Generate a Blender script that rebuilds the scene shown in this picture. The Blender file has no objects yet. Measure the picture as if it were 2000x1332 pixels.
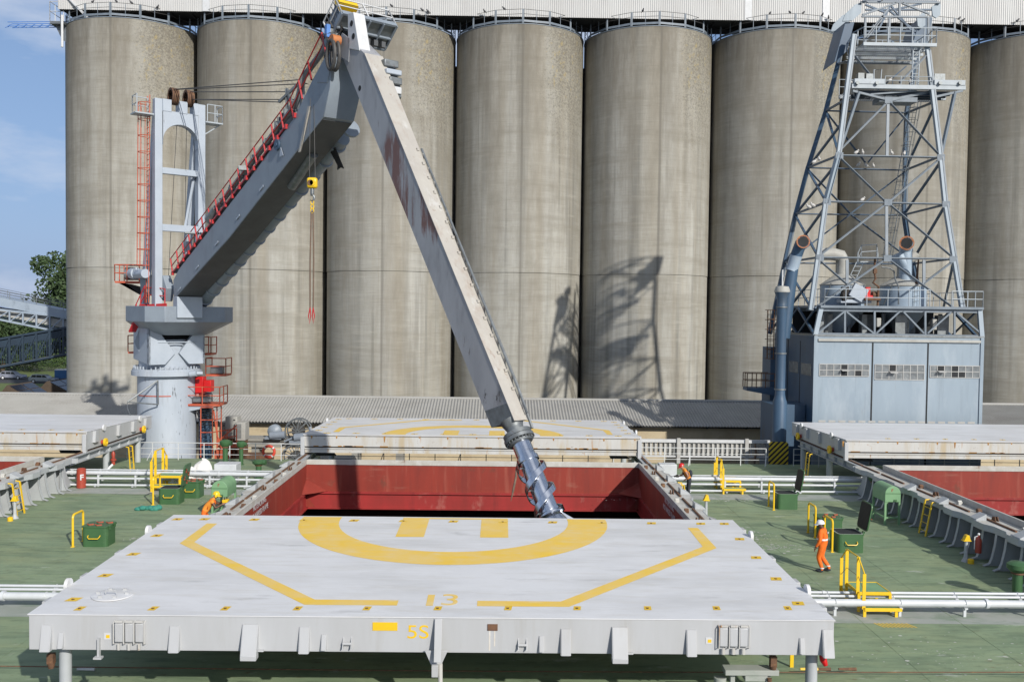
import bpy, math, random
from mathutils import Vector as V3, Matrix
random.seed(7)
R = math.radians
scene = bpy.context.scene
col = scene.collection

# ---------------------------------------------------------------- camera
FPX, YAW, PITCH, ROLL, H = 1805.5, 0.0132, 0.0324, 0.0122, 8.971
def cam_axes():
    cy, sy, cp, sp, cr, sr = math.cos(YAW), math.sin(YAW), math.cos(PITCH), math.sin(PITCH), math.cos(ROLL), math.sin(ROLL)
    F = V3((sy*cp, cy*cp, -sp)); R0 = V3((cy, -sy, 0)); U0 = R0.cross(F)
    return R0*cr + U0*sr, U0*cr - R0*sr, F
CR, CU, CF = cam_axes()
cd = bpy.data.cameras.new('camera'); cam = bpy.data.objects.new('camera', cd); col.objects.link(cam)
m = Matrix.Identity(4)
for i in range(3):
    m[i][0] = CR[i]; m[i][1] = CU[i]; m[i][2] = -CF[i]
m[2][3] = H
cam.matrix_world = m
cd.sensor_width = 36; cd.lens = FPX/2000*36; cd.clip_end = 3000; cd.clip_start = .1
scene.camera = cam
def at(x, y, Y=None, z=None, X=None):
    """a point of the photograph (2000 px wide) put at a known depth, height or X"""
    d = CF + CR*((x-1000)/FPX) - CU*((y-666)/FPX)
    t = Y/d.y if Y is not None else ((z-H)/d.z if z is not None else X/d.x)
    return V3((0, 0, H)) + d*t

# ---------------------------------------------------------------- light
SUN_EL, SUN_AZ = 29.0, 30.5            # azimuth: to the right of straight behind the camera
sd = V3((math.sin(R(SUN_AZ))*math.cos(R(SUN_EL)), -math.cos(R(SUN_AZ))*math.cos(R(SUN_EL)), math.sin(R(SUN_EL))))
sl = bpy.data.lights.new('sun', 'SUN'); sl.energy = 4.3; sl.angle = R(.7); sl.color = (1, .955, .885)
so = bpy.data.objects.new('sun', sl); col.objects.link(so); so.rotation_euler = sd.to_track_quat('Z', 'Y').to_euler()
w = bpy.data.worlds.new("World"); scene.world = w; w.use_nodes = True
nt = w.node_tree; bg = nt.nodes['Background']
sky = nt.nodes.new('ShaderNodeTexSky'); sky.sky_type = 'NISHITA'; sky.sun_disc = False
sky.sun_elevation = R(SUN_EL); sky.sun_rotation = R(180-SUN_AZ); sky.air_density = 1.0; sky.dust_density = 1.0; sky.ozone_density = 2.0
tc = nt.nodes.new('ShaderNodeTexCoord'); mp = nt.nodes.new('ShaderNodeMapping'); mp.inputs['Scale'].default_value = (3, 3, 9)
nz = nt.nodes.new('ShaderNodeTexNoise'); nz.inputs['Scale'].default_value = 1.7; nz.inputs['Detail'].default_value = 7; nz.inputs['Roughness'].default_value = .55
rp = nt.nodes.new('ShaderNodeValToRGB'); rp.color_ramp.elements[0].position = .42; rp.color_ramp.elements[1].position = .66
rp.color_ramp.elements[1].color = (.75, .75, .75, 1)
mx = nt.nodes.new('ShaderNodeMix'); mx.data_type = 'RGBA'; mx.inputs[7].default_value = (7.0, 7.6, 8.8, 1)
mz = nt.nodes.new('ShaderNodeMix'); mz.data_type = 'RGBA';  mz.inputs[7].default_value = (2.7, 4.2, 7.7, 1)
L = nt.links.new
L(tc.outputs['Generated'], mp.inputs[0]); L(mp.outputs[0], nz.inputs['Vector']); L(nz.outputs['Fac'], rp.inputs[0]); L(rp.outputs[0], mx.inputs[0])
sxz = nt.nodes.new('ShaderNodeSeparateXYZ'); mrz = nt.nodes.new('ShaderNodeMapRange'); mrz.inputs[1].default_value = .05; mrz.inputs[2].default_value = .55; mrz.inputs[3].default_value = .72; mrz.inputs[4].default_value = .05
L(tc.outputs['Generated'], sxz.inputs[0]); L(sxz.outputs[2], mrz.inputs[0]); L(mrz.outputs[0], mz.inputs[0])
L(sky.outputs[0], mz.inputs[6]); L(mz.outputs[2], mx.inputs[6]); L(mx.outputs[2], bg.inputs[0]); bg.inputs[1].default_value = .092
scene.view_settings.view_transform = 'Standard'; scene.view_settings.look = 'None'; scene.view_settings.gamma = 1
scene.view_settings.exposure = 0.06

# ---------------------------------------------------------------- materials
def mat(name, c, c2=None, scale=3, rough=.6, metal=0, bump=0, bscale=40, stretch=(1, 1, 1), layers=(), detail=6, spec=.5):
    """paint / concrete / metal: two noise-mixed tones plus layers (colour, scale3, low, high, strength) of stains or wear"""
    M = bpy.data.materials.new(name); M.use_nodes = True; n = M.node_tree.nodes; l = M.node_tree.links.new
    b = n['Principled BSDF']; b.inputs['Roughness'].default_value = rough; b.inputs['Metallic'].default_value = metal
    b.inputs['Specular IOR Level'].default_value = spec
    t = n.new('ShaderNodeTexCoord')
    def noise(sc3, base, det=6):
        mpn = n.new('ShaderNodeMapping'); mpn.inputs['Scale'].default_value = sc3
        mpn.inputs['Location'].default_value = (random.uniform(0, 50), random.uniform(0, 50), random.uniform(0, 50))
        nn = n.new('ShaderNodeTexNoise'); nn.inputs['Scale'].default_value = base; nn.inputs['Detail'].default_value = det; nn.inputs['Roughness'].default_value = .62
        l(t.outputs['Object'], mpn.inputs[0]); l(mpn.outputs[0], nn.inputs['Vector']); return nn
    c2 = c2 or tuple(x*.82 for x in c)
    n1 = noise(stretch, scale, detail)
    mxa = n.new('ShaderNodeMix'); mxa.data_type = 'RGBA'; mxa.inputs[6].default_value = (*c, 1); mxa.inputs[7].default_value = (*c2, 1)
    rr = n.new('ShaderNodeValToRGB'); rr.color_ramp.elements[0].position = .33; rr.color_ramp.elements[1].position = .68
    l(n1.outputs['Fac'], rr.inputs[0]); l(rr.outputs[0], mxa.inputs[0]); out = mxa.outputs[2]
    for (lc, sc3, lo, hi, st) in layers:
        nn = noise(sc3, 1, 8); r2 = n.new('ShaderNodeValToRGB'); r2.color_ramp.elements[0].position = lo; r2.color_ramp.elements[1].position = hi
        r2.color_ramp.elements[1].color = (st, st, st, 1)
        m2 = n.new('ShaderNodeMix'); m2.data_type = 'RGBA'; m2.inputs[7].default_value = (*lc, 1)
        l(nn.outputs['Fac'], r2.inputs[0]); l(r2.outputs[0], m2.inputs[0]); l(out, m2.inputs[6]); out = m2.outputs[2]
    l(out, b.inputs['Base Color'])
    if bump:
        nb = noise((1, 1, 1), bscale, 5); bu = n.new('ShaderNodeBump'); bu.inputs['Strength'].default_value = bump; bu.inputs['Distance'].default_value = .02
        l(nb.outputs['Fac'], bu.inputs['Height']); l(bu.outputs[0], b.inputs['Normal'])
    return M
RUST = (.16, .07, .03); GRIME = (.05, .045, .04); DUST = (.42, .40, .34)
MT = {}
MT['deck'] = mat('deck_green_paint', (.24, .305, .18), (.19, .26, .155), .5, .7, bump=.15, bscale=6, layers=(
    ((.27, .30, .155), (.25, .6, 1), .46, .68, .65), ((.10, .145, .085), (.5, 2.2, 1), .48, .66, .6), ((.085, .125, .075), (1.3, 5, 1), .55, .69, .6), ((.52, .54, .48), (.9, 2.0, 1), .63, .72, .6), ((.40, .43, .34), (3, 3, 3), .64, .76, .4),
    ((.13, .085, .04), (3, 6, 1), .62, .71, .6), ((.09, .12, .075), (7, 12, 1), .6, .72, .5), ((.30, .30, .22), (9, 9, 9), .66, .74, .35)))
MT['deckgrey'] = mat('deck_grey_strip', (.36, .37, .34), (.28, .31, .27), .8, .7, layers=(((.13, .2, .12), (.6, 1.4, 1), .52, .7, .8), (RUST, (2, 6, 1), .68, .8, .5)))
COVL = (((.46, .46, .45), (.25, .9, 1), .48, .72, .55), ((.52, .50, .45), (.6, 3.5, 1), .5, .72, .5), ((.26, .26, .25), (.45, 1.7, 1), .61, .78, .6), ((.55, .54, .5), (6, 14, 1), .58, .7, .35), ((.80, .80, .80), (1, 5, 1), .6, .75, .5), (GRIME, (.55, 2.6, 1), .75, .84, .35))
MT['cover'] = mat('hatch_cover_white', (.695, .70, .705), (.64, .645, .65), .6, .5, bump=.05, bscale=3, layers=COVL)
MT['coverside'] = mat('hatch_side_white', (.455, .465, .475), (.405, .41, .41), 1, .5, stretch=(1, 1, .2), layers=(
    ((.33, .31, .27), (3, 3, .25), .55, .78, .45), (RUST, (2.2, 2.2, .5), .72, .82, .5)))
MT['coverrust'] = mat('hatch_side_rusty', (.54, .54, .52), (.47, .45, .41), 1, .5, stretch=(1, 1, .3), layers=(
    ((.45, .36, .22), (2, 2, .3), .52, .68, .8), ((.40, .19, .04), (4.5, 4.5, .5), .63, .72, .9), ((.30, .13, .04), (2.5, 2.5, 7), .66, .74, .9), (RUST, (6, 6, 6), .64, .72, .8)))
MT['yellowmark'] = mat('worn_yellow_marking', (.80, .53, .07), (.76, .55, .20), 1.3, .6, layers=(((.70, .63, .45), (1.2, 6, 1), .55, .75, .7), ((.85, .55, .03), (.8, 3, 1), .5, .7, .7)))
MT['yellow'] = mat('yellow_paint', (.80, .52, .015), (.72, .46, .02), 4, .4, layers=((RUST, (5, 5, 5), .68, .78, .7),))
MT['red'] = mat('hold_red_primer', (.28, .036, .021), (.20, .028, .018), .9, .55, stretch=(1, 1, .25), layers=(
    ((.14, .025, .02), (1.6, 1.6, .16), .55, .75, .6), ((.36, .12, .08), (3, 3, .25), .54, .72, .5), ((.12, .05, .03), (1.2, 1.2, 1.2), .6, .7, .6), ((.36, .17, .12), (.5, .5, 2), .6, .74, .4)))
MT['redlow'] = mat('hold_red_lower', (.34, .03, .028), (.24, .028, .024), 1.2, .5, stretch=(1, 1, .4), layers=(((.40, .16, .13), (2, 2, 1), .58, .7, .5), ((.1, .02, .02), (2, 2, .2), .6, .75, .6)))
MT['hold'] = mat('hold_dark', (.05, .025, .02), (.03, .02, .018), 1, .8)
MT['grey'] = mat('ship_grey_paint', (.42, .44, .45), (.36, .38, .39), 1.5, .5, layers=(((.30, .27, .22), (1.5, 1.5, .5), .6, .75, .5), (RUST, (3, 3, 3), .70, .78, .7)))
MT['flange'] = mat('coaming_top_tan', (.48, .475, .44), (.42, .40, .35), 2, .6, layers=((RUST, (1.6, 1.6, 1.6), .64, .72, .7), ((.6, .6, .58), (1.5, 1.5, 1), .5, .65, .6)))
MT['rust'] = mat('rusty_steel', (.17, .085, .045), (.09, .05, .03), 5, .8, layers=(((.30, .16, .06), (5, 5, 5), .58, .7, .7),))
MT['white'] = mat('white_paint', (.60, .61, .62), (.52, .53, .53), 2, .45, layers=(((.45, .40, .32), (2, 2, 2), .64, .76, .5),))
MT['pipe'] = mat('pipe_white', (.58, .60, .62), (.50, .52, .53), 2, .4, layers=((RUST, (4, 4, 4), .72, .8, .6),))
MT['green'] = mat('dark_green_paint', (.05, .125, .048), (.042, .105, .042), 2, .45, layers=(((.12, .2, .1), (2, 2, 2), .58, .75, .5), (RUST, (4, 4, 4), .72, .8, .5)))
MT['ltgreen'] = mat('light_green_paint', (.20, .36, .19), (.16, .30, .16), 2, .5, layers=((RUST, (3, 3, 3), .70, .78, .5),))
MT['black'] = mat('black_rubber', (.022, .02, .018), (.035, .03, .026), 6, .8)
MT['clip'] = mat('red_clip', (.40, .08, .04), (.28, .08, .05), 5, .6)
MT['orange'] = mat('orange_fabric', (.82, .17, .012), (.72, .13, .01), 6, .8, bump=.4, bscale=14)
MT['vest'] = mat('orange_vest', (.80, .30, .03), (.68, .22, .03), 6, .8)
MT['skin'] = mat('skin', (.36, .18, .11), (.32, .15, .09), 6, .55)
MT['darkskin'] = mat('brown_skin', (.10, .045, .028), (.12, .055, .03), 6, .5)
MT['navy'] = mat('dark_cloth', (.02, .025, .035), (.03, .035, .045), 6, .85)
MT['silver'] = mat('reflective_tape', (.75, .76, .76), (.65, .66, .66), 6, .35)
MT['helmw'] = mat('white_helmet', (.80, .82, .84), None, 4, .25)
MT['helmr'] = mat('red_helmet', (.62, .02, .02), None, 4, .25)
MT['helmy'] = mat('yellow_helmet', (.85, .56, .02), None, 4, .25)
MT['crane'] = mat('crane_grey_paint', (.235, .275, .315), (.20, .23, .27), .9, .45, layers=(((.14, .15, .16), (1.2, 1.2, .35), .58, .75, .6), ((.10, .07, .05), (3, 3, 3), .7, .78, .6)))
MT['mast'] = mat('crane_light_paint', (.40, .445, .50), (.35, .395, .45), .9, .42, layers=(((.28, .29, .30), (1.5, 1.5, .3), .6, .78, .5), ((.05, .05, .05), (3, 3, .8), .68, .74, .8)))
MT['column'] = mat('crane_column_paint', (.40, .445, .50), (.34, .38, .43), .9, .45, stretch=(1, 1, .3), layers=(((.05, .05, .05), (6, 6, .9), .635, .67, .85), ((.20, .20, .20), (2, 2, .25), .58, .75, .55), ((.03, .03, .03), (9, 9, 3), .68, .71, .9), ((.47, .50, .53), (1.5, 1.5, .2), .55, .72, .6)))
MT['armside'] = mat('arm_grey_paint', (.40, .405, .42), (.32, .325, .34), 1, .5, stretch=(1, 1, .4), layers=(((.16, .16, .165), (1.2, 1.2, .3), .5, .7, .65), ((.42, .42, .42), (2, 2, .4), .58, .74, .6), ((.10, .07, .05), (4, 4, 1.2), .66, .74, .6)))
MT['armlit'] = mat('arm_sunlit_face', (.44, .42, .375), (.38, .355, .32), 1.3, .5, stretch=(1, 1, .4), layers=(((.32, .25, .20), (1.6, 1.6, .4), .54, .70, .6), ((.24, .15, .10), (4, 4, 1.2), .62, .72, .7), ((.55, .55, .53), (2, 2, .3), .58, .72, .6)))  # paler copy of the arm grey; sunlight on the outer face put into colour
MT['steel'] = mat('polished_steel', (.66, .69, .74), (.52, .55, .60), 3, .22, metal=1, layers=(((.2, .2, .21), (2, 2, 2), .62, .75, .5),))
MT['dull'] = mat('dull_steel', (.24, .26, .27), (.16, .17, .17), 4, .5, metal=.6, layers=((RUST, (5, 5, 5), .62, .75, .4),))
MT['dullpipe'] = mat('dull_grey_pipe', (.27, .28, .28), (.2, .21, .21), 3, .5)
MT['redrail'] = mat('red_rail_paint', (.46, .02, .025), (.38, .02, .02), 5, .45)
MT['orail'] = mat('orange_rail_paint', (.52, .11, .05), (.42, .08, .04), 5, .5)
MT['cabred'] = mat('red_cabinet', (.60, .008, .008), (.5, .01, .01), 3, .4)
MT['ruststain'] = mat('orange_rust_stain', (.42, .22, .045), (.27, .12, .03), 6, .8)
MT['rope'] = mat('steel_rope', (.045, .045, .045), (.07, .065, .06), 9, .6)
MT['sling'] = mat('sling_webbing', (.20, .13, .09), (.12, .09, .07), 8, .9)
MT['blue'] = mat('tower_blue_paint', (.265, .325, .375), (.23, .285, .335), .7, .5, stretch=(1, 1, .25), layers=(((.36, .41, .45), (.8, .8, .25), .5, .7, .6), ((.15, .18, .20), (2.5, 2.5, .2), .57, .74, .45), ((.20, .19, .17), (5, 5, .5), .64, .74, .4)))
MT['dkblue'] = mat('tower_deep_blue_and_shade', (.05, .10, .165), (.04, .075, .125), .7, .5, stretch=(1, 1, .3), layers=(((.06, .07, .08), (1.2, 1.2, .4), .56, .72, .7),))  # deep blue paint; also carries the shade of side wall and head columns
MT['steelgrey'] = mat('tower_steel_grey', (.19, .225, .26), (.13, .16, .19), 1.5, .5, layers=(((.13, .15, .17), (2, 2, 2), .55, .72, .6), (RUST, (4, 4, 4), .7, .8, .5)))
MT['steelpale'] = mat('tower_pale_steel', (.40, .44, .47), (.33, .37, .40), 1.5, .5, layers=(((.16, .17, .18), (2, 2, 2), .6, .75, .5),))
MT['navysteel'] = mat('dark_navy_steel', (.03, .05, .075), (.025, .04, .06), 1.2, .5, layers=(((.12, .13, .14), (1, 1, 1), .62, .78, .5),))  # dark navy for the lower bridge and the platform joists
MT['boomdark'] = mat('boom_dark_underside', (.085, .09, .095), (.06, .063, .066), 1, .6)  # even dark grey, darker than the girder paint
MT['cyclone'] = mat('cyclone_grey', (.34, .42, .50), (.29, .36, .43), 1, .45, layers=(((.40, .42, .42), (1, 1, .4), .55, .75, .5),))
MT['cap'] = mat('weathered_cap', (.40, .40, .37), (.32, .31, .28), 2, .6)
MT['mouth'] = mat('orange_flange', (.50, .19, .06), (.40, .14, .05), 6, .6)
MT['dark'] = mat('dark_interior', (.012, .014, .016), (.02, .022, .024), 2, .8)
MT['glass'] = mat('dusty_glass', (.20, .215, .22), (.12, .13, .135), 3, .25, layers=(((.36, .37, .36), (2, 2, 2), .55, .7, .6),))
MT['clad'] = mat('corrugated_cream', (.53, .53, .515), (.47, .465, .45), .6, .5, stretch=(1, 1, .3), layers=(((.45, .36, .25), (.5, .5, .1), .62, .8, .3),))
MT['roof'] = mat('fibre_roof', (.35, .345, .325), (.30, .295, .275), .5, .75, layers=(((.25, .24, .22), (.3, .8, .5), .52, .72, .6), ((.5, .49, .46), (2, .3, 1), .6, .75, .4)))
MT['cream'] = mat('cream_render', (.50, .42, .28), (.42, .34, .22), .8, .8, layers=(((.22, .15, .08), (.4, .4, .8), .54, .7, .6),))
MT['asphalt'] = mat('asphalt', (.06, .06, .06), (.045, .045, .045), 1, .9)
MT['ground'] = mat('dry_ground', (.12, .12, .09), (.08, .10, .05), .05, .95)
MT['grass'] = mat('verge_grass', (.13, .16, .05), (.09, .13, .035), .3, .95)
MT['conc'] = mat('quay_concrete', (.30, .29, .26), (.24, .23, .2), .4, .85, layers=(((.12, .11, .1), (.5, .5, .5), .55, .7, .6),))
MT['bark'] = mat('bark', (.09, .065, .045), None, 3, .9)
MT['leaf'] = mat('leaf', (.032, .060, .020), (.050, .085, .026), .6, .7)
MT['leafb'] = mat('leaf_bright', (.06, .105, .025), (.045, .08, .02), .5, .7)
MT['solar'] = mat('solar_panel', (.02, .025, .04), (.03, .035, .05), 2, .2)
MT['teal'] = mat('teal_net', (.05, .26, .20), (.03, .18, .14), 5, .8)
MT['buoy'] = mat('lifebuoy_orange', (.62, .06, .03), (.5, .05, .03), 5, .6)
MT['fred'] = mat('fire_red', (.40, .055, .03), (.30, .05, .03), 3, .45)
MT['bird'] = mat('pigeon_grey', (.05, .05, .055), (.09, .09, .095), 9, .8)
MT['birdw'] = mat('pigeon_white', (.6, .58, .55), (.4, .39, .37), 9, .8)
MT['tarp'] = mat('white_canvas', (.76, .74, .70), (.68, .66, .62), 2, .8, bump=.5, bscale=4, layers=(((.35, .25, .15), (3, 3, .6), .68, .78, .5),))
MT['water'] = mat('harbour_water', (.02, .035, .035), (.03, .045, .04), .5, .1)
MT['carsilver'] = mat('car_silver', (.42, .44, .48), None, 1, .25, metal=.5)
MT['carlilac'] = mat('car_pale', (.40, .42, .50), None, 1, .25, metal=.4)
MT['vanblue'] = mat('van_blue', (.02, .10, .25), None, 1, .3)
MT['carglass'] = mat('car_glass', (.02, .022, .026), None, 1, .1)
MT['bluebit'] = mat('bright_blue', (.10, .25, .62), None, 2, .5)
MT['bluehaze'] = mat('conveyor_paint', (.34, .40, .47), (.28, .34, .41), .6, .55, layers=(((.16, .19, .22), (1, 1, .4), .56, .72, .6),))
MT['louv'] = mat('louvre_plates', (.46, .46, .44), (.37, .36, .34), 2, .6)
def rusty_arm():
    M = MT['armside'].copy(); M.name = 'arm_rust_patch'
    return M
# the inner face of the vertical arm has long scraped rusty areas: keyed to height along the arm
def layer_z(M, c, lo, hi, soft, ns, thr, strength=1.0, axis=2, wd=.07, xlo=None, xhi=None):
    n = M.node_tree.nodes; l = M.node_tree.links.new; b = n['Principled BSDF']
    src = b.inputs['Base Color'].links[0].from_socket
    t = n.new('ShaderNodeTexCoord'); sx = n.new('ShaderNodeSeparateXYZ'); l(t.outputs['Object'], sx.inputs[0])
    a = n.new('ShaderNodeMapRange'); a.inputs[1].default_value = lo; a.inputs[2].default_value = lo+soft
    c_ = n.new('ShaderNodeMapRange'); c_.inputs[1].default_value = hi; c_.inputs[2].default_value = hi-soft
    l(sx.outputs[axis], a.inputs[0]); l(sx.outputs[axis], c_.inputs[0])
    mu = n.new('ShaderNodeMath'); mu.operation = 'MULTIPLY'; l(a.outputs[0], mu.inputs[0]); l(c_.outputs[0], mu.inputs[1])
    if xlo is not None:
        xr = n.new('ShaderNodeMapRange'); xr.inputs[1].default_value = xlo; xr.inputs[2].default_value = xhi; l(sx.outputs[0], xr.inputs[0])
        mu0 = mu; mu = n.new('ShaderNodeMath'); mu.operation = 'MULTIPLY'; l(mu0.outputs[0], mu.inputs[0]); l(xr.outputs[0], mu.inputs[1])
    mpn = n.new('ShaderNodeMapping'); mpn.inputs['Scale'].default_value = ns; l(t.outputs['Object'], mpn.inputs[0])
    nn = n.new('ShaderNodeTexNoise'); nn.inputs['Scale'].default_value = 1; nn.inputs['Detail'].default_value = 9; nn.inputs['Roughness'].default_value = .7; l(mpn.outputs[0], nn.inputs['Vector'])
    ad = n.new('ShaderNodeMath'); ad.operation = 'MULTIPLY_ADD'; ad.inputs[1].default_value = .34; l(mu.outputs[0], ad.inputs[0]); l(nn.outputs['Fac'], ad.inputs[2])
    rr = n.new('ShaderNodeValToRGB'); rr.color_ramp.elements[0].position = thr; rr.color_ramp.elements[1].position = min(1, thr+wd); rr.color_ramp.elements[1].color = (strength,)*3+(1,)
    l(ad.outputs[0], rr.inputs[0])
    m2 = n.new('ShaderNodeMix'); m2.data_type = 'RGBA'; m2.inputs[7].default_value = (*c, 1); l(rr.outputs[0], m2.inputs[0]); l(src, m2.inputs[6]); l(m2.outputs[2], b.inputs['Base Color'])

def silo_mat(i):
    """slip-formed concrete: brown weathering at the top, pour bands, streaks, a vertical joint, lichen speckle"""
    g = 1+.09*math.sin(i*4.7+1)
    M = mat('silo_concrete', (.385*g, .378*g, .342*g), (.33*g, .322*g, .285*g), .35, .85, stretch=(1, 1, .12), bump=.25, bscale=9, layers=(
        ((.30, .265, .20), (.42, .42, .014), .46, .62, .6), ((.47, .46, .42), (.6, .6, .02), .53, .68, .65), ((.15, .15, .135), (.62, .62, .018), .52, .68, .72), ((.10, .10, .09), (1.5, 1.5, .03), .6, .72, .6),
        ((.22, .205, .165), (.10, .10, .9), .48, .70, .55), ((.42, .405, .35), (.25, .25, 3), .52, .70, .45), ((.20, .185, .15), (.5, .5, 13), .53, .70, .45), ((.26, .25, .21), (.5, .5, .4), .54, .68, .45),
        ((.26, .24, .2), (6, 6, 1.5), .62, .78, .3), ((.10, .09, .075), (1.8, 1.8, .9), .735, .76, .7)))
    # brown staining that grows towards the top
    layer_z(M, (.17, .15, .115), 8, 90, 30, (.45, .45, .09), .48, .85, wd=.42)
    layer_z(M, (.10, .09, .07), 24, 90, 14, (.9, .9, .12), .74, .7, wd=.25)
    # yellow-grey lichen speckle on the upper right
    n = M.node_tree.nodes
    layer_z(M, (.36, .34, .27), 12, 90, 18, (6, 6, 6), .80, .45, wd=.08, xlo=-1.5, xhi=3.5)
    layer_z(M, (.11, .10, .08), 12, 90, 18, (5, 5, 5), .82, .5, wd=.08, xlo=-1.5, xhi=3.5)
    layer_z(M, (.36, .27, .08), 20, 90, 12, (2.2, 2.2, 1.8), .90, .42, wd=.06, xlo=-.5, xhi=3)
    # dark run-off below the construction joint
    layer_z(M, (.16, .14, .10), 9, 12.75, 2.5, (1.3, 1.3, .08), .95, .6)
    # vertical joint line at the front
    l = M.node_tree.links.new; b = n['Principled BSDF']; src = b.inputs['Base Color'].links[0].from_socket
    t = n.new('ShaderNodeTexCoord'); sx = n.new('ShaderNodeSeparateXYZ'); l(t.outputs['Object'], sx.inputs[0])
    d = n.new('ShaderNodeMath'); d.operation = 'SUBTRACT'; d.inputs[1].default_value = .15+.25*math.sin(i*2.1); l(sx.outputs[0], d.inputs[0])
    ab = n.new('ShaderNodeMath'); ab.operation = 'ABSOLUTE'; l(d.outputs[0], ab.inputs[0])
    mr = n.new('ShaderNodeMapRange'); mr.inputs[1].default_value = .05; mr.inputs[2].default_value = .16; mr.inputs[3].default_value = .55; mr.inputs[4].default_value = 0; l(ab.outputs[0], mr.inputs[0])
    m2 = n.new('ShaderNodeMix'); m2.data_type = 'RGBA'; m2.inputs[7].default_value = (.13, .12, .10, 1); l(mr.outputs[0], m2.inputs[0]); l(src, m2.inputs[6]); l(m2.outputs[2], b.inputs['Base Color'])
    return M

# ---------------------------------------------------------------- mesh helpers
class MB:
    def __init__(s): s.v = []; s.f = []; s.sm = []; s.mi = []; s.m = 0
    def add(s, vs, fs, smooth=False):
        o = len(s.v); s.v += [V3(p) for p in vs]
        for f in fs: s.f.append([o+i for i in f]); s.sm.append(smooth); s.mi.append(s.m)
        return s
    def box(s, c, d, M=None):
        c = V3(c); h = [x/2 for x in d]; M = M or Matrix.Identity(3); vs = []
        for z in (-1, 1):
            for (x, y) in ((-1, -1), (1, -1), (1, 1), (-1, 1)): vs.append(c + M @ V3((x*h[0], y*h[1], z*h[2])))
        return s.add(vs, [(3, 2, 1, 0), (4, 5, 6, 7), (0, 1, 5, 4), (1, 2, 6, 5), (2, 3, 7, 6), (3, 0, 4, 7)])
    def bx(s, x0, x1, y0, y1, z0, z1): return s.box(((x0+x1)/2, (y0+y1)/2, (z0+z1)/2), (abs(x1-x0), abs(y1-y0), abs(z1-z0)))
    def beam(s, a, b, w, h=None, up=(0, 0, 1)):
        a, b = V3(a), V3(b); d = b-a; L_ = d.length
        if L_ < 1e-6: return s
        d.normalize(); u = V3(up)
        if abs(d.dot(u)) > .98: u = V3((0, 1, 0))
        x = d.cross(u).normalized(); z = x.cross(d)
        M = Matrix((x, d, z)).transposed()
        return s.box((a+b)/2, (w, L_, h or w), M)
    def tube(s, pts, r, n=8, cap=True, closed=False):
        pts = [V3(p) for p in pts]; k = len(pts); rs = r if isinstance(r, (list, tuple)) else [r]*k
        nrm = None; rings = []
        for i, p in enumerate(pts):
            if closed: t = pts[(i+1) % k]-pts[i-1]
            else: t = pts[min(i+1, k-1)]-pts[max(i-1, 0)]
            t.normalize()
            if nrm is None:
                nrm = t.cross(V3((0, 0, 1)) if abs(t.z) < .9 else V3((0, 1, 0))).normalized()
            nrm = (nrm - t*nrm.dot(t)).normalized(); bn = t.cross(nrm)
            rings.append([p+(nrm*math.cos(6.28319*j/n)+bn*math.sin(6.28319*j/n))*rs[i] for j in range(n)])
        fs = []; kk = k if closed else k-1
        for i in range(kk):
            for j in range(n):
                a = i*n; b = ((i+1) % k)*n; fs.append((a+j, a+(j+1) % n, b+(j+1) % n, b+j))
        o = len(s.v); s.add([q for g in rings for q in g], fs, n > 5)
        if cap and not closed:
            s.f += [[o+j for j in reversed(range(n))], [o+(k-1)*n+j for j in range(n)]]; s.sm += [False]*2; s.mi += [s.m]*2
        return s
    def cyl(s, a, b, r, r2=None, n=20, cap=True): return s.tube([a, b], [r, r if r2 is None else r2], n, cap)
    def lathe(s, c, prof, n=28, smooth=True, a0=0, a1=6.28319):
        c = V3(c); full = abs(a1-a0) > 6.28; st = n if full else n+1; vs = []
        for (r, z) in prof:
            for j in range(st): a = a0+(a1-a0)*j/n; vs.append(c+V3((r*math.cos(a), r*math.sin(a), z)))
        fs = []
        for i in range(len(prof)-1):
            for j in range(n if full else n): fs.append((i*st+j, i*st+(j+1) % st, (i+1)*st+(j+1) % st, (i+1)*st+j))
        return s.add(vs, fs, smooth)
    def ext(s, poly, vec):
        poly = [V3(p) for p in poly]; k = len(poly); vec = V3(vec)
        nrm = V3((0, 0, 0))
        for i in range(k): nrm += (poly[i]-poly[0]).cross(poly[(i+1) % k]-poly[0])
        if nrm.dot(vec) > 0: poly = poly[::-1]
        vs = poly+[p+vec for p in poly]
        return s.add(vs, [tuple(range(k)), tuple(reversed(range(k, 2*k)))]+[(i, i+k, (i+1) % k+k, (i+1) % k) for i in range(k)])
    def face(s, pts): return s.add(pts, [tuple(range(len(pts)))])
    def ball(s, c, r, n=12, m_=8, sc=(1, 1, 1), M=None):
        c = V3(c); vs = []; M = M or Matrix.Identity(3)
        for i in range(m_+1):
            t = math.pi*i/m_
            for j in range(n): a = 6.28319*j/n; vs.append(c+M @ V3((r*sc[0]*math.sin(t)*math.cos(a), r*sc[1]*math.sin(t)*math.sin(a), r*sc[2]*math.cos(t))))
        return s.add(vs, [(i*n+j, (i+1)*n+j, (i+1)*n+(j+1) % n, i*n+(j+1) % n) for i in range(m_) for j in range(n)], True)
    def rails(s, pts, h, r=.022, mids=1, post=1.4, n=5, up=(0, 0, 1), pr=None):
        """a handrail of posts, a top rail and mid rails following pts"""
        up = V3(up); pts = [V3(p) for p in pts]
        for k in range(mids+1): s.tube([p+up*h*(1-k/(mids+1)) for p in pts], r, n)
        for a, b in zip(pts[:-1], pts[1:]):
            q = max(1, round((b-a).length/post))
            for i in range(q+1): p = a+(b-a)*(i/q); s.tube([p, p+up*h], pr or r*1.15, n)
        return s
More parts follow.
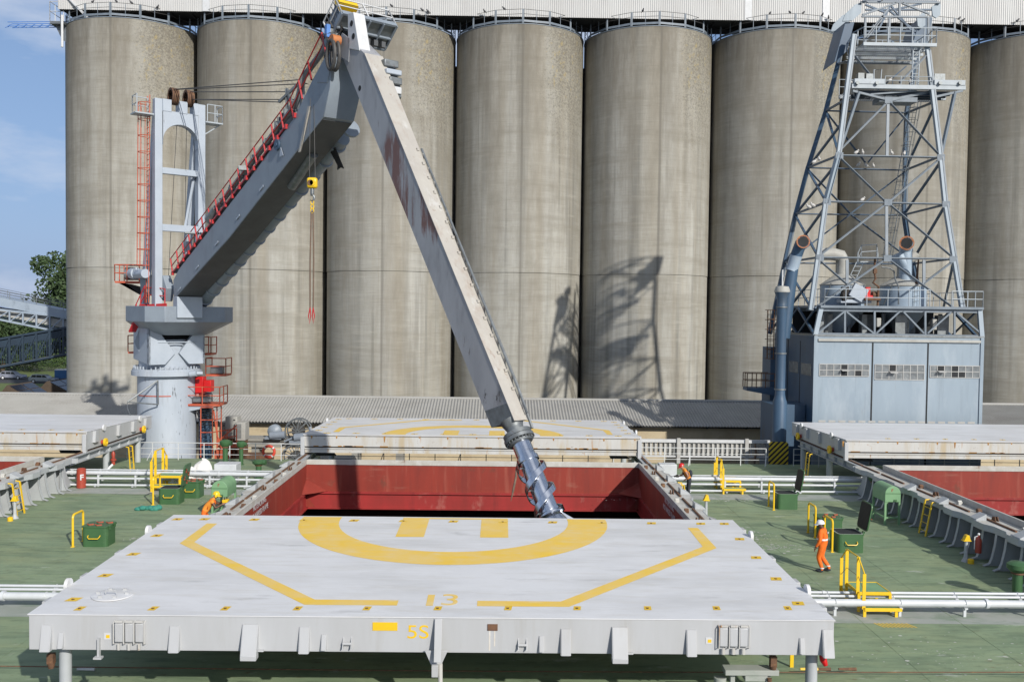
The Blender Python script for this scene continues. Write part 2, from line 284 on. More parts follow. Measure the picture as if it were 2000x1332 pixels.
    def ladder(s, a, b, w, wv, r=.03, step=.3, n=5):
        a, b, wv = V3(a), V3(b), V3(wv).normalized()*w/2
        s.tube([a-wv, b-wv], r, n); s.tube([a+wv, b+wv], r, n); k = max(2, int((b-a).length/step))
        for i in range(1, k): p = a+(b-a)*(i/k); s.tube([p-wv, p+wv], r*.7, n)
        return s
    def cage(s, a, b, w, out, wv, nh=8, r=.018, n=4):
        a, b, out, wv = V3(a), V3(b), V3(out).normalized(), V3(wv).normalized()
        off = [wv*w*math.cos(t)+out*w*1.5*math.sin(t) for t in [math.pi*k/6 for k in range(7)]]
        for i in range(nh): p = a+(b-a)*(i/(nh-1)); s.tube([p+o for o in off], r*1.3, n)
        for o in off[1:-1]: s.tube([a+o, b+o], r, n)
        return s
    def pieces(s):
        n = len(s.v); par = list(range(n))
        def fd(a):
            while par[a] != a: par[a] = par[par[a]]; a = par[a]
            return a
        for f in s.f:
            r0 = fd(f[0])
            for q in f[1:]: par[fd(q)] = r0
        ids = {}; isl = []
        for i in range(n):
            r0 = fd(i)
            if r0 not in ids: ids[r0] = len(isl); isl.append([V3(s.v[i]), V3(s.v[i]), 0.])
            b = isl[ids[r0]]
            for k in range(3): b[0][k] = min(b[0][k], s.v[i][k]); b[1][k] = max(b[1][k], s.v[i][k])
        k = len(isl)
        if k < 2 or k > 60: return None
        sz = [max(b[1]-b[0]) for b in isl]; pp = list(range(k))
        def fp(a):
            while pp[a] != a: a = pp[a]
            return a
        for i in range(k):
            for j in range(i+1, k):
                g = sum(max(0, isl[i][0][c]-isl[j][1][c], isl[j][0][c]-isl[i][1][c])**2 for c in range(3))**.5
                if g <= max(.02, .49*max(sz[i], sz[j])): pp[fp(j)] = fp(i)
        grp = sorted(set(fp(i) for i in range(k)))
        if len(grp) < 2 or len(grp) > 30: return None
        out = [MB() for _ in grp]; vm = {}
        for fi, f in enumerate(s.f):
            g = grp.index(fp(ids[fd(f[0])])); o = out[g]
            nf = []
            for q in f:
                if q not in vm: vm[q] = len(o.v); o.v.append(s.v[q])
                nf.append(vm[q])
            o.f.append(nf); o.sm.append(s.sm[fi]); o.mi.append(s.mi[fi])
        return [o for o in out if o.f]
    def build(s, name, mats, parent=None, bevel=0, smooth_all=None, seg=2):
        if parent is not None:
            ps_ = s.pieces()
            if ps_: return [q.build1(name, mats, parent, bevel, smooth_all, seg) for q in ps_][0]
        return s.build1(name, mats, parent, bevel, smooth_all, seg)
    def build1(s, name, mats, parent=None, bevel=0, smooth_all=None, seg=2):
        o3 = V3((0, 0, 0)); q = parent
        while q is not None: o3 += q.location; q = q.parent
        me = bpy.data.meshes.new(name); me.from_pydata([p-o3 for p in s.v], [], s.f)
        me.polygons.foreach_set('use_smooth', s.sm if smooth_all is None else [smooth_all]*len(s.f))
        me.polygons.foreach_set('material_index', s.mi)
        for mm in (mats if isinstance(mats, (list, tuple)) else [mats]): me.materials.append(MT[mm] if isinstance(mm, str) else mm)
        me.update(); me.set_sharp_from_angle(angle=R(38)); o = bpy.data.objects.new(name, me); col.objects.link(o); o.parent = parent
        if bevel:
            b = o.modifiers.new('bevel', 'BEVEL'); b.width = bevel; b.segments = seg; b.limit_method = 'ANGLE'; b.angle_limit = R(40)
        return o
def tag(o, label, cat, group=None):
    o['label'] = label; o['category'] = cat
    if group: o['group'] = group
    return o
def thing(name, label, cat, loc=(0, 0, 0), group=None):
    o = bpy.data.objects.new(name, None); col.objects.link(o); o.location = loc; o.empty_display_size = .2
    return tag(o, label, cat, group)
def struct(o): o['kind'] = 'structure'; return o
def kids(o): return [c for c in bpy.data.objects if c.parent == o]
def dup(o, loc=None, rz=None, label=None, parent=None, sc=None):
    c = o.copy(); col.objects.link(c)
    if parent: c.parent = parent
    if loc is not None: c.location = loc
    if rz is not None: c.rotation_euler = (0, 0, rz)
    if sc: c.scale = (sc,)*3 if not isinstance(sc, tuple) else sc
    if label: c['label'] = label
    for k in kids(o): dup(k, parent=c)
    return c
def text(s, size, matn, name, parent, M4, ext=.002, sx=1.0, bold=0):
    cu = bpy.data.curves.new(name, 'FONT'); cu.body = s; cu.size = size; cu.extrude = ext; cu.align_x = 'CENTER'; cu.align_y = 'CENTER'; cu.offset = bold
    to = bpy.data.objects.new(name, cu); col.objects.link(to)
    dg = bpy.context.evaluated_depsgraph_get(); me = bpy.data.meshes.new_from_object(to.evaluated_get(dg))
    bpy.data.objects.remove(to); bpy.data.curves.remove(cu)
    o3 = V3((0, 0, 0)); q = parent
    while q is not None: o3 += q.location; q = q.parent
    me.transform(M4 @ Matrix.Scale(sx, 4, (1, 0, 0))); me.transform(Matrix.Translation(-o3))
    me.materials.clear(); me.materials.append(MT[matn]); me.name = name
    o = bpy.data.objects.new(name, me); col.objects.link(o); o.parent = parent; return o
def frame4(o, x, y):
    x, y = V3(x).normalized(), V3(y).normalized(); z = x.cross(y)
    M = Matrix.Identity(4)
    for i in range(3): M[i][0] = x[i]; M[i][1] = y[i]; M[i][2] = z[i]; M[i][3] = o[i]
    return M
# ================================================================ SETTING: ship deck, hold, quay, ground
ZC, ZF, DECKN, DECKF = 1.65, 1.40, 19.3, 57.0
YI0, YI1 = 31.0, 44.85                      # hatch openings, fore-and-aft rails run along Y
HX = ((-37.0, -22.07), (-9.33, 6.87), (18.92, 34.9))
def deckz(y): return 0 if y < 48.5 else -.35*((y-48.5)/8.5)
b = MB(); xs = [-75]; 
for h in HX: xs += list(h)
xs += [75]; ys = [DECKN, YI0, YI1, 48.5, 53, DECKF]
for i in range(len(xs)-1):
    for j in range(len(ys)-1):
        if j == 1 and i % 2 == 1: continue
        b.face([(xs[i], ys[j], deckz(ys[j])), (xs[i+1], ys[j], deckz(ys[j])), (xs[i+1], ys[j+1], deckz(ys[j+1])), (xs[i], ys[j+1], deckz(ys[j+1]))])
struct(b.build('main_deck', 'deck'))
b = MB(); b.face([(-75, DECKF, -.35), (75, DECKF, -.35), (75, DECKF, -9), (-75, DECKF, -9)]); b.face([(-75, DECKN, 0), (-75, DECKN, -9), (75, DECKN, -9), (75, DECKN, 0)])
struct(b.build('hull', 'black'))
b = MB()
for (x0, x1) in ((-22.0, -10.6), (8.2, 18.8)):
    for (y0, y1) in ((26.55, 28.35), (44.2, 45.6)):
        b.face([(x0, y0, .004), (x1, y0, .004), (x1, y1, .004), (x0, y1, .004)])
struct(b.build('deck_strip', 'deckgrey'))
b = MB()
for (xa, xb) in ((-21, -10.4), (8, 17.9)):
    for y in (24.2, 30.7, 33.9, 37.1, 40.3, 43.0): b.bx(xa, xb, y-.012, y+.012, .001, .006)
    for x in (xa+2.7, xa+5.6, xa+8.4): b.bx(x-.012, x+.012, 20, 48, .0012, .0055)
struct(b.build('deck_weld', 'deck'))
for k, (x0, x1) in enumerate(HX):
    b = MB(); y0, y1 = YI0-2.5, YI1+2.5; zt, zb = -.75, -13
    b.face([(x0-.5, y0, zb), (x1+.5, y0, zb), (x1+.5, y1, zb), (x0-.5, y1, zb)])
    for (p, q) in (((x0-.5, y0), (x1+.5, y0)), ((x1+.5, y0), (x1+.5, y1)), ((x1+.5, y1), (x0-.5, y1)), ((x0-.5, y1), (x0-.5, y0))):
        b.face([(*p, zb), (*q, zb), (*q, zt), (*p, zt)])
    for (p, q) in (((x0-.5, YI1), (x1+.5, y1)), ((x0-.5, y0), (x1+.5, YI0))): b.face([(p[0], p[1], zt), (q[0], p[1], zt), (q[0], q[1], zt), (p[0], q[1], zt)])
    struct(b.build('cargo_hold', 'hold'))
QZ = -4.5
b = MB(); b.face([(-1500, 57.9, QZ), (1500, 57.9, QZ), (1500, 2500, QZ), (-1500, 2500, QZ)]); struct(b.build('ground', 'ground'))
b = MB(); b.face([(-200, 57.85, QZ+.004), (200, 57.85, QZ+.004), (200, 69.8, QZ+.004), (-200, 69.8, QZ+.004)]); b.face([(-200, 57.85, -9), (200, 57.85, -9), (200, 57.85, QZ+.004), (-200, 57.85, QZ+.004)]); struct(b.build('quay', 'conc'))
b = MB(); b.face([(-600, -400, -8.6), (600, -400, -8.6), (600, 57.8, -8.6), (-600, 57.8, -8.6)]); struct(b.build('water', 'water'))
b = MB(); b.face([(-300, 160, QZ+.01), (-20, 160, QZ+.01), (-20, 173, QZ+.01), (-300, 173, QZ+.01)]); struct(b.build('road', 'asphalt'))
b = MB(); b.face([(-300, 140, QZ+.006), (-20, 140, QZ+.006), (-20, 159.8, QZ+.006), (-300, 159.8, QZ+.006)]); b.face([(-300, 173.2, QZ+.006), (-20, 173.2, QZ+.006), (-20, 190, QZ+.006), (-300, 190, QZ+.006)]); struct(b.build('verge', 'grass'))

# ================================================================ HATCH COAMINGS
def coaming(x0, x1, yn, name_label, words=None):
    t = thing('hatch_coaming', name_label, 'hatch coaming', ((x0+x1)/2, 38, 0), 'hatch coamings on the deck')
    b = MB()                                        # red inside lining: upper band, ledge, lower band
    e = .02
    for (p, q, n) in (((x0, yn), (x0, YI1), (1, 0)), ((x0, YI1), (x1, YI1), (0, -1)), ((x1, YI1), (x1, yn), (-1, 0)), ((x1, yn), (x0, yn), (0, 1))):
        p, q = V3((*p, 0)), V3((*q, 0)); n = V3((*n, 0)); up = V3((0, 0, 1))
        b.add([p+up*.1, q+up*.1, q+up*(ZC-.06), p+up*(ZC-.06)], [(0, 1, 2, 3)])
    b.build('lining', 'red', t)
    b = MB()
    for (p, q, n) in (((x0, yn), (x0, YI1), (1, 0)), ((x0, YI1), (x1, YI1), (0, -1)), ((x1, YI1), (x1, yn), (-1, 0)), ((x1, yn), (x0, yn), (0, 1))):
        p, q = V3((*p, 0)), V3((*q, 0)); n = V3((*n, 0)); up = V3((0, 0, 1)); a = n*.1; d = (q-p).normalized()
        b.add([p, q, q+up*.1, p+up*.1, p+a+d*.1, q+a-d*.1, q+a-d*.1+up*.1, p+a+d*.1+up*.1], [(4, 5, 6, 7), (7, 6, 2, 3), (0, 1, 5, 4)])
        b.add([p-up*.75, q-up*.75, q, p], [(0, 1, 2, 3)])
        b.beam(p+n*.04-up*.72, q+n*.04-up*.72, .1, .06)
    b.build('lower_lining', 'redlow', t)
    b = MB()                                        # corner gussets
    for (cx, sx) in ((x0, 1), (x1, -1)):
        c = V3((cx, YI1, .12))
        b.add([c+V3((0, 0, .55)), c+V3((sx*1.05, -.02, 0)), c+V3((0, -1.05, 0)), c+V3((sx*.5, -.5, -.02))], [(0, 1, 3), (0, 3, 2)])
        b.add([c+V3((0, 0, -.8)), c+V3((sx*.45, 0, -.8)), c+V3((sx*.12, -.01, -.35)), c+V3((0, -.02, -.15))], [(0, 1, 2, 3)])
    b.build('corner_gusset', 'red', t)
    b = MB()                                        # outer plating
    for (p, q) in (((x0-.02, yn), (x0-.02, YI1+.02)), ((x0-.02, YI1+.02), (x1+.02, YI1+.02)), ((x1+.02, YI1+.02), (x1+.02, yn))):
        b.face([(*p, 0), (*q, 0), (*q, ZC-.08), (*p, ZC-.08)])
    b.build('outer_plate', 'grey', t)
    b = MB()                                        # top bar round the opening
    b.bx(x0-.06, x0+.03, yn, YI1, ZF, ZC); b.bx(x1-.03, x1+.06, yn, YI1, ZF, ZC); b.bx(x0-.06, x1+.06, YI1-.03, YI1+.06, ZF, ZC)
    mid = (x0+x1)/2
    b.build('coaming_bar', 'flange', t, bevel=.012)
    for s, xe in ((-1, x0), (1, x1)):               # side flange with a wavy outer edge, lip, rail and cleats
        b = MB(); pr = random.Random(3+s); y = yn; out = []
        while y < 46.0:
            for (dy, w_) in ((0, 1.16), (.55, 1.16), (.95, .98), (1.75, .98), (2.15, 1.16)): out.append((y+dy, w_))
            y += 2.3
        out = [(yy, w_) for yy, w_ in out if yy < 46.0]+[(46.0, 1.1)]
        po = [(xe+s*w_, yy, ZF) for yy, w_ in out]; pi_ = [(xe+s*.06, yy, ZF) for yy, w_ in out]
        for i in range(len(out)-1):
            q4 = [pi_[i], po[i], po[i+1], pi_[i+1]] if s > 0 else [pi_[i+1], po[i+1], po[i], pi_[i]]
            b.face(q4); b.face([(p[0], p[1], p[2]-.03) for p in q4[::-1]])
        b.build('side_flange', 'flange', t)
        b = MB()
        for i in range(len(po)-1):
            a, c = V3(po[i]), V3(po[i+1]); b.beam(a-V3((0, 0, .11)), c-V3((0, 0, .11)), .03, .24)
        b.build('flange_lip', 'grey', t)
        b = MB(); y = yn
        while y < 45.2:
            L_ = pr.uniform(1.6, 3.0); b.bx(xe+s*.62, xe+s*.69, y, min(y+L_, 45.9), ZF, ZF+.06); y += L_+pr.uniform(.25, .6)
        b.build('track_rail', 'rust', t)
        for i in range(9):                          # cleats, wheel chocks
            y = yn+.7+i*1.62+pr.uniform(-.2, .2)
            if y > 45.5: break
            b = MB()
            if i % 3 == 1: [b.ext([(xe+s*d_, y, ZF), (xe+s*d_, y+.32, ZF), (xe+s*d_, y+.26, ZF+.14), (xe+s*d_, y+.08, ZF+.17)], (s*.035, 0, 0)) for d_ in (.35, .45)]
            else: b.box((xe+s*.3, y, ZF+.06), (.16, .2, .12)); b.cyl((xe+s*.22, y, ZF+.12), (xe+s*.38, y, ZF+.12), .05, n=8)
            b.build('cleat', 'rust' if i % 3 else 'flange', t, bevel=.01)
        for i in range(5):                          # wedge-shaped bearing pads on the outer half
            y = yn+1.5+i*2.9
            if y > 45.3: break
            b = MB(); b.ext([(xe+s*.75, y, ZF), (xe+s*1.14, y, ZF), (xe+s*1.14, y, ZF+.05), (xe+s*.75, y, ZF+.24)], (0, .5, 0)); b.build('bearing_pad', 'grey', t, bevel=.01)
        k = 0; y = yn+.35                           # brackets standing on deck
        while y < 45.0:
            b = MB(); pl = [(xe+s*.03, y, ZF-.03), (xe+s*.95, y, ZF-.03), (xe+s*1.02, y, .75), (xe+s*1.12, y, .3), (xe+s*1.2, y, .1), (xe+s*1.42, y, .02), (xe+s*.03, y, .02)]
            b.ext(pl, (0, .02, 0))
            for p, q in zip(pl[1:5], pl[2:6]): b.beam((p[0], y+.01, p[2]), (q[0], y+.01, q[2]), .14, .025, up=(s, 0, .3))
            b.build('bracket', 'grey', t); y += (.78, 1.02, .66, .9)[k % 4]; k += 1
        b = MB()                                    # manholes in the plating
        for y in (yn+1.2, yn+4.1, yn+6.0, yn+8.8, yn+11): b.cyl((xe+s*.03, y, .55), (xe+s*.06, y, .55), .17, n=16)
        b.build('drain_opening', 'black', t)
        b = MB()                                    # curved end bracket
        arc = [(xe+s*.98, 45.0+1.55*(1-math.cos(a)), ZF-.1-(ZF-.2)*math.sin(a)) for a in [math.pi/2*i/8 for i in range(9)]]
        b.ext([(xe+s*.95, 44.6, ZF-.05)]+arc+[(xe+s*.95, 44.6, .02)], (-s*.03, 0, 0))
        for p, q in zip(arc[:-1], arc[1:]): b.beam((p[0]-s*.1, p[1], p[2]), (q[0]-s*.1, q[1], q[2]), .22, .03, up=(0, 1, 1))
        b.build('end_bracket', 'grey', t)
        b = MB(); xm = xe+s*.62                     # cantilever track to carry the rolled-open cover, on pillars
        b.bx(xm-.22, xm+.22, 46.0, 55.6, ZF-.04, ZF); b.bx(xm-.02, xm+.02, 46.0, 55.6, ZF-.36, ZF-.04); b.bx(xm-.16, xm+.16, 46.0, 55.6, ZF-.40, ZF-.36)
        for i in range(7): b.bx(xm-.15, xm+.15, 46.9+i*1.3, 46.92+i*1.3, ZF-.36, ZF-.04)
        b.build('track_beam', 'grey', t)
        b = MB(); b.bx(xm-.06, xm+.04, 46.0, 55.55, ZF, ZF+.06); b.build('track_rail', 'rust', t)
        for y in (50.6, 55.0): b = MB(); b.cyl((xm, y, deckz(y)), (xm, y, ZF-.4), .17, n=16); b.build('pillar', 'grey', t)
    return t
coaming(*HX[0], 30.2, 'grey coaming of the hatch at left edge, lit brackets beside the red fire hose box')
t = coaming(*HX[1], YI0, 'open central hatch coaming with red inside, marked no smoking, crane arm reaching in')
coaming(*HX[2], 26.6, 'grey coaming of the right hatch, brackets in blue shade beside the green drum stand')
for (xe, s) in ((HX[1][0]+.03, 1), (HX[1][1]-.03, -1)):
    yc = 36.0 if s > 0 else 36.6
    for i, ln in enumerate(('NO SMOKING', 'NO NAKED FLAME')):
        text(ln, .31, 'white' if s > 0 else 'silver', 'painted_letter', t, frame4((xe+s*.005, yc, 1.33-.32*i), (0, s, 0), (0, 0, 1)), ext=.002, sx=1.0)

# ================================================================ HATCH COVERS
ZT, CMB = 2.28, .17
def cover(x0, x1, yo, yi, label, details):
    """yo = outboard edge, yi = inboard (centre line) edge, slightly cambered top"""
    t = thing('hatch_cover', label, 'hatch cover', ((x0+x1)/2, (yo+yi)/2, ZT), 'rolled-open hatch covers')
    zb = ZT-.76; s = 1 if yi > yo else -1
    b = MB(); sec = [(yo, zb), (yi, zb), (yi, ZT+CMB), (yo, ZT)]
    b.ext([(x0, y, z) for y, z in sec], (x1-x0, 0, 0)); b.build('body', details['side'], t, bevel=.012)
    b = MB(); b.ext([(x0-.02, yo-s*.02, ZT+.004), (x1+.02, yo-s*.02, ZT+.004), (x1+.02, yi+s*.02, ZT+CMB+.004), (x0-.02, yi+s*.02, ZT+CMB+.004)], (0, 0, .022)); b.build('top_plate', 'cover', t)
    for k in range(1, 6): xx = x0+(x1-x0)*k/6; b = MB(); b.ext([(xx-.012, yo, ZT+.0245), (xx+.012, yo, ZT+.0245), (xx+.012, yi, ZT+CMB+.0245), (xx-.012, yi, ZT+CMB+.0245)], (0, 0, .0012)); b.build('weld_seam', 'cover', t)
    for f in (.27, .52, .77): yy = yo+(yi-yo)*f; zz = ZT+CMB*f+.0245; b = MB(); b.bx(x0, x1, yy-.012, yy+.012, zz, zz+.0015); b.build('weld_seam', 'cover', t)
    for (xx, sx) in ((x0, -1), (x1, 1)):            # side lugs, wheels
        for fy in (.12, .33, .56, .9):
            y = yo+(yi-yo)*fy; z = ZT+CMB*fy
            b = MB(); b.ext([(xx, y-.24, z-.62), (xx, y+.24, z-.62), (xx, y+.18, z-.02), (xx, y-.18, z-.02)], (sx*.16, 0, 0)); b.build('side_bracket', 'coverside', t, bevel=.01)
        for fy in (.22, .78):
            y = yo+(yi-yo)*fy
            b = MB(); b.cyl((xx+sx*.02, y, ZT+CMB*fy+.02), (xx+sx*.1, y, ZT+CMB*fy+.02), .17, n=18); b.build('lifting_lug', 'cover', t)
        for fy in (.20, .80):
            y = yo+(yi-yo)*fy; b = MB(); xw = xx+sx*.22
            b.lathe((0, 0, 0), [(.001, -.07), (.16, -.07), (.22, -.05), (.22, .05), (.16, .07), (.09, .07), (.08, .02), (.001, .02)], 18)
            b.v = [V3((xw+sx*p.z, y+p.x, ZF+.28+p.y)) for p in b.v]; wh = b.build('wheel', 'yellow', t)
            b = MB(); b.cyl((xx, y, ZF+.28), (xw-sx*.05, y, ZF+.28), .12, n=12); b.build('wheel_hub', 'fred', wh)
    if details.get('inboard'):                      # layered, rust-stained inboard face
        b = MB(); b.bx(x0+.02, x1-.02, yi+s*.006, yi+s*.10, zb+.33, ZT+CMB-.03); b.build('seal_plate', 'coverrust', t)
        b = MB(); b.bx(x0+.02, x1-.02, yi+s*.006, yi+s*.045, zb+.27, zb+.325); b.build('seal_rubber', 'black', t)
        b = MB(); b.bx(x0+.06, x1-.06, yi+s*.006, yi+s*.12, zb+.20, zb+.26); b.bx(x0+.1, x1-.1, yi+s*.006, yi+s*.075, zb, zb+.19); b.build('lower_ledge', 'coverrust', t)
        for xx in (x0+.02, x1-.02): b = MB(); b.bx(xx-.14, xx+.06, yi, yi+s*.2, zb-.12, ZT+.06); b.build('end_stop', 'coverside', t, bevel=.015)
        rn = random.Random(int(x0*7)); yf_ = yi+s*.105
        b = MB(); b.bx(x0+.03, x1-.03, min(yf_, yf_-s*.01), max(yf_, yf_-s*.01)+.001, ZT+CMB-.075, ZT+CMB-.045); b.build('seam_shadow', 'rope', t)  # dark bar; the shadow under the edge is put into its colour
        for k in range(13):
            xx = x0+.15+(x1-x0-.3)*(k+rn.uniform(-.25, .25))/12; hh = rn.choice((.08, .14, .30)); b = MB(); b.ext([(xx-.05, yf_-s*.002, ZT+CMB-.05), (xx+.05, yf_-s*.002, ZT+CMB-.05), (xx+.025, yf_-s*.002, ZT+CMB-.05-hh), (xx-.02, yf_-s*.002, ZT+CMB-.05-hh)], (0, s*.004, 0)); b.build('rust_streak', 'ruststain', t)
        for k in range(24):
            xx = x0+rn.uniform(.1, x1-x0-.5); L_ = rn.uniform(.08, .5); b = MB(); b.bx(xx, xx+L_, min(yf_, yf_+s*.004), max(yf_, yf_+s*.004), zb+.33, zb+.33+rn.uniform(.02, .05)); b.build('rust_streak', 'ruststain', t)
        b = MB()
        for xx in (x0+1.1, x1-1.0): b.ext([(xx-.5, yi-s*.3, zb-.22), (xx+.5, yi-s*.3, zb-.22), (xx+.3, yi-s*.3, zb), (xx-.6, yi-s*.3, zb)], (0, -s*.3, 0))
        b.build('stopper', 'black', t)
    return t
def ztop(t, y): return t
CN = (-10.12, 7.39, 19.93, 28.86)
def zcov(y, yo, yi): return ZT+CMB*(y-yo)/(yi-yo)+.03
def decal(b, poly, yo, yi, dz=0): b.face([(x, y, zcov(y, yo, yi)+dz) for x, y in poly])
def markings(t, x0, x1, yo, yi, yc, sgn):
    """half of the painted landing circle: ring, letter legs, octagon; yc = centre line of the circle, sgn = side of the cover"""
    xm = (x0+x1)/2+.02; D = lambda b, p, dz=0: decal(b, [(x, yc-sgn*d) for x, d in p][::sgn], yo, yi, dz)
    b = MB(); r0, r1 = 3.52, 4.72; n = 48; dl = -.27
    for i in range(n):
        a, c = -.08+(math.pi+.16)*i/n, -.08+(math.pi+.16)*(i+1)/n
        q = [(xm+r*math.cos(u), max(dl, r*math.sin(u))) for r, u in ((r0, a), (r0, c), (r1, c), (r1, a))]
        D(b, q)
    b.build('painted_ring', 'yellowmark', t)
    for xa in (-1.60, .84):
        b = MB(); D(b, [(xm+xa, dl), (xm+xa, 2.0), (xm+xa+.82, 2.0), (xm+xa+.82, dl)][::-1]); b.build('painted_letter', 'yellowmark', t)
    b = MB(); D(b, [(xm-.78, dl), (xm-.78, -.12), (xm+.84, -.12), (xm+.84, dl)][::-1]); b.build('painted_letter', 'yellowmark', t)
    for s in (-1, 1):
        b = MB(); P = [(xm+s*7.43, .67), (xm+s*7.48, 2.9), (xm+s*2.98, 7.86), (xm+s*.9, 7.86)]
        Q = [(xm+s*7.12, .67), (xm+s*7.12, 2.77), (xm+s*2.82, 7.50), (xm+s*.9, 7.50)]
        for i in range(3):
            q = [P[i], P[i+1], Q[i+1], Q[i]]; D(b, q if s > 0 else q[::-1], .001*(i % 2))
        b.build('painted_line', 'yellowmark', t)
def lashing(t, pts, yo, yi, sc=1):
    for (x, y) in pts:
        z = zcov(y, yo, yi)
        b = MB(); b.face([(x-.15*sc, y-.13, z), (x+.12*sc, y-.13, z), (x+.17*sc, y+.14, z), (x-.10*sc, y+.14, z)])
        b.build('lashing_point', 'yellow', t)
        b = MB(); b.cyl((x-.035, y, z+.002), (x+.03, y, z+.002), .014, n=8); b.cyl((x, y-.03, z+.001), (x, y-.03, z+.015), .026, n=10); b.build('lashing_bar', 'rust', t)
x0, x1, yo, yi = CN
near = cover(x0, x1, yo, yi, 'near white hatch cover numbered 5S with landing circle half, in the foreground', dict(side='coverside'))
markings(near, x0, x1, yo, yi, 28.5, 1)
zt_ = zcov(21.0, yo, yi)
b = MB(); decal(b, [(-1.60, 20.64), (-1.44, 20.64), (-1.44, 21.40), (-1.60, 21.40)], yo, yi); b.build('painted_number', 'yellowmark', near)
text('3', 1.08, 'yellowmark', 'painted_number', near, frame4((-1.07, 21.02, zt_+.002), (1, 0, 0), (0, 1, CMB/8.93)), ext=.001, sx=.95)
px = [160, 302, 442, 582, 717, 855, 992, 1127, 1265, 1400, 1540]
lashing(near, [(at(x, 1186+i*.5, z=ZT+.02).x, at(x, 1187, z=ZT+.02).y-.07) for i, x in enumerate(px)], yo, yi, .6)
lashing(near, [tuple(at(x, y, z=ZT+.07).xy) for x, y in ((143, 1168), (205, 1124), (260, 1085), (306, 1051), (346, 1021), (1414, 1030), (1444, 1058), (1476, 1092), (1515, 1131), (1558, 1176))]+
    [(x0+1.1+i*1.53, 28.35) for i in range(11)], yo, yi)
p = at(220, 1162, z=ZT+.05); z = zcov(p.y, yo, yi)
b = MB(); b.lathe((p.x, p.y, z), [(.46, 0), (.46, .02), (.42, .028), (.001, .03)], 28)
b.build('manhole', 'cover', near)
b = MB()
for k in range(6): a = k*1.047; b.box((p.x+.33*math.cos(a), p.y+.33*math.sin(a), z+.05), (.09, .035, .05))
b.tube([(p.x-.12, p.y-.1, z+.06), (p.x-.12, p.y-.1, z+.13), (p.x+.12, p.y-.1, z+.13), (p.x+.12, p.y-.1, z+.06)], .014, 6); b.build('manhole_clip', 'coverside', near)
# outboard face fittings
YF = yo; fx = lambda px_: at(px_, 1235, Y=yo).x
def facebox(cx, w_, h, d0, d1, zb, name='face_bracket', mt_='coverside', bev=.01):
    """a bracket on the face, d0 deep at the top and d1 at the bottom"""
    b = MB(); zz = zb
    for xx in (cx-w_/2, cx+w_/2-.015): b.ext([(xx, YF-.002, zz+h), (xx, YF-d0, zz+h), (xx, YF-d1, zz), (xx, YF-.002, zz)], (.015, 0, 0))
    b.ext([(cx-w_/2+.015, YF-d0, zz+h), (cx-w_/2+.015, YF-d1, zz), (cx-w_/2+.015, YF-d1-.012, zz), (cx-w_/2+.015, YF-d0-.012, zz+h)], (w_-.03, 0, 0))
    return b.build(name, mt_, near)
zb = ZT-.76
for px_ in (92, 342, 595, 1105, 1350): facebox(fx(px_), .22, .55, .02, .13, zb)
facebox(fx(1616), .24, .58, .02, .16, zb)
for px_ in (488, 1208): facebox(fx(px_)+.02, .34, .62, .03, .22, zb-.02); b = MB(); c_ = fx(px_)+.02; b.bx(c_-.17, c_+.17, YF-.24, YF-.01, zb-.13, zb-.02); b.bx(c_+.17, c_+.3, YF-.1, YF-.01, zb+.02, zb+.05); b.build('face_foot', 'coverside', near, bevel=.01)
for px_ in (120, 633, 1058, 1566): facebox(fx(px_), .11, .33, .015, .09, zb+.06, 'small_bracket')
for px_ in (678, 1020):
    b = MB(); c_ = fx(px_)
    for d in (-.09, .09): b.ext([(c_+d, YF, zb+.34), (c_+d, YF-.12, zb+.10), (c_+d, YF, zb+.10)], (.018, 0, 0))
    b.cyl((c_-.09, YF-.06, zb+.2), (c_+.1, YF-.06, zb+.2), .03, n=8); b.build('double_lug', 'coverside', near)
c_ = fx(852)                                        # centre stop with foot
b = MB(); b.ext([(c_-.06, YF, zb+.78), (c_-.02, YF-.26, zb-.08), (c_-.02, YF, zb-.08)], (.03, 0, 0)); b.ext([(c_-.03, YF-.02, zb+.76), (c_-.03, YF-.28, zb-.1), (c_-.03, YF-.31, zb-.1), (c_-.03, YF-.05, zb+.76)], (.16, 0, 0))
b.ext([(c_-.24, YF-.1, zb+.08), (c_+.26, YF-.1, zb+.08), (c_+.12, YF-.1, zb-.24), (c_-.1, YF-.1, zb-.24)], (0, .03, 0)); b.bx(c_-.08, c_+.06, YF-.22, YF-.02, zb-.46, zb-.2); b.build('centre_stop', 'coverside', near, bevel=.008)
b = MB(); b.tube([(c_+.1, YF-.1, zb-.2), (c_+.12, YF-.1, zb-1.5)], .05, 8); b.build('drop_pipe', 'coverrust', near)
for px_ in (255, 1432):                             # three-lid access boxes
    c_ = fx(px_)
    b = MB()
    for k in (-1, 0, 1): b.bx(c_+k*.22-.10, c_+k*.22+.10, YF-.085, YF-.003, zb+.2, zb+.62)
    b.build('access_lid', 'coverside', near, bevel=.025)
    b = MB()
    for k in (-1.5, -.5, .5, 1.5): b.tube([(c_+k*.22, YF-.02, zb+.16), (c_+k*.22, YF-.11, zb+.18), (c_+k*.22, YF-.11, zb+.63), (c_+k*.22, YF-.02, zb+.66)], .013, 6)
    for k in (-1, 0, 1): b.box((c_+k*.22, YF-.09, zb+.11), (.05, .03, .14)); b.box((c_+k*.22, YF-.08, zb+.66), (.16, .05, .04))
    b.build('lid_clip', 'coverrust', near)
b = MB(); c_ = fx(195); b.bx(c_-.02, c_+.02, YF-.1, YF, zb-.12, zb+.28); b.bx(c_-.07, c_+.1, YF-.18, YF-.05, zb-.14, zb-.1); b.build('drip_bracket', 'coverside', near)
b = MB(); c_ = fx(752); b.bx(c_-.27, c_+.27, YF-.012, YF-.002, zb+.48, zb+.66); b.build('painted_sign', 'yellow', near)
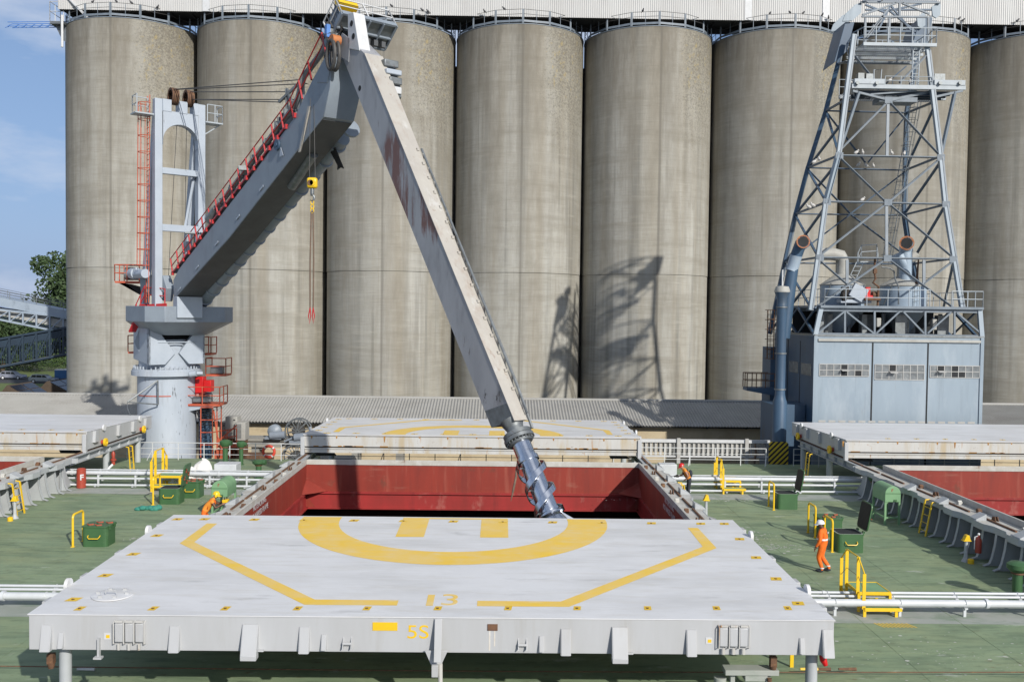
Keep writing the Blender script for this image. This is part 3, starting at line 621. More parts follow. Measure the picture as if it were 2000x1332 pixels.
for px_, m_ in ((210, 'silver'), (1385, 'silver')):
    b = MB(); c_ = fx(px_); b.bx(c_-.07, c_+.07, YF-.01, YF-.002, zb+.24, zb+.38); b.build('label_plate', 'white', near)
    b = MB(); b.bx(c_-.03, c_+.05, YF-.013, YF-.0105, zb+.27, zb+.34); b.build('label_plate', 'yellow', near)
b = MB(); c_ = fx(962); b.bx(c_-.11, c_+.11, YF-.02, YF-.002, zb+.50, zb+.64); b.build('name_plate', 'rust', near)
b = MB(); b.bx(c_-.08, c_-.045, YF-.004, YF-.002, zb+.05, zb+.495); b.bx(c_+.03, c_+.06, YF-.004, YF-.002, zb+.15, zb+.495); b.build('rust_streak', mat('rust_streak', (.55, .50, .42), (.62, .60, .56), 9), near)
text('5S', .42, 'yellow', 'painted_number', near, frame4((fx(816), YF-.004, zb+.44), (1, 0, 0), (0, 0, 1)), ext=.002, sx=1.25, bold=.0)
for px_ in (113, 1597):                             # pillars below
    b = MB(); c_ = fx(px_); b.cyl((c_, yo+.35, 0), (c_, yo+.35, zb), .13, n=20); o = b.build('support_pillar', 'grey'); tag(o, 'grey round pillar under the near hatch cover, %s end' % ('left' if px_ < 900 else 'right'), 'pillar', 'pillars under the near cover')
# the other covers
far = cover(x0, x1, 56.8, 47.9, 'far white hatch cover with other half of landing circle, rust-streaked edge', dict(side='coverside', inboard=1))
markings(far, x0, x1, 56.8, 47.9, 48.26, -1)
lashing(far, [(x0+1.1+i*1.53, 48.4) for i in range(11)]+[(x0+1.0+i*1.55, 56.1) for i in range(11)]+[(x, 49.6+i*1.5) for i in range(5) for x in (x0+.45, x1-.45)], 56.8, 47.9, 1.3)
lef = cover(-38.8, -21.3, 56.8, 47.9, 'white hatch cover at far left, yellow wheels on its track beam', dict(side='coverside', inboard=1))
lashing(lef, [(-21.9-i*1.53, 48.5) for i in range(5)], 56.8, 47.9)
rig = cover(18.15, 35.65, 56.8, 47.9, 'white hatch cover at far right, in front of the blue tower building', dict(side='coverside', inboard=1))
lashing(rig, [(20.6+i*1.53, 48.5) for i in range(6)], 56.8, 47.9)
# ================================================================ DECK FITTINGS
def pipes(y0, spec, label, posts, zt, group):
    t = thing('pipe_run', label, 'deck pipes', (0, y0, 0), group)
    for (dy, z, r) in spec:
        b = MB(); b.tube([(-60, y0+dy, z), (60, y0+dy, z)], r, 14)
        b.build('pipe', 'pipe', t)
        b = MB()
        for k in range(-7, 8): x = k*7.3+dy*4; b.tube([(x, y0+dy, z), (x+.09, y0+dy, z)], r*1.35, 14)
        b.build('flange', 'pipe', t)
    for i in range(-22, 23):
        x = i*posts+.35
        if abs(x) > 36: continue
        b = MB(); b.bx(x-.04, x+.04, y0-.03, y0+.03, 0, zt); b.bx(x-.03, x+.03, y0, y0+spec[-1][0]+.1, zt-.06, zt-.02)
        for (dy, z, r) in spec: b.box((x, y0+dy, z-r-.02), (.09, r*2.2, .04)); b.tube([(x, y0+dy+(r+.012)*math.cos(a), z+(r+.012)*math.sin(a)) for a in [math.pi*k/6 for k in range(7)]], .012, 5)
        b.build('pipe_support', 'pipe', t)
    return t
pipes(27.21, ((0, .40, .11), (.50, .44, .042), (.66, .50, .042)), 'three white pipes on supports across the near deck, behind the near cover', 1.95, .28, 'deck pipe runs')
pipes(46.0, ((-.35, .15, .05), (.05, .40, .055), (.15, .66, .10), (.42, .52, .05), (.5, .30, .05), (.28, .80, .03), (.62, .72, .03)), 'white pipes on supports across the deck beyond the open hatch', 1.84, .58, 'deck pipe runs')
# ship-side rail
def siderail(x0, x1, label, n):
    t = thing('ship_rail', label, 'railing', (x0, 56.2, -.32), 'white rails at the ship side')
    for k in range(3): b = MB(); b.tube([(x0, 56.2, -.32+1.05*(k+1)/3), (x1, 56.2, -.32+1.05*(k+1)/3)], .026 if k == 2 else .018, 6); b.build('rail_bar', 'white', t)
    q = round((x1-x0)/1.55)
    for i in range(q+1):
        x = x0+(x1-x0)*i/q
        if not -24 < x < 34: continue
        b = MB(); b.box((x, 56.2, -.32+.525), (.05, .025, 1.05))
        if i % 3 == 1: b.beam((x, 56.2, .3), (x-.18, 55.75, -.31), .04, .02)
        b.build('rail_post', 'white', t)
    return t
siderail(-60, 16.4, 'long white three-bar rail at the ship side behind the open hatch', 0)
siderail(18.1, 60, 'short white three-bar rail at the ship side below the right cover', 0)

def handrail(p, dy, h, label, mt_='yellow'):
    t = thing('handrail', label, 'handrail', p, 'yellow grab rails by the access hatches')
    b = MB(); x, y, z = p; r = .14
    pts = [(x, y, z)]+[(x, y+r*(1-math.cos(a)), z+h-r+r*math.sin(a)-.0) for a in [math.pi/2*i/5 for i in range(6)]]+[(x, y+dy-r*(1-math.cos(a)), z+h-r+r*math.sin(a)) for a in [math.pi/2*i/5 for i in range(5, -1, -1)]]+[(x, y+dy, z)]
    b.tube(pts, .043, 8); b.build('rail_loop', mt_, t)
    b = MB(); b.box((x, y, .01), (.12, .12, .02)); b.box((x, y+dy, .01), (.12, .12, .02)); b.build('foot_plate', 'yellow', t)
    return t
def access_hatch(p, label, is_open=False, w_=.95, d=.85, h=.72, front=True):
    t = thing('access_hatch', label, 'access hatch', p, 'green access hatches on deck'); x, y, z = p
    b = MB(); rc = .14; out = []
    for (cx, cy, a0) in ((w_/2-rc, d-rc, 0), (-w_/2+rc, d-rc, 90), (-w_/2+rc, rc, 180), (w_/2-rc, rc, 270)):
        for k in range(5): a = R(a0+k*22.5); out.append((x+cx+rc*math.cos(a), y+cy+rc*math.sin(a)))
    n = len(out)
    for i in range(n):
        (xa, ya), (xb, yb) = out[i], out[(i+1) % n]; b.add([(xa, ya, z), (xb, yb, z), (xb, yb, z+h), (xa, ya, z+h)], [(0, 1, 2, 3)], True)
    b.build('trunk', 'green', t)
    if is_open:
        b = MB(); b.face([(px_, py_, z+h-.02) for px_, py_ in [(x+(q[0]-x)*.94, y+d/2+(q[1]-y-d/2)*.94) for q in out]]); 
        b.build('opening', 'dark', t)
        b = MB()
        for i in range(n):
            (xa, ya), (xb, yb) = out[i], out[(i+1) % n]; c = V3((x, y+d/2, z+h)); A, B = V3((xa, ya, z+h)), V3((xb, yb, z+h)); b.add([A, B, B+(c-B)*.12, A+(c-A)*.12], [(0, 1, 2, 3)])
        b.build('rim', 'deckgrey', t)
    Ml = Matrix.Identity(3); lc = V3((x, y+d/2, z+h))
    if is_open:
        ang = R(100); hx = V3((x+w_/2+.06, y+d/2, z+h+.06)); U, W = V3((-math.cos(ang), 0, math.sin(ang))), V3((math.sin(ang), 0, math.cos(ang)))
        lidf = lambda q, k: hx+U*(x+w_/2+.06-q[0])+V3((0, q[1]-(y+d/2), 0))+W*k
    else: lidf = lambda q, k: V3((q[0], q[1], z+h+k))
    lo = [(x+(q[0]-x)*1.06, y+d/2+(q[1]-y-d/2)*1.06) for q in out]
    b = MB(); b.ext([lidf(q, .002) for q in lo], lidf(lo[0], .052)-lidf(lo[0], .002)); lid = b.build('lid', 'green', t, bevel=.008)
    if is_open:
        b = MB(); b.ext([lidf((x+(q[0]-x)*.98, y+d/2+(q[1]-y-d/2)*.98), -.012) for q in out], lidf(lo[0], .001)-lidf(lo[0], -.011)); b.build('lid_seal', 'black', lid)
    for (fx_, fy_) in ((-.3, .25), (.05, .15), (-.1, .7), (.3, .65)):
        q = (x+fx_*w_, y+fy_*d); a, c_ = lidf(q, .055), lidf((q[0]+.16, q[1]+.06), .075); b = MB(); b.beam(a, c_, .06, .05); b.beam(a, lidf((q[0]-.02, q[1]-.1), .12), .035, .035); b.build('lid_clip', 'clip', lid)
    b = MB()
    for dy in (.2, d-.2): b.cyl((x+w_/2+.03, y+dy-.06, z+h+.03), (x+w_/2+.03, y+dy+.06, z+h+.03), .045, n=10); b.box((x+w_/2+.03, y+dy, z+h-.04), (.05, .06, .12))
    b.build('hinge', 'green', t)
    if front:
        b = MB(); zz = z+.33; b.tube([(x-.22, y, zz+.1), (x-.22, y-.07, zz+.06), (x-.17, y-.1, zz), (x+.17, y-.1, zz), (x+.22, y-.07, zz+.06), (x+.22, y, zz+.1)], .018, 7); b.build('handle', 'yellow', t)
    return t
def onz(x, y): p = at(x, y, z=0); return (p.x, p.y, 0)
access_hatch(onz(184, 1068), 'closed green access hatch standing alone on the left deck')
handrail((-15.80, 34.35, 0), .85, 1.2, 'yellow grab rail beside the lone closed hatch on the left')
access_hatch(onz(329, 985), 'open green access hatch, raised lid with red clips, below the left yellow steps', True)
handrail((onz(299, 986)[0], onz(299, 986)[1], 0), .85, 1.25, 'yellow grab rail rising from the teal net')
access_hatch(onz(371, 973), 'closed green access hatch behind the open one at left', w_=.85)
access_hatch(onz(1539, 995), 'open green access hatch farthest back on the right deck', True, front=False)
handrail((onz(1511, 996)[0], onz(1511, 996)[1], 0), .8, 1.2, 'yellow grab rail beside the farthest right-hand access hatch')
access_hatch((onz(1625, 1050)[0], 36.9, 0), 'closed green access hatch partly behind the worker in orange', front=False)
handrail((at(1592, 1050, z=0).x, at(1592, 1050, z=0).y, 0), .85, 1.25, 'yellow grab rail left of the white-helmeted worker')
access_hatch((at(1662, 1080, z=0).x, at(1662, 1080, z=0).y, 0), 'open green access hatch with black raised lid right of the worker in orange', True, w_=1.0, d=.95)
handrail((at(1625, 1078, z=0).x, at(1625, 1078, z=0).y, 0), .85, 1.22, 'yellow grab rail just right of the worker in orange')

def steps(o3, label, w_=.95):
    t = thing('walkway_steps', label, 'steps', o3, 'yellow steps over the pipes'); X, Y, Z = o3
    def f(x, y, z): return (X+x, Y+y, Z+z)
    def plate(y0, y1, z, x1=w_, nm='tread'):
        b = MB(); b.bx(X+.03, X+x1-.03, Y+y0+.03, Y+y1-.03, Z+z-.03, Z+z-.012); b.build(nm, 'ltgreen', t)
        b = MB()
        for (p, q) in ((f(0, y0, z-.05), f(x1, y0, z-.05)), (f(0, y1, z-.05), f(x1, y1, z-.05))): b.beam(p, q, .03, .10)
        for xx in (0, x1): b.beam(f(xx, y0, z-.052), f(xx, y1, z-.052), .028, .095)
        b.build('tread_frame', 'yellow', t)
    plate(-.9, -.5, .28, w_+.15); plate(-.42, .62, .62, nm='platform'); plate(.7, 1.05, .28)
    for (x, y, z) in ((0, -.86, .24), (w_, -.86, .24), (0, -.40, .57), (w_, -.40, .57), (0, .6, .57), (w_, .6, .57), (0, 1.02, .24), (w_, 1.02, .24)): b = MB(); b.box(f(x, y, z/2), (.085, .05, z)); b.build('leg', 'yellow', t)
    b = MB(); top = [f(-.02, -.84, 1.28), f(-.02, -.36, 1.66), f(-.02, .56, 1.66), f(-.02, 1.0, 1.28)]; bot = [f(-.02, -.84, .22), f(-.02, -.36, .5), f(-.02, .56, .5), f(-.02, 1.0, .22)]
    for p, q in zip(bot, top): b.beam(p, q, .022, .10, up=(1, 0, 0)); 
    b.build('rail_post', 'yellow', t)
    b = MB(); b.tube(top, .024, 6); md = [(V3(p)+V3(q))/2 for p, q in zip(bot, top)]; b.build('top_rail', 'yellow', t)
    b = MB(); b.tube(md, .008, 5); b.build('rail_wire', 'rust', t)
    return t
p = at(1703, 1203, z=0); st1 = steps((p.x-.25, p.y+.8, 0), 'yellow steps over the near pipes, in front of the worker in orange')
p = at(1413, 965, z=0); dup(st1, (p.x, p.y+.86, 0), label='yellow steps over the far pipes, right of the red-helmeted man')
p = at(303, 957, z=0); dup(st1, (p.x, p.y+.5, 0), label='large yellow steps at far left, in front of the crane column', sc=(1.25, 1.1, 1.15))
b = MB(); p = at(1750, 1221, z=0)
for i in range(9): xx = p.x-.42+i*.115; b.face([(xx, p.y-.18, .006), (xx+.05, p.y-.18, .006), (xx-.12, p.y+.18, .006), (xx-.17, p.y+.18, .006)])
struct(b.build('painted_stripes', 'yellow'))
def ladder(a, bt, w_, label):
    t = thing('ladder', label, 'ladder', a, 'yellow ladders on the coamings'); a, bt = V3(a), V3(bt)
    for dy in (-w_/2, w_/2): b = MB(); d = V3((0, dy, 0)); b.beam(a+d, bt+d, .09, .035, up=(1, 0, 0)); b.tube([bt+d, bt+d+V3(((bt-a).x*.3+(.12 if bt.x > a.x else -.12), 0, .02))], .03, 6); b.build('stile', 'yellow', t)
    for i in range(4): p = a+(bt-a)*((i+.6)/4.4); b = MB(); b.tube([p-V3((0, w_/2, 0)), p+V3((0, w_/2, 0))], .014, 6); b.build('rung', 'yellow', t)
    return t
ladder((-20.42, 39.6, 0), (-20.62, 39.6, 1.38), .62, 'yellow ladder against the left hatch coaming, nearest the left edge')
ladder((17.45, 37.5, 0), (17.68, 37.5, 1.38), .58, 'yellow ladder against the right hatch coaming beside the green drum stand')
ladder((-19.9, 50.3, 0), (-20.0, 50.3, 1.35), .5, 'yellow ladder under the far left track beam')
ladder((16.9, 50.3, 0), (17.0, 50.3, 1.35), .5, 'yellow ladder under the far right track beam')
ladder((8.5, 41.2, 0), (8.3, 41.2, 1.3), .5, 'yellow ladder beside the red-helmeted man, mostly hidden')
def vent(p, h, label, r=.15):
    t = thing('mushroom_vent', label, 'vent', p, 'green mushroom vents'); 
    b = MB(); b.lathe(p, [(r*1.5, 0), (r*1.5, .03), (r, .05), (r, h*.68), (r*1.25, h*.69), (r*1.25, h*.72), (r, h*.73)], 16); b.build('stem', 'green', t)
    b = MB(); b.lathe(p, [(.001, h*.73), (r*1.5, h*.74), (r*2.15, h*.82), (r*2.2, h*.93), (r*1.5, h*.985), (.001, h)], 18); b.cyl(V3(p)+V3((r*1.2, -r*.4, h*.87)), V3(p)+V3((r*2.7, -r*.6, h*.87)), r*.9, n=12); b.build('vent_head', 'green', t)
    b = MB(); b.lathe(p, [(r*1.3, h*.685), (r*1.3, h*.735)], 14); b.build('collar', 'rust', t)
    return t
def dk(x, y, h0=-.25): q = at(x, y, z=h0); return (q.x, q.y, deckz(q.y))
vent(dk(440, 909), 1.5, 'green mushroom vent left of a pair, before the ship rail')
vent(dk(471, 908), 1.4, 'slim green mushroom vent right of a pair, before the ship rail', .12)
vent(dk(505, 934, 0), 1.0, 'short green mushroom vent below the lifebuoy')
vent(dk(1705, 978, 0), 1.3, 'green mushroom vent by the end bracket of the right coaming', .11)
vent(dk(1986, 1172, 0), 1.25, 'green mushroom vent at the right edge of the picture', .15)
def post(p, h, label):
    t = thing('capped_post', label, 'vent post', p, 'yellow-capped pipes on deck'); b = MB(); b.lathe(p, [(.16, 0), (.09, .12), (.07, .2), (.06, h*.8)], 14); b.build('post', 'grey', t)
    b = MB(); x, y, z = p; b.ext([(x-.12, y-.1, z+h*.8), (x+.12, y-.1, z+h*.8), (x+.07, y-.1, z+h), (x-.03, y-.1, z+h)], (0, .2, 0)); b.box((x, y, z+h*.79), (.3, .22, .03)); b.build('post_cap', 'yellow', t, bevel=.01)
    return t
post(onz(1886, 1096), .98, 'grey post with yellow cap before the right coaming brackets')
post(onz(29, 1012), .95, 'grey post with yellow cap at the left coaming')
post((9.0, 39.6, 0), 1.15, 'pale post with yellow cap beside the open hatch')
for q, lb in (((1896, 1100), 'yellow deck plug near the right coaming brackets'), ((20, 1017), 'yellow deck plug near the left coaming brackets')):
    t = thing('deck_plug', lb, 'deck plug', onz(*q), 'yellow deck plugs'); b = MB(); b.lathe(onz(*q), [(.11, 0), (.11, .14), (.07, .17), (.001, .17)], 14); b.build('plug_body', 'yellow', t)
def drum(p, label, stand=True, mt_='ltgreen'):
    t = thing('drum_stand', label, 'drum cabinet', p, 'green drum cabinets'); x, y, z = p; w_, L_, z0, z1 = .68, 1.35, .98, 1.33
    b = MB(); prof = [(w_/2, z0), (w_/2, z1)]+[(w_/2*math.cos(a), z1+w_/2*math.sin(a)) for a in [math.pi*i/12 for i in range(1, 12)]]+[(-w_/2, z1), (-w_/2, z0)]
    b.ext([(x+px_, y, pz) for px_, pz in prof], (0, L_, 0)); b.build('drum_body', mt_, t, bevel=.015)
    b = MB(); b.box((x, y-.006, z1+.02), (w_*.96, .012, .02)); b.box((x+.1, y-.02, z1-.28), (.12, .04, .08)); b.build('door_latch', 'green', t)
    b = MB(); b.box((x-.05, y-.004, z1+.16), (.03, .008, .12)); b.box((x-.02, y-.004, z1+.2), (.06, .008, .03)); b.build('painted_mark', 'clip', t)
    for sx in (-1, 1):
        for dy in (.05, L_-.05): b = MB(); b.box((x+sx*(w_/2-.04), y+dy, z0/2), (.08, .08, z0)); b.build('leg', mt_, t)
    b = MB(); b.box((x, y+.05, .3), (w_-.16, .05, .06)); b.box((x-w_/2+.04, y+L_/2, .3), (.05, L_-.2, .06)); b.build('cross_bar', mt_, t)
    return t
drum((at(1752, 1030, z=0).x, 39.2, 0), 'pale green round-topped drum cabinet on a stand, right deck')
drum((-11.75, 38.9, 0), 'pale green round-topped drum cabinet behind the man in yellow helmet')
# small deck objects
t = thing('covered_winch', 'machine wrapped in white canvas behind the left access hatches', 'winch', (at(388, 945, z=0).x, 46.8, 0)); x, y = t.location.x, 46.8
b = MB(); n = 40; vs = []; prof = [(.001, 1.0), (.28, .97), (.5, .87), (.64, .7), (.72, .45), (.80, .06)]
for (rr, hh) in prof:
    for j in range(n):
        a = 6.28319*j/n; fold = 1+(.10*math.sin(7*a)+.06*math.sin(13*a+1))*(1-hh)**.7; hx_ = .93+.07*math.cos(a-.3)
        vs.append((x+.2+.72*rr*fold*math.cos(a), y+.6*rr*fold*math.sin(a), 1.35*hh*(hx_ if hh > .2 else 1)))
vs2 = [V3((x-.38+(p[0]-x-.2)*.85, y-.25+(p[1]-y)*.9, p[2]*.72)) for p in vs]; b.add(vs, [(i*n+j, (i+1)*n+j, (i+1)*n+(j+1) % n, i*n+(j+1) % n) for i in range(len(prof)-1) for j in range(n)], True); b.add(vs2, [(i*n+j, (i+1)*n+j, (i+1)*n+(j+1) % n, i*n+(j+1) % n) for i in range(len(prof)-1) for j in range(n)], True); b.build('canvas_cover', 'tarp', t)
b = MB(); b.box((x-.35, y-.3, .15), (.08, .08, .3)); b.box((x+.4, y-.35, .1), (.1, .1, .3)); b.build('leg', 'tarp', t)
t = thing('valve_box', 'pale grey steel box standing above the pipes on the left', 'steel box', (at(460, 932, z=0).x, 47.4, 0)); x = t.location.x
b = MB(); b.bx(x-.56, x+.56, 47.0, 47.9, .38, 1.0); b.build('box_body', 'pipe', t, bevel=.02); b = MB(); b.bx(x-.5, x+.5, 47.1, 47.8, .0, .38); b.build('plinth', 'grey', t)
t = thing('valve_box', 'grey angled steel box on the deck left of the red-helmeted man', 'steel box', (8.75, 48.6, 0)); b = MB(); b.ext([(8.1, 48.3, 0), (9.4, 48.3, 0), (9.4, 48.3, 1.0), (8.5, 48.3, 1.0)], (0, .7, 0)); b.build('box_body', 'pipe', t, bevel=.02)
b = MB(); b.ext([(8.12, 48.295, .25), (8.5, 48.295, .25), (8.5, 48.295, .95), (8.3, 48.295, .7)], (0, -.02, 0)); b.build('vent_grille', 'black', t)
t = thing('hose_box', 'red fire hose box marked F hanging on the left coaming', 'hose box', (-20.55, 45.6, .45)); b = MB(); b.cyl((-20.55, 45.6, .02), (-20.55, 45.6, .92), .22, n=20); b.lathe((-20.55, 45.6, .92), [(.22, 0), (.15, .06), (.001, .08)], 20); b.build('box_shell', 'fred', t)
text('F', .38, 'white', 'painted_letter', t, frame4((-20.44, 45.395, .55), (.87, .5, 0), (0, 0, 1)), ext=.012, bold=.012)
t = thing('fire_extinguisher', 'dark red extinguisher hanging in the shade of the right coaming', 'extinguisher', (17.55, 33.25, .35)); x, y = 17.55, 33.25
b = MB(); b.lathe((x, y, .35), [(.001, 0), (.11, .02), (.11, .5), (.05, .6), (.04, .66)], 14); b.build('cylinder', 'fred', t); b = MB(); b.ball((x, y, 1.05), .05, 8, 6); b.tube([(x, y, 1.0), (x-.14, y, .95), (x-.15, y, .5)], .018, 6); b.build('valve_hose', 'silver', t)
t = thing('hydrant', 'red hydrant on bent white pipes below the far left track beam', 'hydrant', (-20.6, 49.5, 0)); b = MB(); b.tube([(-20.9, 49.2, .1), (-20.75, 49.3, .35), (-20.6, 49.5, .55)], .07, 8); b.build('bent_pipe', 'white', t)
b = MB(); b.lathe((-20.6, 49.5, .5), [(.09, 0), (.09, .2), (.15, .22), (.15, .3), (.08, .34), (.1, .6), (.04, .72), (.001, .72)], 12); b.build('hydrant_body', 'fred', t)
t = thing('lifebuoy', 'orange lifebuoy with white bands hung on the ship rail', 'lifebuoy', (at(525, 884, Y=56.1).x, 56.1, .26)); c = t.location
b = MB(); b.tube([(c.x+.34*math.cos(a), c.y, c.z+.34*math.sin(a)) for a in [6.28319*i/28 for i in range(28)]], .085, 10, closed=True); b.build('ring', 'buoy', t)
for a in (40, 130, 220, 310): b = MB(); b.tube([(c.x+.34*math.cos(R(a+k)), c.y, c.z+.34*math.sin(R(a+k))) for k in (-7, 0, 7)], .092, 10); b.build('band', 'white', t)
t = thing('teal_net', 'crumpled teal net lying on the left deck', 'net', onz(290, 996)); b = MB(); rn = random.Random(4); p = V3(onz(290, 996))
for i in range(9): b.ball(p+V3((-.45+i*.11, rn.uniform(-.08, .08), .05+.03*(i % 3))), .16, 9, 6, (1, .8, .55+.3*rn.random()))
b.ball(p+V3((.02, .35, .06)), .2, 9, 6, (1.5, .7, .35)); b.build('net_heap', 'teal', t)
t = thing('lifeline', 'brown wire lifeline stretched along the near deck below the cover', 'wire', (0, 22.9, .9)); b = MB()
A, B = at(150, 1302, Y=22.6), at(2000, 1312, Y=22.6); b.tube([A+(B-A)*(i/20)-V3((0, 0, .05*math.sin(math.pi*i/20))) for i in range(-4, 22)], .014, 6); b.build('wire', 'rust', t)
for x_, m_ in ((168, 'white'), (1580, 'yellow'), (1605, 'rust'), (1655, 'rust')):
    b = MB(); q = at(x_, 1306, Y=22.6); b.tube([q-V3((.22, 0, 0)), q+V3((.22, 0, 0))], [.03, .045], 8); b.build('turnbuckle', m_, t)
for x_, y_ in ((100, 1285), (1510, 1290)):
    t = thing('shackle', 'rusty twist lock under the %s corner of the near cover' % ('left' if x_ < 900 else 'right'), 'twist lock', at(x_, y_, Y=20.3), 'twist locks under the near cover'); q = at(x_, y_, Y=20.3); b = MB(); b.box(q, (.14, .14, .22)); b.cyl(q-V3((0, 0, .22)), q-V3((0, 0, .1)), .06, .09, n=10); b.build('lock_body', 'rust', t)
t = thing('yellow_post', 'short yellow leg of a ladder under the right end of the near cover', 'post', onz(1546, 1302)); q = onz(1546, 1302); b = MB(); b.box((q[0], q[1], .55), (.09, .05, 1.1)); b.box((q[0]-.45, q[1]+.1, .8), (.09, .05, .6)); b.box((q[0]-.22, q[1]+.05, 1.08), (.55, .05, .06)); b.build('ladder_leg', 'yellow', t)
t = thing('junction_box', 'rusty grey steel frame standing below the near cover, right of middle', 'steel frame', (at(1460, 1332, Y=20.6).x, 20.6, 0)); x = t.location.x; b = MB()
for dx in (-.4, .4): b.box((x+dx, 20.4, .45), (.1, .1, .9))
b.box((x, 20.4, 1.0), (1.2, .35, .12)); b.box((x+.1, 20.4, .88), (.5, .3, .16)); b.cyl((x-.65, 20.5, 0), (x-.65, 20.5, .8), .14, n=14); b.build('frame_body', 'deckgrey', t, bevel=.01); b = MB(); b.tube([(x+.38, 20.2, .9), (x+.38, 20.2, .4)], .05, 8); b.build('lock_pin', 'rust', t)
t = thing('red_hose', 'red nozzle hanging by the right pillar of the near cover', 'nozzle', at(1608, 1288, Y=20.1)); q = t.location; b = MB(); b.tube([q+V3((-.05, 0, .1)), q+V3((0, 0, 0)), q+V3((.05, -.02, -.12))], [.05, .08, .05], 10); b.build('nozzle_body', 'cabred', t)

# ================================================================ PEOPLE
def person(loc, rz, J, label, mats, rad=None, extra=None):
    """one skinned body; J: joint -> (x forward, y left, z up)"""
    t = thing('person', label, 'person', loc)
    names = list(J); idx = {n: i for i, n in enumerate(names)}; P = [V3(J[n]) for n in names]
    E = [('pelvis', 'waist'), ('waist', 'chest'), ('chest', 'neck'), ('neck', 'jaw'), ('jaw', 'head'), ('jaw', 'nose')]
    RD = dict(pelvis=.145, waist=.135, chest=.155, neck=.062, jaw=.075, head=.10, nose=.018)
    for s in 'lr':
        E += [('chest', 'sh'+s), ('sh'+s, 'el'+s), ('el'+s, 'wr'+s), ('wr'+s, 'pa'+s), ('pelvis', 'hi'+s), ('hi'+s, 'kn'+s), ('kn'+s, 'an'+s), ('an'+s, 'to'+s)]
        RD.update({'sh'+s: .075, 'el'+s: .052, 'wr'+s: .034, 'pa'+s: .036, 'hi'+s: .105, 'kn'+s: .07, 'an'+s: .05, 'to'+s: .045})
        d = (V3(J['pa'+s])-V3(J['wr'+s])).normalized(); sd_ = d.cross(V3((1, 0, 0)) if abs(d.x) < .8 else V3((0, 0, 1))).normalized(); cu = d.cross(sd_)
        for k, (ln, off) in enumerate(((.075, -.03), (.085, -.01), (.08, .01), (.062, .03))):
            b0 = V3(J['pa'+s])+sd_*off+d*.03; f1 = b0+d*ln*.55+cu*.006; f2 = f1+d*ln*.38+cu*.03
            for q, nm in ((f1, 'f%d%s1' % (k, s)), (f2, 'f%d%s2' % (k, s))): idx[nm] = len(P); names.append(nm); P.append(q); RD[nm] = .0095
            E += [('pa'+s, 'f%d%s1' % (k, s)), ('f%d%s1' % (k, s), 'f%d%s2' % (k, s))]
        th = V3(J['wr'+s])+d*.03-sd_*.045+cu*.02; idx['th'+s] = len(P); names.append('th'+s); P.append(th+d*.03); RD['th'+s] = .011; E.append(('pa'+s, 'th'+s))
    me = bpy.data.meshes.new('body'); me.from_pydata(P, [(idx[a], idx[c]) for a, c in E], [])
    o = bpy.data.objects.new('body', me); col.objects.link(o)
    sk = o.modifiers.new('skin', 'SKIN'); sk.use_smooth_shade = True
    for n_ in names:
        r_ = RD[n_]*(rad or {}).get(n_, 1); v = me.skin_vertices[0].data[idx[n_]]; v.radius = (r_, r_*(1.25 if n_ in ('chest', 'waist', 'pelvis') else 1))
    me.skin_vertices[0].data[idx['pelvis']].use_root = True
    ss = o.modifiers.new('sub', 'SUBSURF'); ss.levels = 2; ss.render_levels = 2
    dg = bpy.context.evaluated_depsgraph_get(); m2 = bpy.data.meshes.new_from_object(o.evaluated_get(dg))
    bpy.data.objects.remove(o); m2.name = 'body'
    keys = list(dict.fromkeys(mats.values()))
    for k in keys: m2.materials.append(MT[k])
    segs = [(V3(P[idx[a]]), V3(P[idx[c]]), a, c) for a, c in E]
    def reg(a, c, tt):
        if c in ('jaw', 'head', 'nose') or a == 'jaw': return 'head'
        if c[0] == 'f' or c[:2] in ('pa', 'th'): return 'hand'
        if a[:2] == 'el': return 'forearm'
        if a[:2] == 'sh': return 'upperarm'
        if a[:2] == 'an': return 'foot'
        if a[:2] in ('hi', 'kn') or c[:2] == 'hi': return 'leg'
        if a == 'pelvis' or c == 'pelvis': return 'torso' if tt > .4 else 'leg'
        return 'torso'
    for pl in m2.polygons:
        c0 = pl.center; best = None
        for A, B, a, c in segs:
            d = B-A; tt = max(0, min(1, (c0-A).dot(d)/max(d.length_squared, 1e-9))); dist = (A+d*tt-c0).length/RD[c]
            if best is None or dist < best[0]: best = (dist, a, c, tt)
        pl.material_index = keys.index(mats[reg(*best[1:])])
    body = bpy.data.objects.new('body', m2); col.objects.link(body); body.parent = t
    for p in m2.polygons: p.use_smooth = True
    t.rotation_euler = (0, 0, rz)
    return t
def pbuild(b, name, m_, t):
    """child mesh given in the person's own axes"""
    me = bpy.data.meshes.new(name); me.from_pydata([tuple(p) for p in b.v], [], b.f); me.polygons.foreach_set('use_smooth', b.sm); me.materials.append(MT[m_]); me.update()
    o = bpy.data.objects.new(name, me); col.objects.link(o); o.parent = t; return o
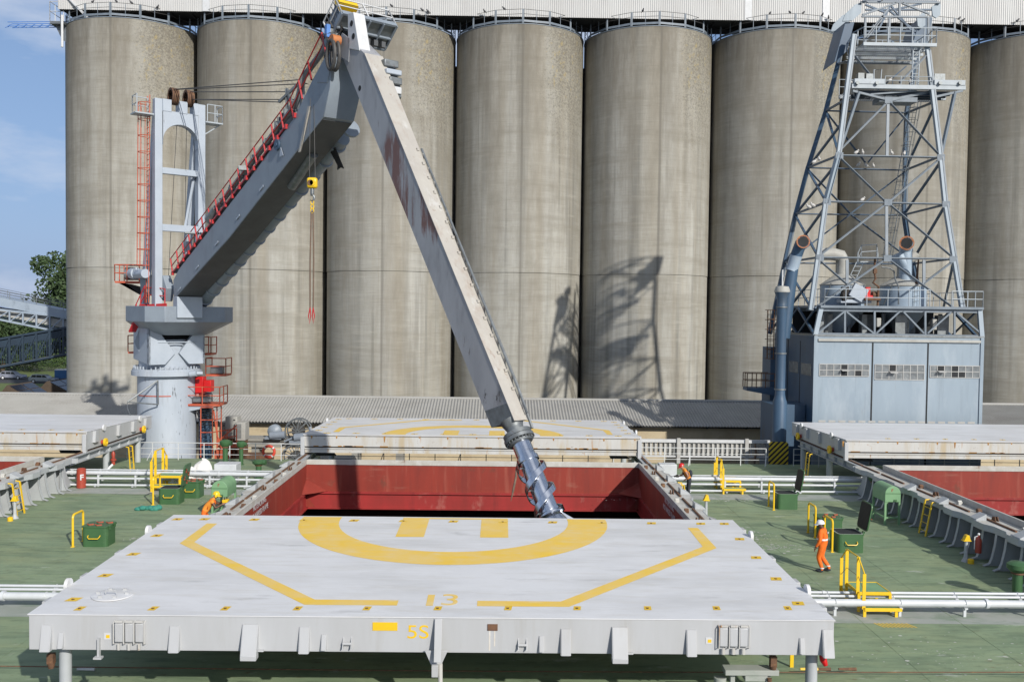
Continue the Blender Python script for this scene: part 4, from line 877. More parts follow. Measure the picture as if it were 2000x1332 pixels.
def helmet(t, c, m_, tilt=0, yaw=0):
    M = Matrix.Rotation(yaw, 3, 'Z') @ Matrix.Rotation(tilt, 3, 'Y'); c = V3(c); b = MB(); n = 18
    prof = [(.001, .125), (.06, .115), (.10, .08), (.122, .03), (.128, -.02)]; vs = []
    for r_, z in prof:
        for j in range(n): a = 6.28319*j/n; vs.append(c+M @ V3((r_*1.15*math.cos(a), r_*math.sin(a), z)))
    fs = [(i*n+j, (i+1)*n+j, (i+1)*n+(j+1) % n, i*n+(j+1) % n) for i in range(4) for j in range(n)]
    b.add(vs, fs, True)
    br = []
    for j in range(11): a = R(-75+15*j); br.append((c+M @ V3((.148*math.cos(a), .13*math.sin(a), -.02)), c+M @ V3((.148*math.cos(a)+.075*math.cos(a), .145*math.sin(a), -.045))))
    for p, q in zip(br[:-1], br[1:]): b.add([p[0], p[1], q[1], q[0]], [(0, 1, 2, 3)], True); b.add([p[0]-V3((0, 0, .01)), p[1]-V3((0, 0, .01)), q[1]-V3((0, 0, .01)), q[0]-V3((0, 0, .01))], [(3, 2, 1, 0)], True)
    b.tube([c+M @ V3((-.13, 0, .0)), c+M @ V3((-.06, 0, .108)), c+M @ V3((.05, 0, .118)), c+M @ V3((.14, 0, .01))], .014, 6)
    pbuild(b, 'helmet', m_, t)
def face(t, c, hd, skin, M=None):
    b = MB(); c = V3(c)
    for s in (-1, 1): b.ball(c+V3((-.005, s*.092, -.02)), .03, 8, 6, (.7, .4, 1))
    pbuild(b, 'ear', skin, t)
    b = MB()
    for s in (-1, 1): b.ball(c+V3((.088, s*.035, .0)), .012, 8, 6)
    b.box(c+V3((.092, 0, -.085)), (.012, .05, .01)); pbuild(b, 'eyes_mouth', 'navy', t)
def ring_band(t, c, r, h, m_, name, sc=(1, 1), M=None):
    b = MB(); b.lathe((0, 0, 0), [(r, -h/2), (r, h/2)], 20); b.v = [V3((c[0]+p.x*sc[0], c[1]+p.y*sc[1], c[2]+p.z)) for p in b.v]; pbuild(b, name, m_, t)
# worker in orange walking to the left, seen from behind
J = dict(pelvis=(0, 0, .95), waist=(.02, 0, 1.14), chest=(.05, 0, 1.36), neck=(.07, 0, 1.53), jaw=(.10, 0, 1.60), head=(.11, 0, 1.70), nose=(.20, 0, 1.635),
    shl=(.04, .20, 1.44), ell=(.02, .27, 1.15), wrl=(.16, .26, .92), pal=(.19, .26, .85), shr=(.04, -.20, 1.44), elr=(-.05, -.26, 1.15), wrr=(.03, -.25, .91), par=(.05, -.25, .84),
    hil=(.0, .10, .90), knl=(.12, .10, .50), anl=(-.02, .10, .10), tol=(.13, .11, .05), hir=(0, -.10, .90), knr=(.06, -.10, .50), anr=(-.22, -.10, .15), tor=(-.10, -.11, .06))
pz = at(1606, 1116, z=0)
for k_ in ('shl', 'shr', 'ell', 'elr', 'wrl', 'wrr', 'pal', 'par'): J[k_] = (J[k_][0], J[k_][1]*1.16, J[k_][2])
t = person((pz.x, pz.y, 0), R(148), J, 'person in orange coveralls and white helmet walking left across the right deck', dict(torso='orange', upperarm='orange', forearm='orange', leg='orange', foot='navy', head='darkskin', hand='darkskin'),
    dict(shl=1.25, shr=1.25, ell=1.3, elr=1.3, wrl=1.25, wrr=1.25, hil=1.12, hir=1.12, knl=1.25, knr=1.25, anl=1.35, anr=1.35, waist=1.28, chest=1.18, pelvis=1.15))
helmet(t, (.10, 0, 1.69), 'helmw', R(6)); face(t, (.11, 0, 1.65), 0, 'darkskin')
ring_band(t, (.025, 0, 1.16), .205, .06, 'silver', 'reflective_band', (.93, 1.08))
for s, k in (('l', (-.005, .10, .16)), ('r', (-.17, -.10, .22))): ring_band(t, k, .078, .04, 'silver', 'trouser_band')
b = MB(); b.box((-.155, -.06, 1.38), (.02, .13, .05)); pbuild(b, 'back_patch', 'white', t)
b = MB(); b.ball((.08, .11, .05), .075, 10, 6, (1.9, .75, .7)); b.ball((-.13, -.11, .07), .075, 10, 6, (1.9, .75, .7)); pbuild(b, 'boots', 'navy', t)
# red-helmeted man leaning over the hatch side
J = dict(pelvis=(-.10, 0, .95), waist=(-.02, 0, 1.12), chest=(.12, 0, 1.33), neck=(.22, 0, 1.47), jaw=(.29, 0, 1.52), head=(.31, 0, 1.61), nose=(.40, 0, 1.54),
    shl=(.12, .20, 1.39), ell=(-.02, .28, 1.13), wrl=(.10, .20, .98), pal=(.15, .16, .94), shr=(.14, -.20, 1.38), elr=(.22, -.25, 1.12), wrr=(.38, -.15, 1.08), par=(.44, -.12, 1.07),
    hil=(-.1, .10, .90), knl=(-.06, .11, .5), anl=(-.1, .12, .09), tol=(.05, .13, .04), hir=(-.1, -.10, .90), knr=(0, -.11, .5), anr=(-.05, -.12, .09), tor=(.1, -.13, .04))
t = person((9.15, 44.35, 0), R(172), J, 'person in red helmet and orange vest looking down into the open hatch', dict(torso='vest', upperarm='skin', forearm='skin', leg='navy', foot='navy', head='skin', hand='skin'))
helmet(t, (.30, 0, 1.60), 'helmr', R(22)); face(t, (.31, 0, 1.56), 0, 'skin')
b = MB(); b.ball((-.14, 0, 1.22), .17, 12, 8, (.6, .95, 1.15)); b.tube([(-.08, .14, 1.1), (.02, .17, 1.45), (.16, .15, 1.42), (.2, .13, 1.2), (.1, .14, 1.05)], .02, 6); b.tube([(-.08, -.14, 1.1), (.02, -.17, 1.45), (.16, -.15, 1.42), (.2, -.13, 1.2), (.1, -.14, 1.05)], .02, 6); pbuild(b, 'backpack', 'navy', t)
tc_ = thing('camera', 'small black camera held by the red-helmeted man', 'camera', (8.65, 44.36, 1.1)); b = MB(); b.box((8.66, 44.36, 1.1), (.12, .16, .11)); b.cyl((8.6, 44.36, 1.1), (8.5, 44.36, 1.08), .045, n=12); b.build('camera_body', 'black', tc_, bevel=.01)
# yellow-helmeted man leaning on the hatch side
J = dict(pelvis=(-.22, 0, .86), waist=(-.12, 0, 1.05), chest=(.08, 0, 1.27), neck=(.16, 0, 1.42), jaw=(.23, 0, 1.47), head=(.25, 0, 1.56), nose=(.345, 0, 1.50),
    shl=(.10, .21, 1.31), ell=(.30, .24, 1.12), wrl=(.54, .14, 1.30), pal=(.60, .10, 1.33), shr=(.10, -.21, 1.31), elr=(.24, -.30, 1.07), wrr=(.50, -.18, 1.20), par=(.57, -.14, 1.22),
    hil=(-.22, .10, .82), knl=(.0, .11, .46), anl=(-.22, .12, .09), tol=(-.08, .13, .04), hir=(-.24, -.10, .82), knr=(-.15, -.12, .45), anr=(-.42, -.12, .1), tor=(-.28, -.13, .04))
t = person((-11.42, 36.6, 0), R(12), J, 'person in yellow helmet leaning on the left side of the open hatch', dict(torso='vest', upperarm='darkskin', forearm='darkskin', leg='orange', foot='navy', head='skin', hand='skin'), dict(anl=1.3, anr=1.3, knl=1.2, knr=1.2))
helmet(t, (.24, 0, 1.56), 'helmy', R(12)); face(t, (.25, 0, 1.51), 0, 'skin')
b = MB(); b.ball((.23, -.13, 1.50), .05, 10, 6, (1, .5, 1.2)); b.ball((.23, .13, 1.50), .05, 10, 6, (1, .5, 1.2)); pbuild(b, 'ear_defender', 'helmy', t)
b = MB(); b.tube([(-.10, -.13, 1.0), (.02, -.17, 1.36), (.16, -.15, 1.36), (.2, -.13, 1.15)], .03, 6); b.tube([(-.10, .13, 1.0), (.02, .17, 1.36), (.16, .15, 1.36), (.2, .13, 1.15)], .03, 6); pbuild(b, 'vest_strap', 'orange', t)
tc_ = thing('remote_control', 'yellow remote control box held on the hatch edge by the yellow-helmeted man', 'remote control', (-10.8, 36.7, 1.48)); b = MB(); b.box((-10.82, 36.66, 1.30), (.22, .26, .12)); b.build('control_box', 'yellow', tc_, bevel=.015)
b = MB(); b.cyl((-10.84, 36.6, 1.36), (-10.84, 36.6, 1.45), .02, n=8); b.cyl((-10.80, 36.74, 1.36), (-10.80, 36.74, 1.45), .02, n=8); b.build('joystick', 'black', tc_)

# spilled grain dust on the deck: far too many specks to count
rn = random.Random(21); b = MB()
for (cx, cy, sx_, sy_, n) in ((9.6, 36.8, 1.7, .9, 420), (10.6, 35.2, 1.2, .5, 160), (10.5, 44.0, 3.5, .5, 260), (-12.8, 42.8, 2.0, .8, 160), (-13.9, 35.6, .5, .25, 50), (12, 24.0, 3, 1.5, 90)):
    for i in range(n):
        x, y = rn.gauss(cx, sx_*.55), rn.gauss(cy, sy_*.55); r_ = rn.uniform(.008, .035)*(2.2 if rn.random() < .12 else 1); a0 = rn.random()*6
        b.face([(x+r_*rn.uniform(.6, 1.7)*math.cos(a0+k*1.257), y+r_*rn.uniform(.5, 1.1)*math.sin(a0+k*1.257), .0075) for k in range(5)])
o = b.build('grain_dust', mat('grain_dust', (.55, .56, .50), (.46, .47, .41), 3, .9)); tag(o, 'pale spilled grain dust scattered over the green deck', 'grain dust'); o['kind'] = 'stuff'
# ================================================================ SILOS
SR, SY, SX, STEP, STOP, SEAM = 6.5085, 96.71, -37.89, 13.212, 36.65, 12.72
WH = ('leftmost concrete silo, bare sky on its left side', 'second concrete silo from the left, behind the crane mast', 'third concrete silo, behind the upper part of the leaning crane arm', 'fourth concrete silo, just right of the leaning crane arm',
      'fifth concrete silo, with the shadow of the steel tower on it', 'sixth concrete silo, half hidden by the left legs of the steel tower', 'seventh concrete silo, behind the steel lattice tower', 'shaded concrete silo at the right edge')
for i in range(8):
    x = SX+i*STEP; t = thing('silo', WH[i], 'silo', (x, SY, 0), 'row of concrete silos'); c = (x, SY, 0)
    b = MB(); b.lathe(c, [(SR, QZ), (SR, SEAM-.04), (SR-.05, SEAM-.03), (SR-.05, SEAM), (SR+.035, SEAM+.01), (SR+.035, STOP)], 96); b.build('wall', silo_mat(i), t)
    b = MB(); b.lathe(c, [(SR+.03, STOP), (SR+.07, STOP), (SR+.07, STOP+.07), (SR-.1, STOP+.08)], 96); b.build('coping', 'steelgrey', t)
    b = MB(); b.lathe(c, [(SR-.05, STOP+.1), (3.2, STOP+.75), (.01, STOP+1.1)], 48); b.build('roof', 'conc', t)
    n = 15; ring = [V3((x+(SR-.02)*math.cos(6.28319*(k+.3)/n), SY+(SR-.02)*math.sin(6.28319*(k+.3)/n), STOP+.12)) for k in range(n)]
    b = MB()
    for k in range(n): p, q = ring[k], ring[(k+1) % n]; b.beam(p+V3((0, 0, .22)), q+V3((0, 0, .22)), .05, .2)
    b.build('toe_board', 'steelgrey', t)
    b = MB()
    for k in range(n):
        p, q = ring[k], ring[(k+1) % n]; b.m = 0
        for hh in (.75, 1.2): b.tube([p+V3((0, 0, hh+.12)), q+V3((0, 0, hh+.12))], .024, 5, cap=False)
        b.m = 1
        for w_, tt in ((.09, .02), (.09, .98), (.045, .5)): r_ = p+(q-p)*tt; b.box(r_+V3((0, 0, .66)), (w_, w_, 1.32 if w_ > .06 else 1.2))
    b.build('railing', ['rope', 'steelgrey'], t)
    if i < 7: b = MB(); xx = x+STEP/2; b.bx(xx-.9, xx+.9, SY+1.0, SY+1.3, QZ, STOP-2.2); b.build('link_wall', 'conc', t)
# gallery on top
t = thing('conveyor_gallery', 'long cream corrugated gallery running along the tops of the silos', 'gallery', (0, 94, 38)); GY, GZ = 92.0, 37.9
b = MB(); x = -43.6; k = 0; vs = []; P_ = .21
while x < 76: vs += [(x, GY-(.045 if k % 2 else 0), GZ), (x, GY-(.045 if k % 2 else 0), GZ+9)]; vs += [(x+P_*.32, GY-(.045 if k % 2 else 0), GZ), (x+P_*.32, GY-(.045 if k % 2 else 0), GZ+9)]; x += P_/2; k += 1
n = len(vs)//2; b.add(vs, [(2*i, 2*i+2, 2*i+3, 2*i+1) for i in range(n-1)]); b.build('cladding', 'clad', t)
b = MB(); b.bx(-43.55, 76, GY+.12, 95.6, GZ+.12, GZ+9); b.bx(-43.55, 76, 92.2, 92.5, GZ-.02, GZ+.11); b.bx(-43.55, 76, 95.2, 95.55, GZ-.35, GZ+.11)
for i in range(60): xx = -43+i*2; b.bx(xx, xx+.12, 92.5, 95.2, GZ-.03, GZ+.11)
b.build('underside', 'dark', t)
b = MB()
for xx in (-29.5, 23.8, 31.5): b.bx(xx, xx+.7, GY-.09, GY-.05, GZ+.02, GZ+9)
b.build('trim_panel', 'white', t)
b = MB()
for i in range(8):
    for dx in (-2, 2): b.box((SX+i*STEP+dx, 94.4, STOP+.6), (.3, .3, 1.3))
b.build('support', 'dark', t)
b = MB(); p = at(104, 46, Y=93); q = at(131, 46, Y=93); b.bx(p.x, q.x, 92.3, 94.5, p.z-.25, p.z); b.ext([(p.x+.2, 93, p.z-.25), (q.x, 93, p.z-.25), (q.x, 93, p.z-1.9), (q.x-.5, 93, p.z-1.6)], (0, 1, 0)); b.build('landing', 'dull', t)
b = MB(); b.rails([(q.x, 92.3, p.z), (p.x, 92.3, p.z), (p.x, 94.5, p.z)], 1.9, .035, 1, 1.0); b.beam((q.x-.6, 92.2, p.z+3.4), (q.x+3.2, 91.6, p.z-.4), .5, .12); b.build('stair_rail', 'white', t)
b = MB(); b.cyl((q.x-.02, 92, p.z-2.6), (q.x-.02, 92, p.z+.5), .12, n=8); b.build('downpipe', 'white', t)
t = thing('gantry_jib', 'thin blue lattice jib sticking out left of the leftmost silo, against the sky', 'jib', at(130, 48, Y=99)); b = MB(); A, B = at(15, 47, Y=99), at(140, 46, Y=99)
for dy, dz in ((0, 0), (0, .42), (.9, .1), (.9, .5)): b.tube([A+V3((0, dy, dz-.25)), B+V3((0, dy, dz-.25))], .045, 5)
for i in range(9): p = A+(B-A)*(i/8); b.beam(p+V3((0, 0, -.25)), p+V3((0, .9, .25)), .05); b.beam(p+V3((0, -.5, -.55)), p+V3((0, .2, -.25)), .06)
b.build('truss', 'bluebit', t)
# ================================================================ WAREHOUSE
EY, EZ, RY, RZ = 70.0, .353, 75.7, 1.72
t = thing('warehouse', 'long low warehouse with grey corrugated roof in front of the silos', 'warehouse', (0, EY, QZ))
b = MB(); vs = []; x = -75; k = 0; P_ = .177; dr = (.045, .012, -.045, -.012)
while x < 75: dz = dr[k % 4]; vs += [(x, EY, EZ+dz), (x, RY, RZ+dz)]; x += P_/4*1.35; k += 1
n = len(vs)//2; b.add(vs, [(2*i, 2*i+2, 2*i+3, 2*i+1) for i in range(n-1)]); b.build('roof', 'roof', t)
b = MB(); b.face([(-75, RY, RZ), (75, RY, RZ), (75, 81.4, EZ), (-75, 81.4, EZ)]); b.build('rear_roof', 'roof', t)
b = MB(); b.tube([(-75, RY, RZ+.03), (75, RY, RZ+.03)], .13, 8); b.build('ridge_cap', 'roof', t)
b = MB(); b.bx(-75, 75, EY+.65, 80.8, QZ, EZ-.1); b.build('wall', 'cream', t)
b = MB()
for i in range(50): b.beam((-74+i*3, EY+.64, EZ-.2), (-74+i*3, EY+.05, EZ-.06), .08, .12)
b.bx(-75, 75, EY+.1, EY+.2, EZ-.14, EZ-.06); b.build('eave_rafter', 'dark', t)
# ================================================================ QUAY CLUTTER behind the rail
t = thing('concrete_beam', 'long grey concrete beam on the quay carrying two cable reels', 'beam', (-12.5, 63, QZ)); b = MB(); b.bx(-17.6, -6, 62.6, 64.2, -.45, -.02); b.bx(-17.6, -6, 62.45, 64.3, -.02, .12)
for xx in (-16.8, -13.5, -10, -7): b.bx(xx, xx+.5, 62.8, 64, QZ, -.45)
b.build('beam_body', 'conc', t)
def reel(c, r, spokes, label, mt_):
    t = thing('cable_reel', label, 'cable reel', c, 'cable reels on the quay'); c = V3(c)
    if spokes:
        for dy in (-.35, .35):
            b = MB(); b.tube([c+V3((r*math.cos(a), dy, r*math.sin(a))) for a in [6.28319*i/36 for i in range(36)]], .05, 6, closed=True); b.build('rim', mt_, t)
            for k in range(10): a = .2+k*.6283; b = MB(); b.beam(c+V3((0, dy, 0)), c+V3((r*math.cos(a), dy, r*math.sin(a))), .07, .05); b.build('spoke', mt_, t)
        b = MB(); b.cyl(c-V3((0, .33, 0)), c+V3((0, .33, 0)), r*.48, n=28); b.build('wound_cable', 'rope', t)
    else:
        b = MB(); b.lathe((0, 0, 0), [(.001, -.3), (r, -.25), (r, .1), (r*.5, .3), (.001, .32)], 28); b.v = [V3((c.x+p.x, c.y-p.z, c.z+p.y)) for p in b.v]; b.build('drum_shell', mt_, t)
    b = MB(); b.cyl(c+V3((-.1, -.75, -r*.45)), c+V3((.9, -.75, -r*.3)), .26, n=14); b.beam(c+V3((-r, -.6, -r*.8)), c+V3((.4, -.6, -.1)), .14, .1); b.box(c+V3((.1, -.6, -r*.8)), (1.1, .5, .16)); b.build('drive_motor', 'crane', t)
reel(at(536, 842, Y=63), .46, 0, 'grey closed cable drum on the concrete beam', 'crane')
reel(at(583, 841, Y=62.6), .82, 1, 'large spoked cable reel on the concrete beam, beside the far cover', 'dull')
reel(at(578, 893, Y=60.5), .85, 1, 'spoked cable reel below the concrete beam, behind the ship rail', 'dull')
t = thing('conveyor_cover', 'rounded grey conveyor cover on the quay behind the lifebuoy', 'conveyor', (-11, 61, QZ)); b = MB(); b.ext([(-14.5, 60.3, QZ), (-8.8, 60.3, QZ), (-8.8, 60.3, -2.2), (-9.6, 60.3, -.75), (-13.9, 60.3, -.75), (-14.5, 60.3, -2)], (0, 1.2, 0)); b.build('cover_body', 'conc', t, bevel=.05)
t = thing('conveyor_cover', 'low brown machine on the quay right of the crane column base', 'conveyor', (-15.8, 61, QZ)); b = MB(); b.bx(-17.3, -14.8, 60.5, 61.5, QZ, -1.1); b.bx(-17.2, -14.9, 60.4, 61.4, -1.05, -.6); b.build('cover_body', 'rust', t, bevel=.05)
def cabinet(x0, x1, y0, y1, Y, label, louv=False):
    a, c = at(x0, y1, Y=Y), at(x1, y0, Y=Y); t = thing('switch_cabinet', label, 'cabinet', ((a.x+c.x)/2, Y, a.z), 'cabinets beside the crane column')
    b = MB(); b.bx(a.x, c.x, Y, Y+1.0, a.z, c.z); b.build('cabinet_body', 'cap', t, bevel=.02)
    if louv:
        b = MB()
        for k in range(12): z = a.z+.12+k*(c.z-a.z-.2)/12; b.bx(a.x+.06, a.x+(c.x-a.x)*.62, Y-.02, Y-.004, z, z+.05)
        b.build('louvre', 'dull', t)
    else: b = MB(); b.bx(c.x-.25, c.x-.12, Y-.02, Y-.004, c.z-.25, c.z-.18); b.build('nameplate', 'dark', t)
    b = MB(); b.bx(a.x+.05, c.x-.05, Y+.1, Y+.9, QZ, a.z); b.build('stand', 'rust', t)
cabinet(440, 463, 814, 856, 62.0, 'tall pale switch cabinet right of the crane column')
cabinet(459, 479, 825, 860, 61.6, 'pale louvred cabinet beside the tall one', True)
cabinet(428, 442, 825, 862, 62.4, 'narrow pale cabinet left of the tall one')
t = thing('quay_platform', 'orange railed platform below the switch cabinets', 'platform', at(455, 870, Y=61)); p, q = at(425, 872, Y=61), at(462, 866, Y=61); b = MB(); b.box((p+q)/2+V3((0, .5, -.1)), (q.x-p.x, 1.2, .12)); b.build('platform_floor', 'orail', t)
b = MB(); b.rails([p, q], 1.0, .035, 1, .6); b.beam(p+V3((0, 0, .3)), q+V3((0, 0, 1.2)), .09, .09); b.build('platform_rail', 'orail', t); b = MB(); b.box((p+q)/2+V3((-.3, .2, -.7)), (1.0, .6, .7)); b.build('hopper', 'orail', t)
b = MB()
for k in range(5): b.box((p.x+.1+k*.3, p.y+.3, (p.z+QZ)/2), (.1, .1, p.z-QZ-.2))
b.build('platform_leg', 'rust', t)
t = thing('louvred_conveyor', 'white slatted conveyor frame on the quay between far cover and tower', 'conveyor', (15, 59.5, QZ)); p0, p1 = at(1250, 866, Y=59.5), at(1500, 872, Y=59.5); x0, x1, z1 = p0.x, p1.x+.1, p0.z+.1
b = MB(); b.bx(x0, x1, 59.4, 59.6, z1, z1+.2); b.bx(x0, x1, 59.4, 59.6, z1-.95, z1-.85); b.build('frame_rail', 'white', t)
n = int((x1-x0)/.31)
for i in range(n): xx = x0+.1+i*.31; b = MB(); b.box((xx, 59.55, z1-.42), (.17, .05, .82), Matrix.Rotation(R(20), 3, 'Z')); b.box((xx-.12, 59.68, z1-.35), (.1, .1, .6)); b.build('slat', 'louv', t)
for px_ in (1325, 1458): xx = at(px_, 880, Y=59.4).x; b = MB(); b.box((xx, 59.35, (z1+.3+QZ)/2), (.22, .12, z1+.3-QZ)); b.build('post', 'louv', t)
b = MB(); b.bx(x0, x1, 60.6, 60.9, -1.6, -1.2); b.build('green_pipe', 'ltgreen', t)
b = MB(); xx = at(1475, 880, Y=59.2).x; b.tube([(xx, 59.2, z1), (xx+.05, 59.2, z1-.6), (xx-.03, 59.2, z1-1.2), (xx+.04, 59.2, z1-1.9)], [.05, .08, .07, .03], 7); b.build('hanging_rope', 'sling', t)
# ================================================================ LEFT BACKGROUND
def conveyor(Y, top0, top1, bot0, bot1, label, wdt, mt_, dark=False):
    A, B, C, D = at(-60, top0, Y=Y), at(150, top1, Y=Y), at(-60, bot0, Y=Y), at(150, bot1, Y=Y); t = thing('conveyor_bridge', label, 'conveyor bridge', (A+B)/2, 'conveyor bridges left of the silos')
    for nm, P, Q, hh in (('upper_chord', A, B, .22), ('lower_chord', C, D, .22)):
        for dy in (0, wdt): b = MB(); b.beam(P+V3((0, dy, 0)), Q+V3((0, dy, 0)), .2, hh); b.build(nm, mt_, t)
    n = 8
    for dy in (0, wdt):
        for i in range(n+1):
            f = i/n; p, q = A+(B-A)*f+V3((0, dy, 0)), C+(D-C)*f+V3((0, dy, 0)); b = MB(); b.beam(p, q, .16); 
            if i < n: b.beam(q, A+(B-A)*((i+1)/n)+V3((0, dy, 0)), .11)
            b.build('lattice', mt_, t)
    return t, A, B, C, D
t, A, B, C, D = conveyor(112, 598, 622, 612, 655, 'pale upper conveyor bridge sloping down to the leftmost silo', 2.6, 'bluehaze')
b = MB(); A2, B2 = at(-60, 569, Y=112), at(150, 611, Y=112); A3, B3 = at(-60, 586, Y=112), at(150, 628, Y=112); b.ext([A2, B2, B3, A3], (0, 2.6, 0)); b.build('cladding', 'bluehaze', t)
b = MB(); b.ext([at(-60, 590, Y=112.6), at(150, 630, Y=112.6), at(150, 646, Y=112.6), at(-60, 604, Y=112.6)], (0, 1.2, 0)); b.build('belt', 'louv', t)
b = MB(); b.rails([A2, B2], .85, .03, 2, 1.6); b.rails([A2+V3((0, 2.6, 0)), B2+V3((0, 2.6, 0))], .85, .03, 2, 1.6); b.build('walkway_rail', 'dull', t)
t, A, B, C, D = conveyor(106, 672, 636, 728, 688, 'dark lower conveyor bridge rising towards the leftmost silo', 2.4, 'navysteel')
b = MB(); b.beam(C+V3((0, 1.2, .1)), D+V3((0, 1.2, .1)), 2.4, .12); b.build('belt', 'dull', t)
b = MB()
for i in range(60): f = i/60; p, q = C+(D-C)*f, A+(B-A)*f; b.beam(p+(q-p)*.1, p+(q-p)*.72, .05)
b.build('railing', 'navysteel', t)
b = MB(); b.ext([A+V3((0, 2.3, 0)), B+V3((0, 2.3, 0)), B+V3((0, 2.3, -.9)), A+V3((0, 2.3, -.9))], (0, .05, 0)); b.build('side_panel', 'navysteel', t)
def shed(x0, x1, y_, Y, label):
    a, c = at(x0, y_, Y=Y), at(x1, y_, Y=Y); L_ = c.x-a.x; t = thing('solar_shed', label, 'shed', ((a.x+c.x)/2, Y, QZ), 'solar-roofed sheds left of the silos'); zr = a.z
    b = MB(); b.bx(a.x+.2, c.x-.2, Y+.2, Y+5, QZ, zr-1.7); b.build('wall', 'roof', t)
    b = MB(); b.ext([(a.x, Y, zr-1.9), (a.x+L_*.35, Y, zr), (c.x, Y, zr-1.8)], (0, 5.2, 0)); b.build('roof', 'bark', t)
    b = MB()
    for i in range(3):
        f0, f1 = .08+i*.31, .08+i*.31+.28
        for j in range(2): p = lambda f, yy: (a.x+L_*(.35+.65*f), Y+.2+yy, zr-1.8*f+.05); b.face([p(f0, j*2.5), p(f1, j*2.5), p(f1, j*2.5+2.3), p(f0, j*2.5+2.3)])
    b.build('solar_panel', 'solar', t); return t
shed(-15, 66, 752, 101, 'small shed with dark solar roof, furthest left above the warehouse roof')
shed(60, 150, 744, 108, 'shed with dark solar roof between small shed and leftmost silo')
def car(x, z_y, Y, ln, label, paint, van=False):
    p = at(x, z_y, Y=Y); c = V3((p.x, Y, QZ)); t = thing('parked_car' if not van else 'van', label, 'van' if van else 'car', c, 'vehicles on the road'); w_ = 1.75; s = ln/4.4
    if van: body = [(-2.2, .3), (2.2, .3), (2.2, 1.0), (1.5, 1.25), (1.1, 2.1), (-2.2, 2.1)]
    else: body = [(-2.15, .3), (2.15, .3), (2.2, .62), (1.95, .82), (1.05, .92), (-2.1, .98), (-2.2, .7)]
    b = MB(); b.ext([c+V3((q*s, 0, z)) for q, z in body], (0, w_, 0)); b.build('body', paint, t, bevel=.06)
    if not van:
        cab = [(1.05, .92), (.35, 1.42), (-1.6, 1.46), (-2.05, .97)]
        b = MB(); b.ext([c+V3((q*s, .12, z)) for q, z in cab], (0, w_-.24, 0)); b.build('cabin', paint, t, bevel=.05)
        b = MB()
        for q0, q1 in ((.85, .05), (-.05, -.9), (-1.0, -1.75)): b.face([c+V3((q*s, .11, z)) for q, z in ((q0, .96), (q1, .96), (q1 if q1 > -1.5 else -1.6, 1.36), (q0-.45 if q0 > .5 else q0, 1.36))])
        b.build('window', 'carglass', t)
    else: b = MB(); b.face([c+V3((q*s, -.01, z)) for q, z in ((1.4, 1.25), (.5, 1.25), (.5, 1.95), (1.05, 1.95))]); b.build('window', 'carglass', t); b = MB(); b.bx(c.x-2.2*s, c.x+1.1*s, Y, Y+w_, QZ+2.1, QZ+2.25); b.build('roof', 'white', t)
    for q in (-1.35, 1.35):
        b = MB(); b.cyl(c+V3((q*s, -.02, .31)), c+V3((q*s, .2, .31)), .32, n=16); b.build('wheel', 'black', t); b = MB(); b.cyl(c+V3((q*s, -.03, .31)), c+V3((q*s, .0, .31)), .19, n=12); b.build('hubcap', 'silver', t)
    return t
car(81, 738, 161, 4.6, 'silver grey estate car on the road left of the silos', 'carsilver')
car(20, 730, 168, 4.4, 'pale lilac car behind the silver one on the road', 'carlilac')
car(133, 735, 163, 4.8, 'dark blue van with white roof, half hidden by the leftmost silo', 'vanblue', True)
def foliage(b, c, r, n, sc, rn, lo=.09, hi=.22):
    """leaf-clump cards scattered in lumps through a crown volume"""
    lumps = [(V3((rn.gauss(0, .42)*sc[0], rn.gauss(0, .42)*sc[1], rn.uniform(-.8, .8)*sc[2]))*r, r*rn.uniform(.24, .46)) for _ in range(44)]
    for i in range(n):
        lc, lr = rn.choice(lumps); d = V3((rn.gauss(0, 1), rn.gauss(0, 1), rn.gauss(0, 1))).normalized()*lr*rn.random()**.4; p = V3(c)+lc+d
        s = r*rn.uniform(lo, hi)*.35; a = V3((rn.gauss(0, 1), rn.gauss(0, 1), rn.gauss(0, .7))).normalized(); e_ = a.cross(V3((rn.gauss(0, 1), rn.gauss(0, 1), rn.gauss(0, 1)))).normalized(); f_ = a.cross(e_)
        b.add([p-e_*s, p+f_*s*.6, p+e_*s, p-f_*s*.6], [(0, 1, 2, 3)])
def tree(x, y, Y, h, r, label, mt_='leaf', n=2600, seed=1, sc=(1, 1, 1.35)):
    p = at(x, y, Y=Y); rn = random.Random(seed); t = thing('tree', label, 'tree', (p.x, Y, QZ), 'trees left of the silos'); z1 = QZ+h
    b = MB(); b.tube([(p.x, Y, QZ), (p.x+.2, Y, QZ+h*.3), (p.x-.1, Y, QZ+h*.55), (p.x, Y, QZ+h*.9)], [.45, .34, .25, .06], 8)
    for k in range(9): a = rn.random()*6.28; z = QZ+h*rn.uniform(.3, .7); b.tube([(p.x, Y, z), (p.x+r*.35*math.cos(a), Y+r*.35*math.sin(a), z+h*.09), (p.x+r*.75*math.cos(a), Y+r*.75*math.sin(a), z+h*.2)], [.16, .1, .03], 6)
    b.build('trunk', 'bark', t)
    b = MB(); foliage(b, (p.x, Y, QZ+h*.62), r, n, sc, rn); b.build('crown', mt_, t); return t
tree(140, 600, 200, 25.2, 7.2, 'tall dark green tree beside the leftmost silo, above the conveyor bridges', n=13000, seed=5)
tree(5, 640, 185, 10.5, 6.0, 'dark tree behind the conveyor bridges at the left edge', n=5200, seed=8, sc=(1.3, 1, .8))
tree(62, 640, 215, 9.5, 6.0, 'yellow-green trees between the conveyor bridges', 'leafb', n=5200, seed=9, sc=(1.5, 1, .75))
tree(118, 655, 205, 9.0, 6.0, 'dark bushy tree low beside the leftmost silo', n=5200, seed=12, sc=(1.4, 1, .75))
